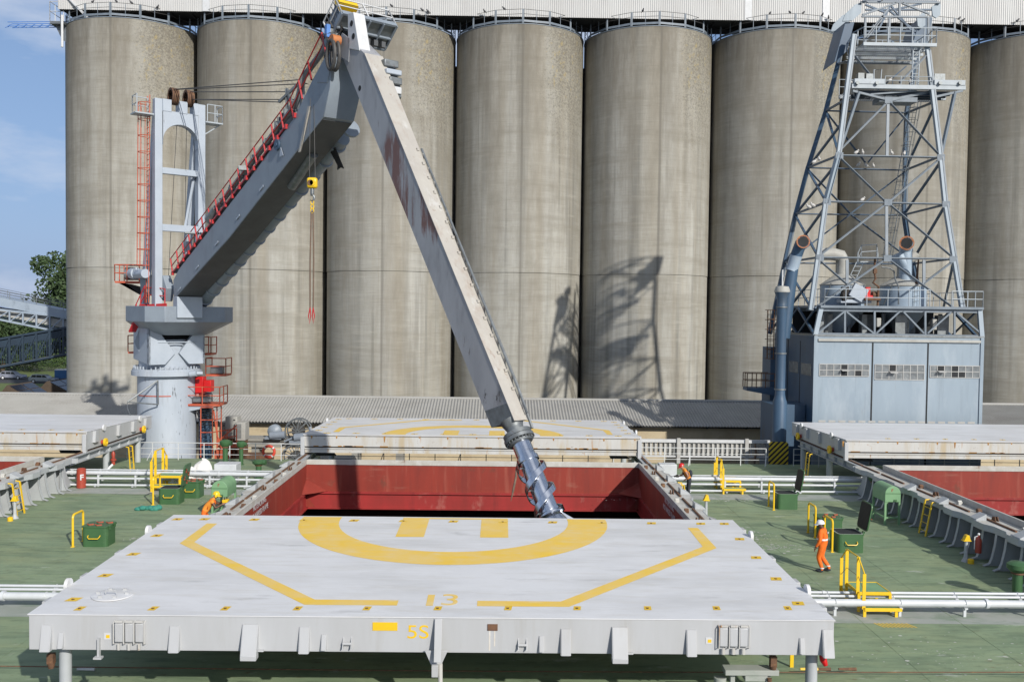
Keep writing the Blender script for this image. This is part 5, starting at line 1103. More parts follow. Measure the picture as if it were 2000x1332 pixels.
t = thing('hedge', 'bright green hedge along the far side of the road', 'hedge', (-95, 192, QZ)); b = MB(); rn = random.Random(3)
for i in range(26): foliage(b, (-112+i*1.35, 191+rn.uniform(-1, 1), QZ+1.5), 1.9, 420, (1, 1, .8), rn)
b.build('foliage', 'leafb', t)
t = thing('pale_building', 'white low building far behind the hedge', 'building', (-105, 240, QZ)); b = MB(); b.bx(-124, -118, 240, 250, QZ, 0); b.bx(-116, -110, 236, 250, QZ, -1.0); b.build('wall', 'white', t); b = MB(); b.bx(-124.3, -117.8, 239.6, 250.3, 0, .3); b.build('roof', 'roof', t)
b = MB(); b.face([(-121, 239.98, QZ+.2), (-119.5, 239.98, QZ+.2), (-119.5, 239.98, -2), (-121, 239.98, -2)]); b.build('door', 'dark', t)
t = thing('kerb_wall', 'low dark wall along the near side of the road', 'wall', (-70, 150, QZ)); b = MB(); b.bx(-160, -60, 128, 128.4, QZ, QZ+1.5); b.build('wall_body', 'dark', t)
# ================================================================ CRANE (screw-type ship unloader)
AX = V3((-21.5, 60.0, 0)); CD = V3((.61774, -.78638, 0)); CE = V3((.78638, .61774, 0))
def W(u, v, z): return AX+CD*u+CE*v+V3((0, 0, z))
CM = Matrix((CD, CE, V3((0, 0, 1)))).transposed()
crane = thing('ship_unloader', 'grey ship unloading crane with leaning arm and screw in the hold, red rails', 'crane', (AX.x, AX.y, QZ))
def part(b, n, m_, bev=0, par=None): return b.build(n, m_, par or crane, bevel=bev)
A0 = (AX.x, AX.y, 0)
b = MB(); b.lathe(A0, [(1.95, QZ), (1.95, -1.5), (1.8, -1.0), (1.8, 4.75)], 48); part(b, 'column', 'column')
b = MB(); b.lathe(A0, [(1.8, 4.55), (2.16, 4.6), (2.16, 4.9), (2.1, 4.92), (2.1, 5.02), (1.85, 5.04)], 48)
for k in range(44): a = k*6.28319/44; b.cyl((AX.x+2.0*math.cos(a), AX.y+2.0*math.sin(a), 5.0), (AX.x+2.0*math.cos(a), AX.y+2.0*math.sin(a), 5.2), .05, n=6)
part(b, 'slewing_ring', 'column')
b = MB(); b.lathe(A0, [(1.72, 5.03), (1.72, 6.2), (1.5, 6.4), (1.5, 6.9)], 40); part(b, 'turntable', 'mast')
for s in (-1, 1):                                   # cheek plates with a V opening between them
    b = MB(); b.ext([W(1.55, s*1.75, 5.35), W(1.55, s*.75, 5.35), W(1.55, s*.12, 6.05), W(1.55, s*1.25, 7.6), W(1.55, s*1.75, 7.6)], CD*.35); b.ext([W(1.9, s*1.75, 5.35), W(-1.2, s*1.75, 5.6), W(-1.2, s*1.75, 7.6), W(1.9, s*1.75, 7.6)], CE*(s*-.12)); part(b, 'cheek_plate', 'mast', .02)
b = MB(); b.box(W(.2, 0, 6.7), (1.6, 2.4, 1.6), CM); part(b, 'machinery_dark', 'dark')
b = MB(); b.tube([W(1.9, -1.2, 6.75), W(1.9, 1.2, 6.75)], .04, 6); part(b, 'cross_tube', 'mast')
# counter platform: faceted box ring
def octo(z, a, c, e, f): return [CE*.38+q for q in [W(-a+e, -c, z), W(f-e, -c, z), W(f, -c+e, z), W(f, c-e, z), W(f-e, c, z), W(-a+e, c, z), W(-a, c-e, z), W(-a, -c+e, z)]]
up, md, lo = octo(9.0, 1.6, 2.75, .9, 4.0), octo(8.05, 1.6, 2.75, .9, 4.0), octo(7.2, 1.3, 1.6, .6, 2.2)
b = MB(); b.add(up+md, [(0, 1, 2, 3, 4, 5, 6, 7)]+[(i, i+8, (i+1) % 8+8, (i+1) % 8) for i in range(8)]); b.add(md+lo, [(i, i+8, (i+1) % 8+8, (i+1) % 8) for i in range(8)]); b.add(lo, [tuple(reversed(range(8)))]); part(b, 'counter_platform', 'crane', .02)
b = MB(); b.ext([at(x, y, Y=58.9) for x, y in ((262, 668), (284, 612), (300, 600), (304, 630), (286, 655), (272, 690))], (0, 1.6, 0)); part(b, 'platform_skirt', 'crane', .02)
b = MB(); b.ext([W(3.4, -.78, 8.3), W(3.4, .78, 8.3), W(3.4, .78, 9.6), W(3.4, -.78, 9.6)], CD*.75); part(b, 'boom_bearing', 'mast', .03)
b = MB(); b.ext([W(.3, -1.75, 9.9), W(2.5, -1.0, 9.3), W(2.9, -1.0, 10.1), W(2.5, -1.1, 10.9), W(.3, -1.85, 11.0)], CE*.5); b.ext([W(.3, 1.0, 9.4), W(2.5, 1.0, 9.4), W(2.5, 1.0, 10.9), W(.3, 1.2, 11.0)], CE*.5); part(b, 'boom_hinge', 'crane', .03)
b = MB(); b.cyl(W(.2, -2.0, 11.0), W(1.9, -1.95, 11.0), .28, n=16); b.cyl(W(-.5, -2.0, 11.05), W(.3, -2.0, 11.05), .36, n=16); part(b, 'drive_motor', 'mast')
WA = lambda u, v, z: W(u+.72, v*.92, z)
# A-frame
for s in (-1, 1):
    b = MB(); b.ext([WA(1.05, s*1.45-.24, 9.0), WA(1.75, s*1.45-.24, 9.0), WA(1.75, s*1.45-.24, 21.7), WA(1.25, s*1.45-.24, 21.7)], CE*.46); part(b, 'front_leg', 'mast', .03)
    b = MB(); b.ext([WA(-1.6, s*1.35-.2, 9.0), WA(-1.0, s*1.35-.2, 9.0), WA(1.2, s*1.35-.2, 20.4), WA(1.2, s*1.35-.2, 21.4), WA(.9, s*1.35-.2, 21.4)], CE*.4); part(b, 'rear_leg', 'mast', .03)
arch = [WA(1.5, -1.18, 18.9)]+[WA(1.5, -1.18*math.cos(a), 19.2+1.05*math.sin(a)) for a in [math.pi*i/14 for i in range(15)]]+[WA(1.5, 1.18, 18.9)]
b = MB()
for i in range(len(arch)-1):
    p, q = arch[i], arch[i+1]; P, Q = V3((p.x, p.y, 21.0)), V3((q.x, q.y, 21.0)); f = CD*.3
    b.add([p+f, q+f, Q+f, P+f, p-f, q-f, Q-f, P-f], [(0, 1, 2, 3), (5, 4, 7, 6), (1, 0, 4, 5), (3, 2, 6, 7)])
part(b, 'arch_beam', 'mast')
b = MB()
for v0, v1 in ((-1.2, -.62), (-.12, .45), (.85, 1.2)): b.ext([WA(1.15, v0, 20.95), WA(1.15, v1, 20.95), WA(1.15, v1, 21.7), WA(1.15, v0, 21.7)], CD*.68)
part(b, 'sheave_cheek', 'mast', .02)
for v in (-.37, .65):
    b = MB()
    for k in range(4): b.lathe((0, 0, 0), [(.3, -.035), (.36, -.045), (.42, -.05), (.42, .05), (.36, .045), (.3, .035)], 24)
    m_ = len(b.v)//4; b.v = [WA(1.45+p.x*1.25, v-.18+.12*(i//m_)+p.z, 22.0+p.y*1.25) for i, p in enumerate(b.v)]; part(b, 'rope_sheave', 'rust')
for z, h_ in ((17.35, .38), (13.85, .42)): b = MB(); b.box(WA(1.5, 0, z), (.4, 2.4, h_), CM); part(b, 'cross_beam', 'mast', .02)
b = MB(); b.beam(WA(1.3, .5, 14.0), WA(1.2, 1.15, 17.2), .14); part(b, 'diagonal_brace', 'mast')
b = MB(); b.ladder(WA(.9, -1.9, 9.2), WA(1.15, -1.9, 21.9), .45, CD, .03, .32); part(b, 'ladder', 'orail')
b = MB(); b.cage(WA(.9, -1.9, 11.5), WA(1.15, -1.9, 21.4), .42, -CE, CD, 11); part(b, 'ladder_cage', 'orail')
b = MB(); p0 = [WA(1.0, -1.9, 20.7), WA(1.0, -2.9, 20.7), WA(1.9, -2.9, 20.7)]; b.rails(p0, 1.05, .03, 1, .8); b.box(WA(1.4, -2.4, 20.65), (1.0, 1.1, .08), CM); part(b, 'mast_platform', 'steelpale')
b = MB(); b.box(WA(1.4, 2.3, 20.65), (.9, 1.1, .08), CM); b.rails([WA(1.85, 1.8, 20.7), WA(1.85, 2.85, 20.7), WA(.95, 2.85, 20.7)], 1.05, .03, 1, .6); b.beam(WA(1.4, 2.8, 20.6), WA(1.4, 1.75, 19.9), .06); part(b, 'mast_platform', 'steelpale')
# boom
bz = lambda u: 9.46+(u-2.18)*.665
dirB = (CD*.9227+V3((0, 0, .3853))); nB = (CD*-.3853+V3((0, 0, .9227)))
def B(s, v, h): return W(3.0, v, 9.24)+dirB*s+nB*h      # along boom, across, above its lower edge
LB = 20.2
b = MB(); b.ext([W(u_, -.77, z_) for u_, z_ in ((3.5, 9.43), (12.2, 12.72), (22.9, 17.5), (23.5, 18.7), (23.6, 19.9), (23.2, 20.25), (21.75, 19.29), (20.04, 17.94), (14.42, 15.43), (4.37, 11.24), (3.4, 10.6))], CE*1.54); part(b, 'boom_girder', 'crane', .03)
b = MB(); b.ext([W(3.7, -.74, 9.50), W(12.2, -.74, 12.715), W(22.75, -.74, 17.42), W(22.75, -.74, 17.40), W(12.2, -.74, 12.69), W(3.7, -.74, 9.47)], CE*1.48); part(b, 'underside_plate', 'boomdark')
b = MB()
for k in range(5): s = 1.5+k*3.2; b.ext([B(s, -.82, .06), B(s+.5, -.82, .06), B(s+.5, -.82, .16), B(s, -.82, .16)], CE*.018); 
b.ext([B(LB-3.2, -.83, 0.5), B(LB-2.8, -.83, .35), B(LB-2.9, -.83, .85)], CE*.02); part(b, 'bolted_plate', 'mast')
b = MB(); b.tube([B(.2, 1.15, .02), B(LB-.5, 1.15, .25)], .40, 18); part(b, 'conveying_tube', 'crane')
for k in range(15): s = .6+k*1.42; h_ = .02+.23*s/LB; b = MB(); b.tube([B(s, 1.15, h_), B(s+.12, 1.15, h_)], .47, 18); part(b, 'tube_flange', 'crane')
b = MB(); b.tube([B(LB-4.6, .3, -.2), B(LB-1.6, .1, -.1)], .26, 14); b.tube([B(LB-1.7, .1, -.1), B(LB+.6, 0, .35)], .10, 10); part(b, 'hydraulic_cylinder', 'dull')
# walkway and red rails on the boom's near side
b = MB(); b.rails([B(1.0, -.78, 1.5), W(19.9, -.78, 17.92), W(21.75, -.78, 19.32), W(23.1, -.78, 20.3)], 1.0, .032, 1, 1.12, up=nB, pr=.05); part(b, 'handrail', 'redrail')
b = MB(); b.beam(B(1.0, -.79, 1.54), B(LB-2.2, -.79, 1.54), .04, .1, up=nB); part(b, 'toe_plate', 'redrail')
for k in range(19): b = MB(); b.box(B(1.05+k*1.005, -.80, 1.48), (.16, .14, .22), CM); part(b, 'post_clamp', 'redrail')
b = MB(); b.beam(B(1.0, -.5, 1.53), B(LB-2.0, -.5, 1.53), .5, .04, up=nB); part(b, 'walkway', 'dull')
b = MB(); b.tube([B(8.4, -.62, 2.1), W(19.6, -.62, 18.45), W(20.1, -.62, 18.85), W(20.6, -.62, 19.7), W(21.0, -.55, 19.95), W(22.7, -.45, 20.8)], .15, 14); part(b, 'hose_pipe', 'dullpipe')
b = MB(); b.tube([B(7.4, -.6, 1.95), B(8.5, -.62, 2.1)], [.34, .22], 12)
for k in range(7): s = 9.2+k*1.6; b.tube([B(s, -.62, 2.11), B(s+.1, -.62, 2.12)], .22, 10); b.beam(B(s, -.62, 1.55), B(s, -.62, 2.1), .06)
part(b, 'pipe_bracket', 'dull')
b = MB(); b.beam(B(13.2, -1.2, 1.95), B(13.4, -.1, 1.95), .1, .25, up=nB); b.beam(B(5.4, -1.4, 2.05), B(5.5, .2, 2.05), .12, .1, up=nB); part(b, 'walkway_step', 'dull')
b = MB()
for k in range(4): b.box(B(15.6+k*.38, .3, 2.4), (.1, .9, 1.8), CM)
part(b, 'rope_guide', 'dull')
b = MB(); b.cyl(B(LB-3.2, -.78, 1.15), B(LB-3.2, -.88, 1.15), .27, n=18); b.cyl(B(LB-3.2, -.86, 1.15), B(LB-3.2, -.92, 1.15), .1, n=12); part(b, 'boom_sheave', 'dkblue')
# luffing ropes
RE = [at(592, 156, Y=46.2), at(600, 164, Y=46.2), at(560, 180, Y=46.8), at(575, 195, Y=46.8), at(545, 200, Y=47)]
b = MB()
for p in (RE[0], RE[2]): b.beam(p+V3((0, 0, .15)), B(15.4+.8*(p is RE[0]), .5, 1.5), .14); b.beam(p+V3((0, 0, .15)), B(17.4, .5, 1.5), .12)
b.beam(RE[0], RE[4], .12); part(b, 'rope_anchor', 'dull')
for k, (v0, v1) in enumerate(((-.43, -.5), (-.31, -.35), (.58, .35), (.7, .5), (.64, .1))):
    b = MB(); b.tube([W(2.6, v0, 22.35-.45*(k > 2)), RE[k]], .028, 5); part(b, 'luffing_rope', 'rope')
b = MB(); b.tube([W(2.1, -.1, 20.4), W(1.6, -.5, 10.0)], .018, 4); b.tube([W(2.1, .5, 20.4), W(1.4, .6, 10.0)], .018, 4); part(b, 'luffing_rope', 'rope')
# vertical arm: tapering box
AI0, AI1, AO0, AO1 = (23.57, 20.54), (34.77, 4.86), (25.9, 19.72), (36.05, 5.22)
ai = lambda f: (AI0[0]+(AI1[0]-AI0[0])*f, AI0[1]+(AI1[1]-AI0[1])*f); ao = lambda f: (AO0[0]+(AO1[0]-AO0[0])*f, AO0[1]+(AO1[1]-AO0[1])*f)
ps = lambda q, v: W(q[0], v, q[1])
vl = lambda f: -.43+.13*f
vr = lambda f: .43-.20*f
M = rusty_arm(); layer_z(M, (.17, .075, .055), 9.8+4.5, 18.2+4.5, 2.5, (1.3, 1.3, .22), .80, .95, wd=.10); layer_z(M, (.025, .022, .02), 4.6+4.5, 7.2+4.5, 1.4, (2.6, 2.6, 1.1), .80, .9)
b = MB(); b.add([ps(ai(0), vl(0)), ps(ao(0), vl(0)), ps(ao(1), vl(1)), ps(ai(1), vl(1)), ps(ai(0), vr(0)), ps(ao(0), vr(0)), ps(ao(1), vr(1)), ps(ai(1), vr(1))], [(0, 3, 2, 1), (4, 5, 6, 7), (0, 1, 5, 4), (3, 7, 6, 2), (0, 4, 7, 3)])
arm = part(b, 'arm_box', M)
q = lambda f, d, v: ps((ao(f)[0]+d*.81, ao(f)[1]+d*.588), v)
b = MB(); b.add([q(0, .004, vl(0)-.02), q(0, .004, vr(0)+.02), q(1, .004, vr(1)+.02), q(1, .004, vl(1)-.02), q(0, .03, vl(0)-.02), q(0, .03, vr(0)+.02), q(1, .03, vr(1)+.02), q(1, .03, vl(1)-.02)], [(7, 6, 5, 4), (0, 1, 2, 3), (0, 4, 5, 1), (1, 5, 6, 2), (2, 6, 7, 3), (3, 7, 4, 0)]); part(b, 'outer_plate', 'armlit')
b = MB(); T3 = (24.9, 20.45); b.add([ps(ai(0), vl(0)), ps(ao(0), vl(0)), ps(T3, vl(0)), ps(ai(0), vr(0)), ps(ao(0), vr(0)), ps(T3, vr(0))], [(0, 1, 2), (5, 4, 3), (1, 4, 5, 2), (0, 2, 5, 3)])
b.ext([ps((23.3, 20.3), vl(0)-.04), ps((24.6, 19.6), vl(0)-.04), ps((24.7, 20.6), vl(0)-.04), ps((24.0, 21.0), vl(0)-.04)], CE*.035); part(b, 'arm_head', 'armside', .015)
for k in range(16): f = .30+k*.042; b = MB(); b.box(q(f, .05, vr(f)-.1), (.1, .11, .1), CM); b.box(q(f+.02, .04, vr(f)+.03), (.07, .05, .26), CM); part(b, 'hose_clamp', 'armlit')
b = MB(); b.tube([q(.3, .1, vr(.3)+.06), q(.55, .12, vr(.55)+.06), q(.8, .14, vr(.8)+.08), q(.93, .16, vr(1)+.08), q(1.02, .05, vr(1)+.06)], .05, 7); b.tube([q(.5, .17, vr(.5)), q(.99, .19, vr(1))], .03, 6); part(b, 'hydraulic_hose', 'dull')
b = MB(); p = ps((ai(.14)[0]+.35, ai(.14)[1]), vl(.14)-.004); b.cyl(p, p+CE*.003, .12, n=14); part(b, 'inspection_hole', 'dark')
b = MB(); b.add([ps(ai(.965), vl(1)-.008), ps(ao(.96), vl(1)-.008), ps(ao(1), vl(1)-.008), ps(ai(1), vl(1)-.008)], [(0, 3, 2, 1)]); b.add([ps(ai(1), vl(1)), ps(ao(1), vl(1)), ps(ao(1), vr(1)), ps(ai(1), vr(1))], [(0, 1, 2, 3)]); part(b, 'arm_foot', 'dull')
# machinery platform on the arm head
pd = (CD*.78+V3((0, 0, .62))); pn = (CD*-.62+V3((0, 0, .78)))
P0 = W(24.23, -.6, 21.79)
pl = lambda a, v, h: P0+pd*a+CE*v+pn*h
fl = [pl(0, 0, 0), pl(0, 2.75, 0), pl(-1.35, 2.75, 0), pl(-1.35, 0, 0)]
b = MB(); b.ext(fl, pn*-.05); part(b, 'platform_plate', 'dull')
b = MB()
for i in range(4): b.beam(fl[i], fl[(i+1) % 4], .1, .22, up=pn)
for k in range(1, 4): b.beam(pl(0, k*.69, -.1), pl(-1.35, k*.69, -.1), .07, .14, up=pn)
b.beam(pl(-.7, 0, -.1), pl(-.7, 2.75, -.1), .07, .14, up=pn); part(b, 'platform_frame', 'crane')
b = MB(); b.rails([fl[3], fl[0], fl[1], fl[2]], 1.05, .035, 1, 1.4, up=pn); part(b, 'platform_rail', 'white')
b = MB(); b.ext([pl(-1.3, .06, .06), pl(-.2, .06, .06), pl(-.2, .06, .85), pl(-1.3, .06, .85)], CE*.03); part(b, 'guard_panel', 'crane')
b = MB(); b.box(pl(-.7, 1.1, .4), (.65, .9, .65), CM); part(b, 'drive_unit', 'rust', .04); b = MB(); b.cyl(pl(-.5, .7, .4), pl(-.5, 1.8, .4), .25, n=14); part(b, 'drive_motor', 'dull', .02)
b = MB(); b.box(pl(-.4, 1.75, .3), (.35, .3, .4), CM); part(b, 'control_box', 'rust', .02)
b = MB(); b.ext([pl(-.75, .35, 1.05), pl(-.2, .35, 1.05), pl(-.2, .35, 1.4), pl(-.5, .35, 1.6)], CE*.95); part(b, 'yellow_cover', 'yellow', .03)
b = MB(); b.ext([W(24.55, -.47, 20.2), W(25.55, -.47, 19.9), W(25.0, -.47, 21.65), W(24.5, -.47, 21.7)], CE*.55); part(b, 'head_pier', 'white', .02)
for z, u in ((20.62, 25.02), (21.2, 24.85)): b = MB(); b.cyl(W(u, -.475, z), W(u, -.48, z), .13, n=18); part(b, 'pier_hole', 'dark')
b = MB()
for v in (-1.0, -.78): b.tube([W(24.0+.36*math.cos(a), v, 19.95+.62*math.sin(a)) for a in [6.28319*i/26 for i in range(26)]], .085, 8, closed=True)
part(b, 'bearing_ring', 'rope'); b = MB(); b.cyl(W(24.0, -1.0, 20.6), W(24.0, -.6, 20.6), .24, n=14); part(b, 'bearing_ring', 'mouth')
b = MB(); b.ext([W(22.3, -.80, 19.1), W(23.3, -.80, 18.9), W(23.75, -.80, 19.9), W(23.2, -.80, 20.3)], CE*.9); part(b, 'boom_head', 'crane', .03)
b = MB(); b.ext([B(LB-1.3, -.86, -.35), B(LB-1.15, -.86, -.4), B(LB+.5, -.86, 1.0), B(LB+.35, -.86, 1.1)], CE*.07); part(b, 'hinge_plate', 'armlit')
for k in range(9):
    b = MB(); rn = random.Random(40+k); p = W(23.0+rn.uniform(0, .9), -.75+rn.uniform(-.1, .5), 20.4+rn.uniform(-.2, .9)); b.tube([p, p+V3((rn.uniform(-.3, .3), -.1, rn.uniform(.2, .5))), p+V3((rn.uniform(-.2, .5), .1, rn.uniform(.3, .7))), p+V3((rn.uniform(0, .6), 0, rn.uniform(-.2, .3)))], rn.uniform(.03, .06), 7); part(b, 'hydraulic_hose', ('black', 'dull', 'rope')[k % 3])
b = MB(); b.box(W(23.3, -.5, 21.0), (.5, .6, .5), CM); b.cyl(W(23.0, -.8, 20.7), W(23.0, -.1, 20.7), .22, n=14); part(b, 'hydraulic_motor', 'dull', .04)
b = MB()
for k in range(5): b.beam(pl(-1.25+k*.25, .02, .0), pl(-1.25+k*.25, .02, 1.0), .03)
for k in range(6): b.box(pl(-1.0, .4+k*.4, -.25), (.25, .2, .25), CM)
part(b, 'platform_fitting', 'boomdark')
b = MB(); b.box(W(23.5, -.9, 21.1), (.18, .18, .55), CM); part(b, 'limit_switch', 'bluebit')
for k, (u, z, d) in enumerate(((26.3, 19.4, (.55, .7, .3)), (26.5, 19.0, (.6, .75, .22)), (26.7, 18.6, (.5, .6, .3)), (26.8, 18.2, (.4, .5, .3)))): b = MB(); b.box(W(u-.2, .62, z), d, CM); part(b, 'hydraulic_unit', ('dull', 'mast', 'dull', 'white')[k], .04); b = MB(); b.cyl(W(u-.2, .3, z-.2), W(u-.2, .9, z-.2), .12, n=12); part(b, 'hydraulic_unit', 'dull')
b = MB()
for k in range(5): b.tube([B(LB-1.3+.1*k, .9, -.1), B(LB-1.1+.1*k, 1.0, -.9-.1*k), B(LB-1.2+.1*k, 1.0, -1.1)], .035, 6)
part(b, 'loose_hose', 'black')
def parts(b, n, m_):
    b.v = [S0+(p-S0)*.77 for p in b.v]; return part(b, n, m_)
# screw intake
S0, S1 = W(35.75, -.05, 4.95), W(37.85, -.05, 2.05); sdv = (S1-S0).normalized(); LS = 4.95; sx_ = sdv.cross(CE).normalized()
sp = lambda s, r, a: S0+sdv*s+CE*(r*math.cos(a))+sx_*(r*math.sin(a))
b = MB(); b.tube([sp(0, 0, 0), sp(.35, 0, 0)], .40, 20); b.tube([sp(-.35, 0, 0), sp(.05, 0, 0)], [.55, .4], 16); parts(b, 'neck', 'dull')
b = MB(); b.tube([sp(.3, 0, 0), sp(.48, 0, 0)], .66, 28); b.tube([sp(.52, 0, 0), sp(.68, 0, 0)], .70, 28); b.tube([sp(.72, 0, 0), sp(.82, 0, 0)], .56, 28)
for k in range(22): a = k*.2856; b.cyl(sp(.46, .6, a), sp(.76, .6, a), .035, n=6)
parts(b, 'flange_ring', 'dull')
b = MB(); b.tube([sp(.8, 0, 0), sp(LS, 0, 0)], .43, 36); parts(b, 'screw_casing', 'steel')
b = MB(); b.tube([sp(1.55, 0, 0), sp(1.75, 0, 0)], .50, 32); b.tube([sp(4.1, 0, 0), sp(4.2, 0, 0)], .47, 32); parts(b, 'casing_band', 'steel')
for ph in (0, 3.14159):
    b = MB(); n = 40; vs = []
    for i in range(n+1): s = 1.85+i/n*2.35; a = ph+i/n*6.9; e_ = sdv*.14; vs += [sp(s, .66, a)-e_, sp(s, .66, a)+e_, sp(s, .62, a)+e_, sp(s, .62, a)-e_]
    fs = []
    for i in range(n):
        for j in range(4): fs.append((4*i+j, 4*i+(j+1) % 4, 4*i+4+(j+1) % 4, 4*i+4+j))
    b.add(vs, fs, True); parts(b, 'feeder_blade', 'steel')
    for i in range(9): s = 1.95+i*.27; a = ph+(s-1.85)/2.35*6.9; b = MB(); b.beam(sp(s, .42, a), sp(s, .63, a), .07, .05); parts(b, 'blade_bracket', 'dull')
b = MB(); b.tube([sp(4.35, 0, 0), sp(4.75, 0, 0), sp(5.1, 0, 0)], [.45, .62, .72], 26, cap=False); b.tube([sp(4.3, 0, 0), sp(4.36, 0, 0)], .60, 26); parts(b, 'intake_cone', 'steel')
for k in range(4): a = k*1.571+.5; b = MB(); b.ext([sp(4.3, .45, a), sp(4.9, .95, a), sp(5.3, .9, a), sp(5.2, .4, a)], sp(4.3, .45, a+.12)-sp(4.3, .45, a)); parts(b, 'digging_blade', 'steel')
b = MB(); b.tube([sp(1.8, .62, 3.6), sp(2.2, .78, 3.6), sp(2.2, .80, 3.6)-V3((.1, 0, .6)), sp(2.2, .8, 3.6)-V3((.2, 0, 1.1))], [.02, .05, .05, .01], 6); parts(b, 'hanging_strap', 'sling')
# column platforms, cabinets, stairs
def plat(px0, px1, y_, Yc, dp, label, rail='orail', floor='orail', h=1.05):
    a, c = at(px0, y_, Y=Yc), at(px1, y_, Y=Yc); b = MB(); b.bx(a.x, c.x, Yc, Yc+dp, a.z-.12, a.z); part(b, 'platform', floor)
    b = MB(); b.rails([(a.x, Yc+dp, a.z), (a.x, Yc, a.z), (c.x, Yc, a.z), (c.x, Yc+dp, a.z)], h, .032, 1, .9); part(b, 'platform_rail', rail); return a, c
plat(224, 272, 549, 59.6, 1.5, '', 'orail', 'orail'); b = MB(); p = at(262, 535, Y=60.0); b.cyl(p-V3((.5, 0, 0)), p+V3((.3, 0, 0)), .42, n=14); b.box(p+V3((0, 0, .55)), (1.2, .8, .1)); part(b, 'winch_motor', 'dull')
b = MB(); p, q = at(232, 553, Y=60.4), at(275, 562, Y=60.4); b.ext([p, q, q-V3((0, 0, .5)), p-V3((-.5, 0, .05))], (0, .9, 0)); part(b, 'platform_bracket', 'dark')
plat(250, 284, 687, 60.2, 1.2, '', 'orail', 'orail'); plat(396, 412, 690, 60.2, 1.2, '', 'orail', 'orail')
plat(402, 441, 731, 60.6, 1.3, '', 'orail', 'orail'); b = MB(); p = at(425, 722, Y=61); b.box(p, (.8, .5, .5)); part(b, 'small_pump', 'dull', .04)
a, c = plat(361, 429, 789, 59.2, 1.7, '', 'orail', 'orail', 1.1)
b = MB(); b.ext([(a.x, 59.3, a.z-.12), (c.x-.3, 59.3, a.z-.12), (a.x+.1, 59.3, a.z-.5)], (0, 1.4, 0)); part(b, 'platform_bracket', 'mast')
p = at(395, 770, Y=59.9); b = MB(); b.bx(at(381, 770, Y=59.9).x, at(396.5, 770, Y=59.9).x, 59.9, 60.6, p.z, at(390, 736, Y=59.9).z); part(b, 'red_cabinet', 'cabred', .02)
b = MB(); b.bx(at(397.5, 770, Y=60).x, at(412, 770, Y=60).x, 60.0, 60.7, p.z+.15, at(390, 743, Y=60).z); part(b, 'red_cabinet', 'cabred', .02)
b = MB(); q = at(393, 780, Y=59.7); b.box(q, (1.0, .5, .35)); b.box(q+V3((.5, 0, .1)), (.4, .4, .5)); part(b, 'gearbox', 'dull', .04)
b = MB(); b.cyl(at(371, 731, Y=58.9), at(384, 729, Y=58.9), .2, n=12); b.cyl(at(384, 729, Y=58.9), at(396, 729, Y=59), .12, n=10); part(b, 'slew_motor', 'mast')
b = MB(); l0, l1 = at(408, 888, Y=60.0), at(394, 790, Y=60.0); b.ladder(l0, l1, .6, (1, 0, 0), .05, .3); part(b, 'ladder', 'dkblue'); b = MB(); b.cage(l0+V3((0, 0, 2)), l1, .45, (0, -1, 0), (1, 0, 0), 8, .02); part(b, 'ladder_cage', 'dark')
b = MB(); b.rails([at(392, 893, Y=59.2), at(415, 893, Y=59.2), at(432, 888, Y=60.5)], 3.2, .035, 3, .8); b.tube([at(417, 800, Y=59.8), at(424, 850, Y=59.8), at(438, 885, Y=59.8)], .05, 6); part(b, 'stair_rail', 'orail')
b = MB(); b.box(at(375, 700, Y=61.6), (.3, .3, 9)); b.box(at(401, 840, Y=61.2), (.7, .5, 5)); part(b, 'cable_tray', 'dkblue')
b = MB(); s0, s1 = at(258, 645, Y=58.6), at(283, 592, Y=58.0); b.rails([s0, s1], 1.1, .035, 1, .6); b.beam(s0-V3((0, 0, .1)), s1-V3((0, 0, .1)), .5, .1); part(b, 'stair', 'redrail')
b = MB(); b.rails([s1, at(300, 590, Y=57.6), at(322, 593, Y=57.0)], .9, .035, 1, .7); b.beam(at(288, 598, Y=57.4), at(325, 596, Y=56.9), .08, .22); part(b, 'handrail', 'redrail')
b = MB(); k0, k1, k2 = at(308, 743, Y=57.9), at(309, 790, Y=57.9), at(249, 785, Y=56.6); b.tube([k0, k1], .05, 6); b.tube([k1, k2], .045, 6); b.tube([k0, k2], .05, 6); b.tube([k2, k2-V3((0, 0, .4)), k2+V3((.25, 0, -1.0))], .02, 5); part(b, 'davit', 'dull')
b = MB(); b.lathe((AX.x, AX.y, 3.35), [(1.83, -.03), (1.83, .03)], 30, a0=-2.4, a1=-1.1); part(b, 'red_stripe', 'orail')
# hook block and sling hanging from the boom (things of their own)
HB = at(610, 358, Y=42.05)
t = thing('hook_block', 'yellow hook block hanging on two wires below the boom', 'hook block', HB)
b = MB(); b.box(HB, (.46, .34, .48)); part(b, 'block_body', 'yellow', .09, t)
for s in (-1, 1): b = MB(); b.cyl(HB+V3((s*.05, -.18, 0)), HB+V3((s*.05, -.2, 0)), .13, n=14); part(b, 'sheave_cover', 'rust' if s < 0 else 'yellow', 0, t)
b = MB(); b.tube([HB+V3((-.13, 0, .2)), at(606, 193, Y=42.1)], .016, 5); b.tube([HB+V3((.13, 0, .2)), at(613, 205, Y=42.25)], .016, 5); part(b, 'hoist_wire', 'rope', 0, t)
b = MB(); b.cyl(HB-V3((0, 0, .5)), HB-V3((0, 0, .2)), .09, n=10); b.tube([HB+V3((.11*math.cos(a)-.02, 0, -.66+.13*math.sin(a))) for a in [R(120-28*k) for k in range(10)]], [.05]*8+[.035, .02], 8); part(b, 'hook', 'dull', 0, t)
t = thing('lifting_sling', 'brown lifting sling with red loops hanging from the yellow hook', 'sling', HB-V3((0, 0, 1)))
b = MB()
for k in range(3): b.tube([HB+V3((.07*math.cos(a), .02*(k % 2), -.86-k*.19+.11*math.sin(a))) for a in [6.28319*i/12 for i in range(12)]], .024, 6, closed=True)
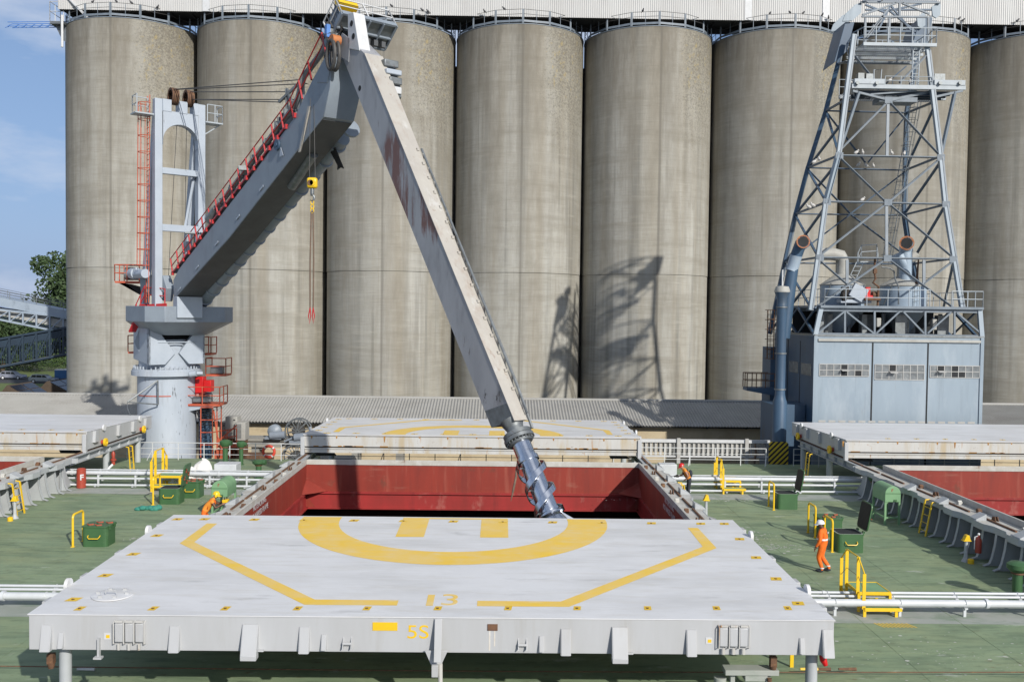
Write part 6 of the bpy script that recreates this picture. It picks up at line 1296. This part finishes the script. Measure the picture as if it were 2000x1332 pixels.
part(b, 'shackle', 'yellow', 0, t)
zb_ = at(606, 600, Y=42.05)
for s in (-.08, .08): b = MB(); b.tube([HB+V3((s*.5, 0, -1.25)), HB+V3((s, 0, -3.5)), V3((HB.x+s*.9, HB.y, zb_.z))], .035, 6); part(b, 'sling_leg', 'sling', 0, t)
for s in (-.09, .08): b = MB(); z0 = zb_.z; b.tube([(HB.x+s*.8, HB.y, z0), (HB.x+s-.05, HB.y, z0-.4), (HB.x+s, HB.y, z0-.75), (HB.x+s+.05, HB.y, z0-.4), (HB.x+s*.8, HB.y, z0)], .024, 6); part(b, 'red_loop', 'redrail', 0, t)
# ================================================================ STEEL TOWER with its machine house on the quay
yf = lambda y: 59.3+(600-y)/600*2.5
yr = lambda y: 68.0-(600-y)/600*2.5
F_ = lambda x, y: at(x, y, Y=yf(y))
B_ = lambda x, y: at(x, y, Y=yr(y))
BY = 58.6; tl, tr_ = at(1590, 656, Y=BY), at(1922, 661, Y=BY); BX0, BX1, BZ, BYR = tl.x, tr_.x, tl.z, 67.0
tower = thing('elevator_tower', 'blue-grey steel lattice tower standing on a panelled machine house, right', 'tower', ((BX0+BX1)/2, 62, QZ))
def tp(b, n, m_, bev=0, par=None): return b.build(n, m_, par or tower, bevel=bev)
b = MB(); b.bx(BX0, BX1, BY, BYR, QZ, BZ-.02); tp(b, 'house_wall', 'blue')
b = MB(); b.bx(BX0-.006, BX0-.002, BY+.02, BYR, QZ, BZ-.03); tp(b, 'side_wall_shade', 'dkblue')  # thin sheet; the shade of this side is put into its blue
gx = [at(1703, 740, Y=BY).x, at(1811, 740, Y=BY).x]
b = MB()
for g in gx: b.bx(g-.05, g+.05, BY-.012, BY-.004, QZ, BZ-.4)
for yy in (61.2, 63.8): b.bx(BX0-.02, BX0-.008, yy-.05, yy+.05, QZ, BZ-.4)
tp(b, 'wall_groove', 'dark')
b = MB()
for xx in (BX0+.1, BX1-.12): b.bx(xx-.11, xx+.11, BY-.07, BY-.002, QZ, BZ)
tp(b, 'corner_pilaster', 'blue', .01)
z0 = at(1750, 668, Y=BY).z; b = MB(); b.bx(BX0+.24, BX1-.26, BY-.14, BY-.004, z0, z0+.16); tp(b, 'canopy_strip', 'cap', .01)
b = MB(); b.bx(BX0+.02, BX1-.02, BY-.05, BYR, BZ-.02, BZ+.1); tp(b, 'house_roof', 'dull')
rn = random.Random(2)
for (xa, xb, ya, yb, opens) in ((1600, 1697, 712, 734, ((3, 0), (3, 1), (5, 1))), (1708, 1805, 713, 741, ((2, 0),)), (1816, 1913, 715, 737, ((1, 0), (3, 0), (3, 1), (4, 1)))):
    p, q = at(xa, yb, Y=BY), at(xb, ya, Y=BY); x0, x1, z0, z1 = p.x, q.x, p.z, q.z; n = 7; ww, hh = (x1-x0)/n, (z1-z0)/2
    b = MB()
    for i in range(n+1): b.bx(x0+i*ww-.02, x0+i*ww+.02, BY-.045, BY-.004, z0, z1)
    for j in range(3): b.bx(x0, x1, BY-.05, BY-.0035, z0+j*hh-.02, z0+j*hh+.02)
    fr = tp(b, 'window', 'louv')
    b = MB(); bo = MB()
    for i in range(n):
        for j in range(2):
            d = rn.uniform(-.01, .01); tgt = bo if (i, 1-j) in opens else b
            tgt.face([(x0+i*ww+.02, BY-.02+d, z0+j*hh+.02), (x0+(i+1)*ww-.02, BY-.02-d, z0+j*hh+.02), (x0+(i+1)*ww-.02, BY-.02-d*.5, z0+(j+1)*hh-.02), (x0+i*ww+.02, BY-.02+d, z0+(j+1)*hh-.02)])
    b.build('pane', 'glass', fr); bo.build('open_pane', 'dark', fr)
    i, j = opens[0]; b = MB(); b.ext([(x0+i*ww, BY-.05, z1-hh*.9), (x0+(i+1)*ww, BY-.05, z1-hh*.9), (x0+(i+1)*ww, BY-.35, z1-hh*1.1), (x0+i*ww, BY-.35, z1-hh*1.1)], (0, 0, .02)); b.build('open_sash', 'louv', fr)
b = MB(); zs = at(1590, 735, Y=BY).z
for yy in (58.9, 61.5, 64.2):
    b.bx(BX0-.035, BX0-.008, yy, yy+2, zs, zs+.75)
tp(b, 'side_window', 'glass')
b = MB()
for i in range(16): b.bx(BX0+.4+i*.64, BX0+.85+i*.64, BY-.02, BY-.004, at(1750, 826, Y=BY).z, at(1750, 822, Y=BY).z)
tp(b, 'vent_slot', 'louv')
# truss storey
zt2 = at(1750, 603, Y=BY+.3).z; TX0, TX1 = at(1604, 605, Y=BY+.3).x, at(1914, 607, Y=BY+.3).x
b = MB(); b.beam((BX0+.1, BY+.1, BZ), (TX0, BY+.35, zt2), .28, .2, up=(0, 1, 0)); b.beam((BX1-.1, BY+.1, BZ), (TX1, BY+.35, zt2), .28, .2, up=(0, 1, 0)); b.beam((BX0+.1, BYR-.2, BZ), (TX0, BYR-.5, zt2), .28, .2, up=(0, 1, 0)); b.beam((BX1-.1, BYR-.2, BZ), (TX1, BYR-.5, zt2), .28, .2, up=(0, 1, 0)); tp(b, 'corner_post', 'blue')
b = MB(); T = lambda x, y: at(x, y, Y=BY+.2)
for x in (1650, 1708, 1807, 1864): b.beam(T(x, 655), T(x, 608), .12, .1)
for (a, c) in (((1598, 650), (1648, 609)), ((1653, 609), (1706, 651)), ((1711, 651), (1756, 609)), ((1764, 609), (1804, 651)), ((1811, 651), (1856, 611)), ((1868, 611), (1916, 652))): b.beam(T(*a), T(*c), .16, .1)
b.beam(T(1596, 652), T(1918, 657), .14, .16); tp(b, 'front_truss', 'steelgrey')
b = MB()
for (x0, y0, x1, y1) in ((BX0+.2, BY+.4, BX0+.2, 62.5), (BX0+.2, 62.5, BX0+.2, BYR-.4), (BX1-.2, BY+.4, BX1-.2, 62.5), (BX1-.2, 62.5, BX1-.2, BYR-.4)): b.beam((x0, y0, BZ), (x1, y1, zt2), .14); b.beam((x1, y1, BZ), (x0, y0, zt2), .1)
for k in range(6): xx = BX0+1+k*1.75; b.beam((xx, BYR-.4, BZ), (xx+1.75, BYR-.4, zt2), .12)
tp(b, 'rear_truss', 'dkblue')
b = MB(); b.bx(TX0-.1, TX1+.15, BY+.1, BYR-.3, zt2+.0, zt2+.16); b.bx(TX0, TX1, BY+.3, BY+.45, zt2-.22, zt2)
for k in range(5): b.bx(TX0, TX1, BY+1.6+k*1.5, BY+1.75+k*1.5, zt2-.22, zt2)
tp(b, 'upper_deck', 'steelgrey')
b = MB(); b.rails([(TX0+.15, BYR-.5, zt2+.16), (TX0+.15, BY+.15, zt2+.16), (TX0+6.9, BY+.15, zt2+.16)], 1.05, .026, 1, 1.35); b.rails([(TX1-1.9, BY+.15, zt2+.16), (TX1+.1, BY+.15, zt2+.16), (TX1+.1, BYR-.5, zt2+.16)], 1.0, .026, 1, 1.0); tp(b, 'deck_rail', 'steelpale')
# hoppers and cyclones
for k, (xa, xb, ya, yk, ynk, Yc) in enumerate(((1604, 1686, 557, 536, 514, 62.6), (1721, 1806, 559, 540, 518, 62.9))):
    a, c = at(xa, ya, Y=Yc), at(xb, ya, Y=Yc); r = (c.x-a.x)/2; x = (a.x+c.x)/2; zc = a.z; zk = at(xa, yk, Y=Yc).z; zn = at(xa, ynk, Y=Yc).z
    b = MB(); b.lathe((x, Yc, 0), [(.4, BZ+.15), (r*.95, zt2-.3), (r, zt2-.1), (r, zc)], 36); cy = tp(b, 'cyclone', 'cyclone')
    b = MB(); b.lathe((x, Yc, 0), [(r+.03, zc-.03), (r+.06, zc+.02), (.5, zk), (.42, zk+.02)], 36); b.build('cone_roof', 'cap', cy)
    b = MB(); b.lathe((x, Yc, 0), [(.42, zk), (.42, zn)], 24); b.tube([(x, Yc, zn-.05), (x, Yc, zn+.2), (x-.15 if not k else x+.2, Yc, zn+.5), (x-.7 if not k else x+.6, Yc, zn+.62), (x-1.6 if not k else x+.75, Yc, zn+.62+(.2 if k else 0))], .42, 16); b.build('outlet_pipe', 'cap', cy)
    b = MB(); b.tube([(x-r-.05, Yc-.6, zt2+.3), (x-r*.8, Yc-r*.75, zc+.1)], .04, 6); b.ladder((x+.25, Yc-r-.1, zt2+.2), (x+.25, Yc-r-.1, zc), .35, (1, 0, 0), .02, .3); b.build('ladder', 'dull', cy)
b = MB(); Yp = 62.4; P = [at(1752, 505, Y=Yp), at(1768, 512, Y=Yp), at(1769, 545, Y=Yp)]; b.tube([at(1768, 560, Y=Yp), at(1769, 520, Y=Yp), at(1769, 490, Y=Yp), at(1770, 478, Y=Yp-.35), at(1771, 475, Y=Yp-1.1)], .42, 18); b.tube([at(1768, 520, Y=Yp), at(1757, 500, Y=Yp), at(1750, 508, Y=Yp+.4)], .42, 16); pipe1 = tp(b, 'exhaust_pipe', 'cyclone')
def mouth(p, d, r, par):
    d = V3(d).normalized(); b = MB(); k = d.cross(V3((0, 0, 1))).normalized(); l_ = k.cross(d); n = 24; vs = []
    for (rr, off) in ((r*.84, 0), (r*1.12, 0), (r*1.12, -.06), (r*.84, .012)):
        for j in range(n): a = 6.28319*j/n; vs.append(p+d*off+k*rr*math.cos(a)+l_*rr*math.sin(a))
    b.add(vs, [(i*n+j, i*n+(j+1) % n, (i+1)*n+(j+1) % n, (i+1)*n+j) for i in (0, 1) for j in range(n)]); b.build('pipe_flange', 'mouth', par)
    b = MB(); b.cyl(p-d*.02, p+d*.004, r*.85, n=24); b.build('pipe_opening', 'dark', par)
mp_ = at(1771, 475, Y=Yp-1.1); mouth(mp_, mp_-at(1770, 478, Y=Yp-.35), .42, pipe1)
Yq = 60.6; b = MB(); b.tube([at(1530, 660, Y=Yq), at(1540, 575, Y=Yq), at(1549, 520, Y=Yq), at(1556, 497, Y=Yq-.1), at(1564, 476, Y=Yq-.3), at(1569, 472, Y=Yq-1.1)], [.42, .42, .36, .38, .38, .38], 18); pipe2 = tp(b, 'exhaust_pipe', 'dkblue')
b = MB(); b.tube([at(1545, 530, Y=Yq), at(1549, 520, Y=Yq), at(1555, 499, Y=Yq-.2)], .39, 18); b.build('pipe_elbow', 'cyclone', pipe2)
mp_ = at(1569, 472, Y=Yq-1.1); mouth(mp_, mp_-at(1564, 476, Y=Yq-.3), .38, pipe2)
# big vertical pipe with cap in front of the house corner
pc = at(1527, 600, Y=58.0); X_, Y_ = pc.x, 58.0; z_ = lambda y: at(1527, y, Y=58.0).z
b = MB(); b.lathe((X_, Y_, 0), [(.44, QZ), (.44, z_(785)), (.36, z_(778)), (.31, z_(770)), (.31, z_(600)), (.33, z_(598)), (.31, z_(596)), (.31, z_(583)), (.47, z_(571))], 32); vp = tp(b, 'vertical_pipe', 'dkblue')
b = MB(); b.lathe((X_, Y_, 0), [(.47, z_(571)), (.49, z_(569)), (.40, z_(560)), (.001, z_(558))], 32); b.build('pipe_cap', 'cap', vp)
b = MB(); b.tube([(X_, Y_, z_(560)), (X_, Y_, z_(527))], .05, 6); b.build('mast_rod', 'white', vp)
b = MB()
for yy in (600, 760, 690): b.lathe((X_, Y_, z_(yy)), [(.36, -.04), (.36, .04)], 24)
b.build('pipe_band', 'dull', vp)
SM = bpy.data.materials.new('hazard_stripes'); SM.use_nodes = True; n_ = SM.node_tree.nodes; l_ = SM.node_tree.links.new
t_c = n_.new('ShaderNodeTexCoord'); sx_n = n_.new('ShaderNodeSeparateXYZ'); l_(t_c.outputs['Object'], sx_n.inputs[0])
m1 = n_.new('ShaderNodeMath'); m1.operation = 'MULTIPLY_ADD'; m1.inputs[1].default_value = 1.0; l_(sx_n.outputs[0], m1.inputs[0]); l_(sx_n.outputs[2], m1.inputs[2])
m1.operation = 'SUBTRACT'; l_(sx_n.outputs[2], m1.inputs[1])
m2_ = n_.new('ShaderNodeMath'); m2_.operation = 'PINGPONG'; m2_.inputs[1].default_value = .17; l_(m1.outputs[0], m2_.inputs[0])
m3 = n_.new('ShaderNodeMath'); m3.operation = 'GREATER_THAN'; m3.inputs[1].default_value = .085; l_(m2_.outputs[0], m3.inputs[0])
mm = n_.new('ShaderNodeMix'); mm.data_type = 'RGBA'; mm.inputs[6].default_value = (.022, .02, .02, 1); mm.inputs[7].default_value = (.60, .44, .03, 1); l_(m3.outputs[0], mm.inputs[0]); l_(mm.outputs[2], n_['Principled BSDF'].inputs['Base Color']); n_['Principled BSDF'].inputs['Roughness'].default_value = .6
g0, g1 = at(1501, 915, Y=57.45), at(1540, 863, Y=57.45)
t = thing('striped_guard', 'black and yellow striped guard plate at the foot of the blue pipe', 'guard', (g0.x, 57.5, g0.z-1)); b = MB(); n = 12
b.ext([(g0.x, 57.5, g0.z-1.2), (g1.x, 57.5, g0.z-1.2), (g1.x, 57.5, g1.z-.12), (g1.x-.12, 57.5, g1.z), (g0.x+.12, 57.5, g1.z), (g0.x, 57.5, g1.z-.12)], (0, -.08, 0)); b.build('guard_plate', SM, t)
b = MB(); b.bx(g0.x+.1, g1.x-.1, 57.5, 57.8, g0.z-1.2, g1.z-.2); b.bx(g0.x+.3, g0.x+.42, 57.8, 58.4, QZ, g1.z-.4); b.build('guard_frame', 'dkblue', t)
b = MB(); b.bx(BX0-2.2, BX0-.05, 59.8, 62.5, QZ, at(1540, 700, Y=60).z-3); tp(b, 'side_annex', 'dkblue')
b = MB(); b.bx(at(1497, 700, Y=66).x, BX0-.05, 65, 67, QZ, BZ-1.0); tp(b, 'side_annex', 'dkblue')
a, c = at(1459, 757, Y=64.5), at(1502, 757, Y=64.5); b = MB(); b.ext([(a.x, 64.5, a.z), (c.x+.4, 64.5, a.z), (c.x+.4, 64.5, a.z-.55), (a.x, 64.5, a.z-.22)], (0, 1.1, 0)); tp(b, 'balcony', 'dkblue'); b = MB(); b.rails([(c.x+.4, 64.5, a.z), (a.x, 64.5, a.z), (a.x, 65.6, a.z), (c.x+.4, 65.6, a.z)], 1.0, .03, 1, .6); tp(b, 'balcony_rail', 'rust')
b = MB(); l0, l1 = at(1505, 700, Y=64.5), at(1506, 628, Y=64.5); b.ladder(l0, l1+V3((0, 0, .8)), .45, (1, 0, 0), .025); b.cage(l0, l1+V3((0, 0, .8)), .42, (0, -1, 0), (1, 0, 0), 6, .018); tp(b, 'ladder_cage', 'rust')
# legs
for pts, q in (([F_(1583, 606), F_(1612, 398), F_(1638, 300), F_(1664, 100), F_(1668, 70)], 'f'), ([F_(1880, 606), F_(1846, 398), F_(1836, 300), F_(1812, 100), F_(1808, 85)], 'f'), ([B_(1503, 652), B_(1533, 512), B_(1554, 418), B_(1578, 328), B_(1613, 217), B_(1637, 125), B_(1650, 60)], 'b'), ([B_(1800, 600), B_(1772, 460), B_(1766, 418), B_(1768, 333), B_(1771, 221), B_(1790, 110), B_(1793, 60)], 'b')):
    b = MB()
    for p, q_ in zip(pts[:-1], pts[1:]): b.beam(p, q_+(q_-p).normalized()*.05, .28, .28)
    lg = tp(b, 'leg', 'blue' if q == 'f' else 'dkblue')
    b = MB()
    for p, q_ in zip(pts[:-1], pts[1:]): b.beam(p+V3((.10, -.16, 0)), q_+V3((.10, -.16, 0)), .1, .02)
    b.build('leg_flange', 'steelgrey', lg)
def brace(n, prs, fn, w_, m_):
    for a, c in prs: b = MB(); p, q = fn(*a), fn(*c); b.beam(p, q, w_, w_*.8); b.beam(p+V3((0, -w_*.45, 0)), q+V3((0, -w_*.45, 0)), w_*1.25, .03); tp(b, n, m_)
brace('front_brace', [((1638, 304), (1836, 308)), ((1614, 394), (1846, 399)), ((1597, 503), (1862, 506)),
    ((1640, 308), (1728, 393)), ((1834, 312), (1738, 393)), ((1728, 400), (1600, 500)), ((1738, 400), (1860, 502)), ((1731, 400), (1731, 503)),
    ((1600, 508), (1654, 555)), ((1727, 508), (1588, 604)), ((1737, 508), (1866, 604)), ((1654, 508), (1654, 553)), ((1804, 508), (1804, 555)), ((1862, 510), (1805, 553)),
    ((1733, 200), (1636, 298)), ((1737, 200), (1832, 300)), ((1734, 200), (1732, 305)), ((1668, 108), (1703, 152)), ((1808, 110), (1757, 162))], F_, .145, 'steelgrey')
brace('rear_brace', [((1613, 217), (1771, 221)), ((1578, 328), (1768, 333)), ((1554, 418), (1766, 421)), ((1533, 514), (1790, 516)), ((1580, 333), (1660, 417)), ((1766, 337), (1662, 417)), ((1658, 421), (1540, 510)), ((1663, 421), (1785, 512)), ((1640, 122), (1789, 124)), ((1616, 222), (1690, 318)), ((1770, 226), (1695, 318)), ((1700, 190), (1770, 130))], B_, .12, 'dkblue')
for (a, c) in (((1638, 304), (1578, 328)), ((1612, 396), (1554, 418)), ((1597, 503), (1533, 513)), ((1836, 306), (1768, 333)), ((1846, 400), (1766, 420)), ((1860, 506), (1785, 515)), ((1652, 195), (1613, 217)), ((1664, 120), (1637, 125)), ((1824, 200), (1771, 221)), ((1634, 320), (1556, 416)), ((1645, 240), (1580, 326)), ((1608, 410), (1536, 510)), ((1590, 540), (1510, 640)), ((1836, 318), (1768, 416)), ((1844, 405), (1782, 510)), ((1862, 512), (1843, 600)), ((1822, 215), (1770, 328)), ((1638, 300), (1614, 220))):
    b = MB(); b.beam(F_(*a), B_(*c), .15, .12); tp(b, 'side_brace', 'dkblue')
for (a, c) in (((1533, 515), (1583, 600)), ((1578, 332), (1612, 392)), ((1554, 422), (1597, 500))): b = MB(); b.beam(B_(*a), F_(*c), .14, .11); tp(b, 'side_brace', 'dkblue')
b = MB()
for (x, y) in ((1638, 305), (1836, 309), (1733, 396), (1614, 395), (1846, 400), (1732, 505), (1600, 504), (1860, 507), (1734, 197)): p = F_(x, y); b.box(p+V3((0, -.14, 0)), (.5, .04, .42))
tp(b, 'gusset_plate', 'steelgrey')
b = MB(); b.ladder(B_(1715, 520)-V3((0, 1.2, 0)), B_(1775, 190)-V3((0, 1.2, 0)), .5, (1, 0, 0), .03, .33); tp(b, 'ladder', 'dull'); b = MB(); b.cage(B_(1718, 500)-V3((0, 1.2, 0)), B_(1774, 196)-V3((0, 1.2, 0)), .4, (0, -1, 0), (1, 0, 0), 14, .015); tp(b, 'ladder_cage', 'dull')
b = MB(); b.ladder(F_(1787, 166), F_(1790, 82), .42, (1, 0, 0), .05, .33); tp(b, 'ladder', 'steelpale')
# middle platform
mz0 = at(1775, 175, Y=61.0).z; mx0, mx1 = at(1663, 170, Y=61).x, at(1885, 173, Y=61).x
b = MB(); b.bx(mx0, mx1, 60.9, 61.1, mz0, mz0+.27); b.bx(mx0+.1, mx1-.1, 63.4, 63.6, mz0-.1, mz0+.15); [b.bx(mx0+.05+k*.15, mx0+.08+k*.15, 61.1, 63.4, mz0+.02, mz0+.06) for k in range(int((mx1-mx0-.1)/.15))]; tp(b, 'cross_platform', 'steelpale', .01)
b = MB(); b.bx(mx0+.15, mx0+2.15, 60.86, 61.5, mz0+.275, mz0+.62); b.bx(mx1-2.1, mx1-.05, 60.86, 61.5, mz0+.275, mz0+.62); tp(b, 'winch_box', 'steelpale', .02)
b = MB(); p = at(1672, 160, Y=60.8)
for xx in (1674, 1712, 1835, 1874): q = at(xx, 163, Y=60.86); b.cyl(q, q-V3((0, .15, 0)), .12, n=10)
b.box(at(1697, 152, Y=61.2), (.5, .4, .4)); b.box(at(1680, 152, Y=61.2), (.4, .4, .5)); b.box(at(1833, 155, Y=61.2), (.7, .4, .6)); tp(b, 'winch_motor', 'dull')
b = MB(); b.rails([(mx0+2.2, 60.95, mz0+.27), (mx1-2.2, 60.95, mz0+.27)], .55, .025, 1, 1.0); b.rails([(mx0+.1, 63.5, mz0+.2), (mx1-.1, 63.5, mz0+.2)], 1.0, .025, 1, 1.2); b.tube([at(1707, 160, Y=61), at(1707, 137, Y=61), at(1722, 136, Y=61), at(1720, 160, Y=61)], .04, 6); tp(b, 'platform_rail', 'steelpale')
b = MB(); b.beam(at(1865, 180, Y=61), F_(1838, 302), .18); b.beam(at(1678, 180, Y=61), F_(1638, 300), .16); b.beam(at(1880, 178, Y=61), F_(1826, 190), .14); b.beam(at(1665, 178, Y=61), at(1735, 196, Y=61.3), .13); b.beam(at(1825, 178, Y=61.5), at(1740, 196, Y=61.3), .16); b.bx(mx0+2, mx1-3, 61.3, 62.5, mz0-.75, mz0-.45); b.beam(at(1700, 185, Y=61.2), at(1790, 178, Y=61.2), .1); tp(b, 'platform_strut', 'steelgrey')
b = MB(); [b.bx(mx0+.6, mx1-.8, 61.4+k*.6, 61.5+k*.6, mz0-.3, mz0-.02) for k in range(4)]; tp(b, 'platform_joist', 'navysteel')
# upper rail platform and head frame
uz = at(1750, 85, Y=61.2).z; ux0, ux1 = at(1676, 85, Y=61.2).x, at(1828, 86, Y=61.2).x
b = MB(); [b.bx(ux0+.3+k*.15, ux0+.33+k*.15, 61.1, 64.2, uz-.12, uz-.06) for k in range(int((ux1-ux0-.3)/.15))]; [b.bx(ux0+.3, ux1, yy, yy+.12, uz-.3, uz-.12) for yy in (62, 63, 64)]; b.bx(ux0+.3, ux1, 61.05, 61.2, uz-.22, uz); tp(b, 'rail_platform', 'steelpale', .01)
b = MB(); b.rails([(ux0-.2, 64, uz), (ux0+.35, 61.15, uz), (ux1, 61.15, uz), (ux1, 64, uz)], 1.0, .04, 1, .8); b.rails([(ux0+.35, 64, uz), (ux1, 64, uz)], 1.0, .03, 1, 1.3); tp(b, 'platform_rail', 'steelpale')
for x0, x1, y0, y1, yy in ((1645, 1666, 118, 44, 62.3), (1792, 1819, 100, 36, 64.5)):
    a, c = at(x0, y0, Y=yy), at(x1, y1, Y=yy); b = MB(); b.ext([(a.x-.55, yy, a.z-.2), (c.x-.35, yy, a.z+.6), (c.x+.1, yy, c.z), (a.x+.15, yy, c.z)], (0, 2.2, 0)); tp(b, 'head_column', 'dkblue', .02)
for pts, yy in (([(1646, 42), (1651, 28), (1670, 10), (1683, 5), (1682, 26), (1665, 41)], 62.1), ([(1822, 32), (1820, 14), (1833, 4), (1837, 8), (1837, 30), (1829, 36)], 62.1)):
    b = MB(); b.ext([at(x, y, Y=yy) for x, y in pts], (0, .12, 0)); b.ext([at(x, y, Y=yy)+V3((0, 2.2, 0)) for x, y in pts], (0, .12, 0)); tp(b, 'gusset_plate', 'blue')
hp = lambda x, y: at(x, y, Y=62.0)
hq = lambda x, y: at(x, y, Y=64.6)
b = MB()
for (a, c) in (((1680, 5), (1836, 6)), ((1683, 33), (1812, 34)), ((1684, 30), (1750, 7)), ((1762, 7), (1815, 28)), ((1757, 5), (1757, 34)), ((1690, 36), (1690, 85)), ((1737, 36), (1737, 85)), ((1813, 34), (1813, 84)), ((1690, 78), (1722, 38)), ((1735, 18), (1690, 75))): b.beam(hp(*a), hp(*c), .13, .11)
tp(b, 'head_frame', 'steelgrey')
b = MB()
for (a, c) in (((1685, 3), (1830, 4)), ((1690, 20), (1820, 20)), ((1690, 10), (1730, 26)), ((1800, 8), (1735, 22)), ((1735, 20), (1785, 60)), ((1735, 20), (1715, 60)), ((1690, 80), (1740, 12)), ((1740, 12), (1795, 80)), ((1740, 80), (1700, 122)), ((1740, 80), (1790, 122)), ((1690, 62), (1800, 62))): b.beam(hq(*a), hq(*c), .13, .11)
tp(b, 'head_frame', 'dkblue')
b = MB(); b.beam(hp(1668, 98), hp(1790, 101), .12, .14); b.beam(hq(1650, 122), hq(1785, 124), .16, .2); tp(b, 'cross_beam', 'steelgrey')
# machinery on the upper deck
b = MB(); p = at(1670, 580, Y=60.6); b.box(p, (1.3, .6, .9)); b.box(at(1650, 575, Y=60.5), (.4, .5, 1.0)); b.cyl(at(1643, 580, Y=60.3), at(1652, 580, Y=60.3), .3, n=12); tp(b, 'black_motor', 'black', .04)
b = MB(); b.box(at(1676, 572, Y=60.2), (1.0, .3, .9), Matrix.Rotation(.5, 3, 'Y')); b.bx(at(1640, 590, Y=60.4).x, at(1700, 590, Y=60.4).x, 60.2, 61, at(1670, 592, Y=60.4).z, at(1670, 585, Y=60.4).z); tp(b, 'motor_panel', 'mast', .02)
b = MB(); b.box(at(1694, 570, Y=60.3), (.3, .3, .6)); b.box(at(1692, 580, Y=60.3), (.8, .4, .2)); tp(b, 'red_pump', 'cabred', .03)
b = MB(); b.box(at(1703, 585, Y=60.0), (1.0, .35, .16)); b.cyl(at(1703, 577, Y=60.3), at(1712, 577, Y=60.3), .25, n=12); tp(b, 'pump_base', 'rust')
b = MB(); b.tube([at(1709, 505, Y=60), at(1708, 530, Y=60), at(1710, 545, Y=60), at(1705, 552, Y=60), at(1716, 560, Y=60), at(1714, 600, Y=60)], .07, 7); b.box(at(1709, 530, Y=60), (.22, .2, .3)); b.tube([at(1794, 505, Y=60), at(1790, 555, Y=60)], [.05, .1], 6); tp(b, 'hanging_chain', 'rust')
b = MB(); b.tube([at(1722, 522, Y=61), at(1738, 524, Y=61), at(1746, 530, Y=61), at(1748, 545, Y=61), at(1755, 560, Y=60.8), at(1755, 595, Y=60.8)], .05, 6); tp(b, 'conduit', 'dull')
b = MB(); st_ = at(1680, 520, Y=64); b.rails([at(1675, 520, Y=64), at(1682, 505, Y=64), at(1712, 503, Y=64), at(1714, 520, Y=64)], .9, .03, 1, .8); b.beam(at(1676, 512, Y=64), at(1716, 512, Y=64), .8, .06); b.ladder(at(1660, 555, Y=63.5), at(1680, 512, Y=63.5), .5, (1, 0, 0), .03); tp(b, 'service_platform', 'steelpale')
b = MB()
for i in range(9): xx = BX0+.9+i*1.05; b.box((xx, 60.2+(i*37 % 5)*.8, BZ+.75), (.35+.2*(i % 3), .5, 1.3))
for i in range(5): xx = BX0+1.6+i*1.9; b.cyl((xx, 61+i % 2, BZ+.1), (xx, 61+i % 2, zt2-.3), .14, n=8)
tp(b, 'machinery', 'dull')
b = MB(); b.box((BX1-2.8, 59.6, BZ+.8), (.3, .4, .7)); b.box(at(1715, 630, Y=59.5), (.3, .3, .6)); tp(b, 'small_tank', 'cap', .05)
b = MB(); b.bx(BX0+.5, BX1-.5, 64.5, 64.6, BZ+.1, zt2-.2); tp(b, 'dark_backing', 'dark')  # added near-black sheet; shade inside the truss storey put into its colour
# ================================================================ BIRDS
def bird(p, rz, label, group, m_):
    t = thing('pigeon', label, 'bird', p, group); b = MB(); q = V3(p)
    b.ball(q+V3((0, 0, .13)), .11, 8, 6, (1.6, .85, .9), Matrix.Rotation(-.5, 3, 'Y')); b.ball(q+V3((.13, 0, .27)), .06, 8, 6); b.add([q+V3((-.12, -.05, .1)), q+V3((-.12, .05, .1)), q+V3((-.33, .03, .0)), q+V3((-.33, -.03, .0))], [(0, 1, 2, 3), (3, 2, 1, 0)]); b.tube([q+V3((.18, 0, .27)), q+V3((.23, 0, .25))], [.02, .005], 5)
    b.tube([q+V3((0, -.03, .08)), q+V3((0, -.03, 0))], .01, 4); b.tube([q+V3((0, .03, .08)), q+V3((0, .03, 0))], .01, 4)
    b.build('bird_body', m_, t); t.rotation_euler = (0, 0, rz); return t
rn = random.Random(11)
b1 = bird((0, 0, 0), 0, 'small dark pigeon perched on the railing round the silo tops', 'pigeons on the silo railings', 'bird'); first = True
n = 15
for (i, k, f) in ((0, 10, .3), (0, 11, .2), (0, 11, .7), (0, 12, .6), (2, 11, .2), (2, 12, .35), (2, 12, .6), (2, 12, .9), (3, 10, .3), (3, 9, .5), (4, 10, .4), (5, 10, .1), (5, 10, .8), (5, 11, .3), (5, 12, .1), (5, 12, .5), (6, 12, .3), (6, 12, .6), (7, 9, .4)):
    c = V3((SX+i*STEP, SY, STOP+1.45)); P = lambda kk: c+V3(((SR-.02)*math.cos(6.28319*(kk+.3)/n), (SR-.02)*math.sin(6.28319*(kk+.3)/n), 0)); p = P(k)+(P(k+1)-P(k))*f
    if first: b1.location = p; b1.rotation_euler = (0, 0, 1); first = False
    else: dup(b1, p, rn.uniform(0, 6.28))
b2 = bird((0, 0, 0), 0, 'small pale pigeon perched on the beams of the steel tower', 'pigeons on the steel tower', 'birdw'); first = True
for (x, y) in ((1672, 302), (1685, 302), (1742, 303), (1766, 304), (1684, 394), (1664, 166), (1738, 161), (1777, 163), (1600, 315), (1590, 320), (1588, 405), (1580, 408), (1676, 326), (1692, 327), (1706, 328), (1690, 2), (1722, 2)):
    p = F_(x, y) if y not in (326, 327, 328) else B_(x, y)
    if first: b2.location = p; first = False
    else: dup(b2, p, rn.uniform(0, 6.28))
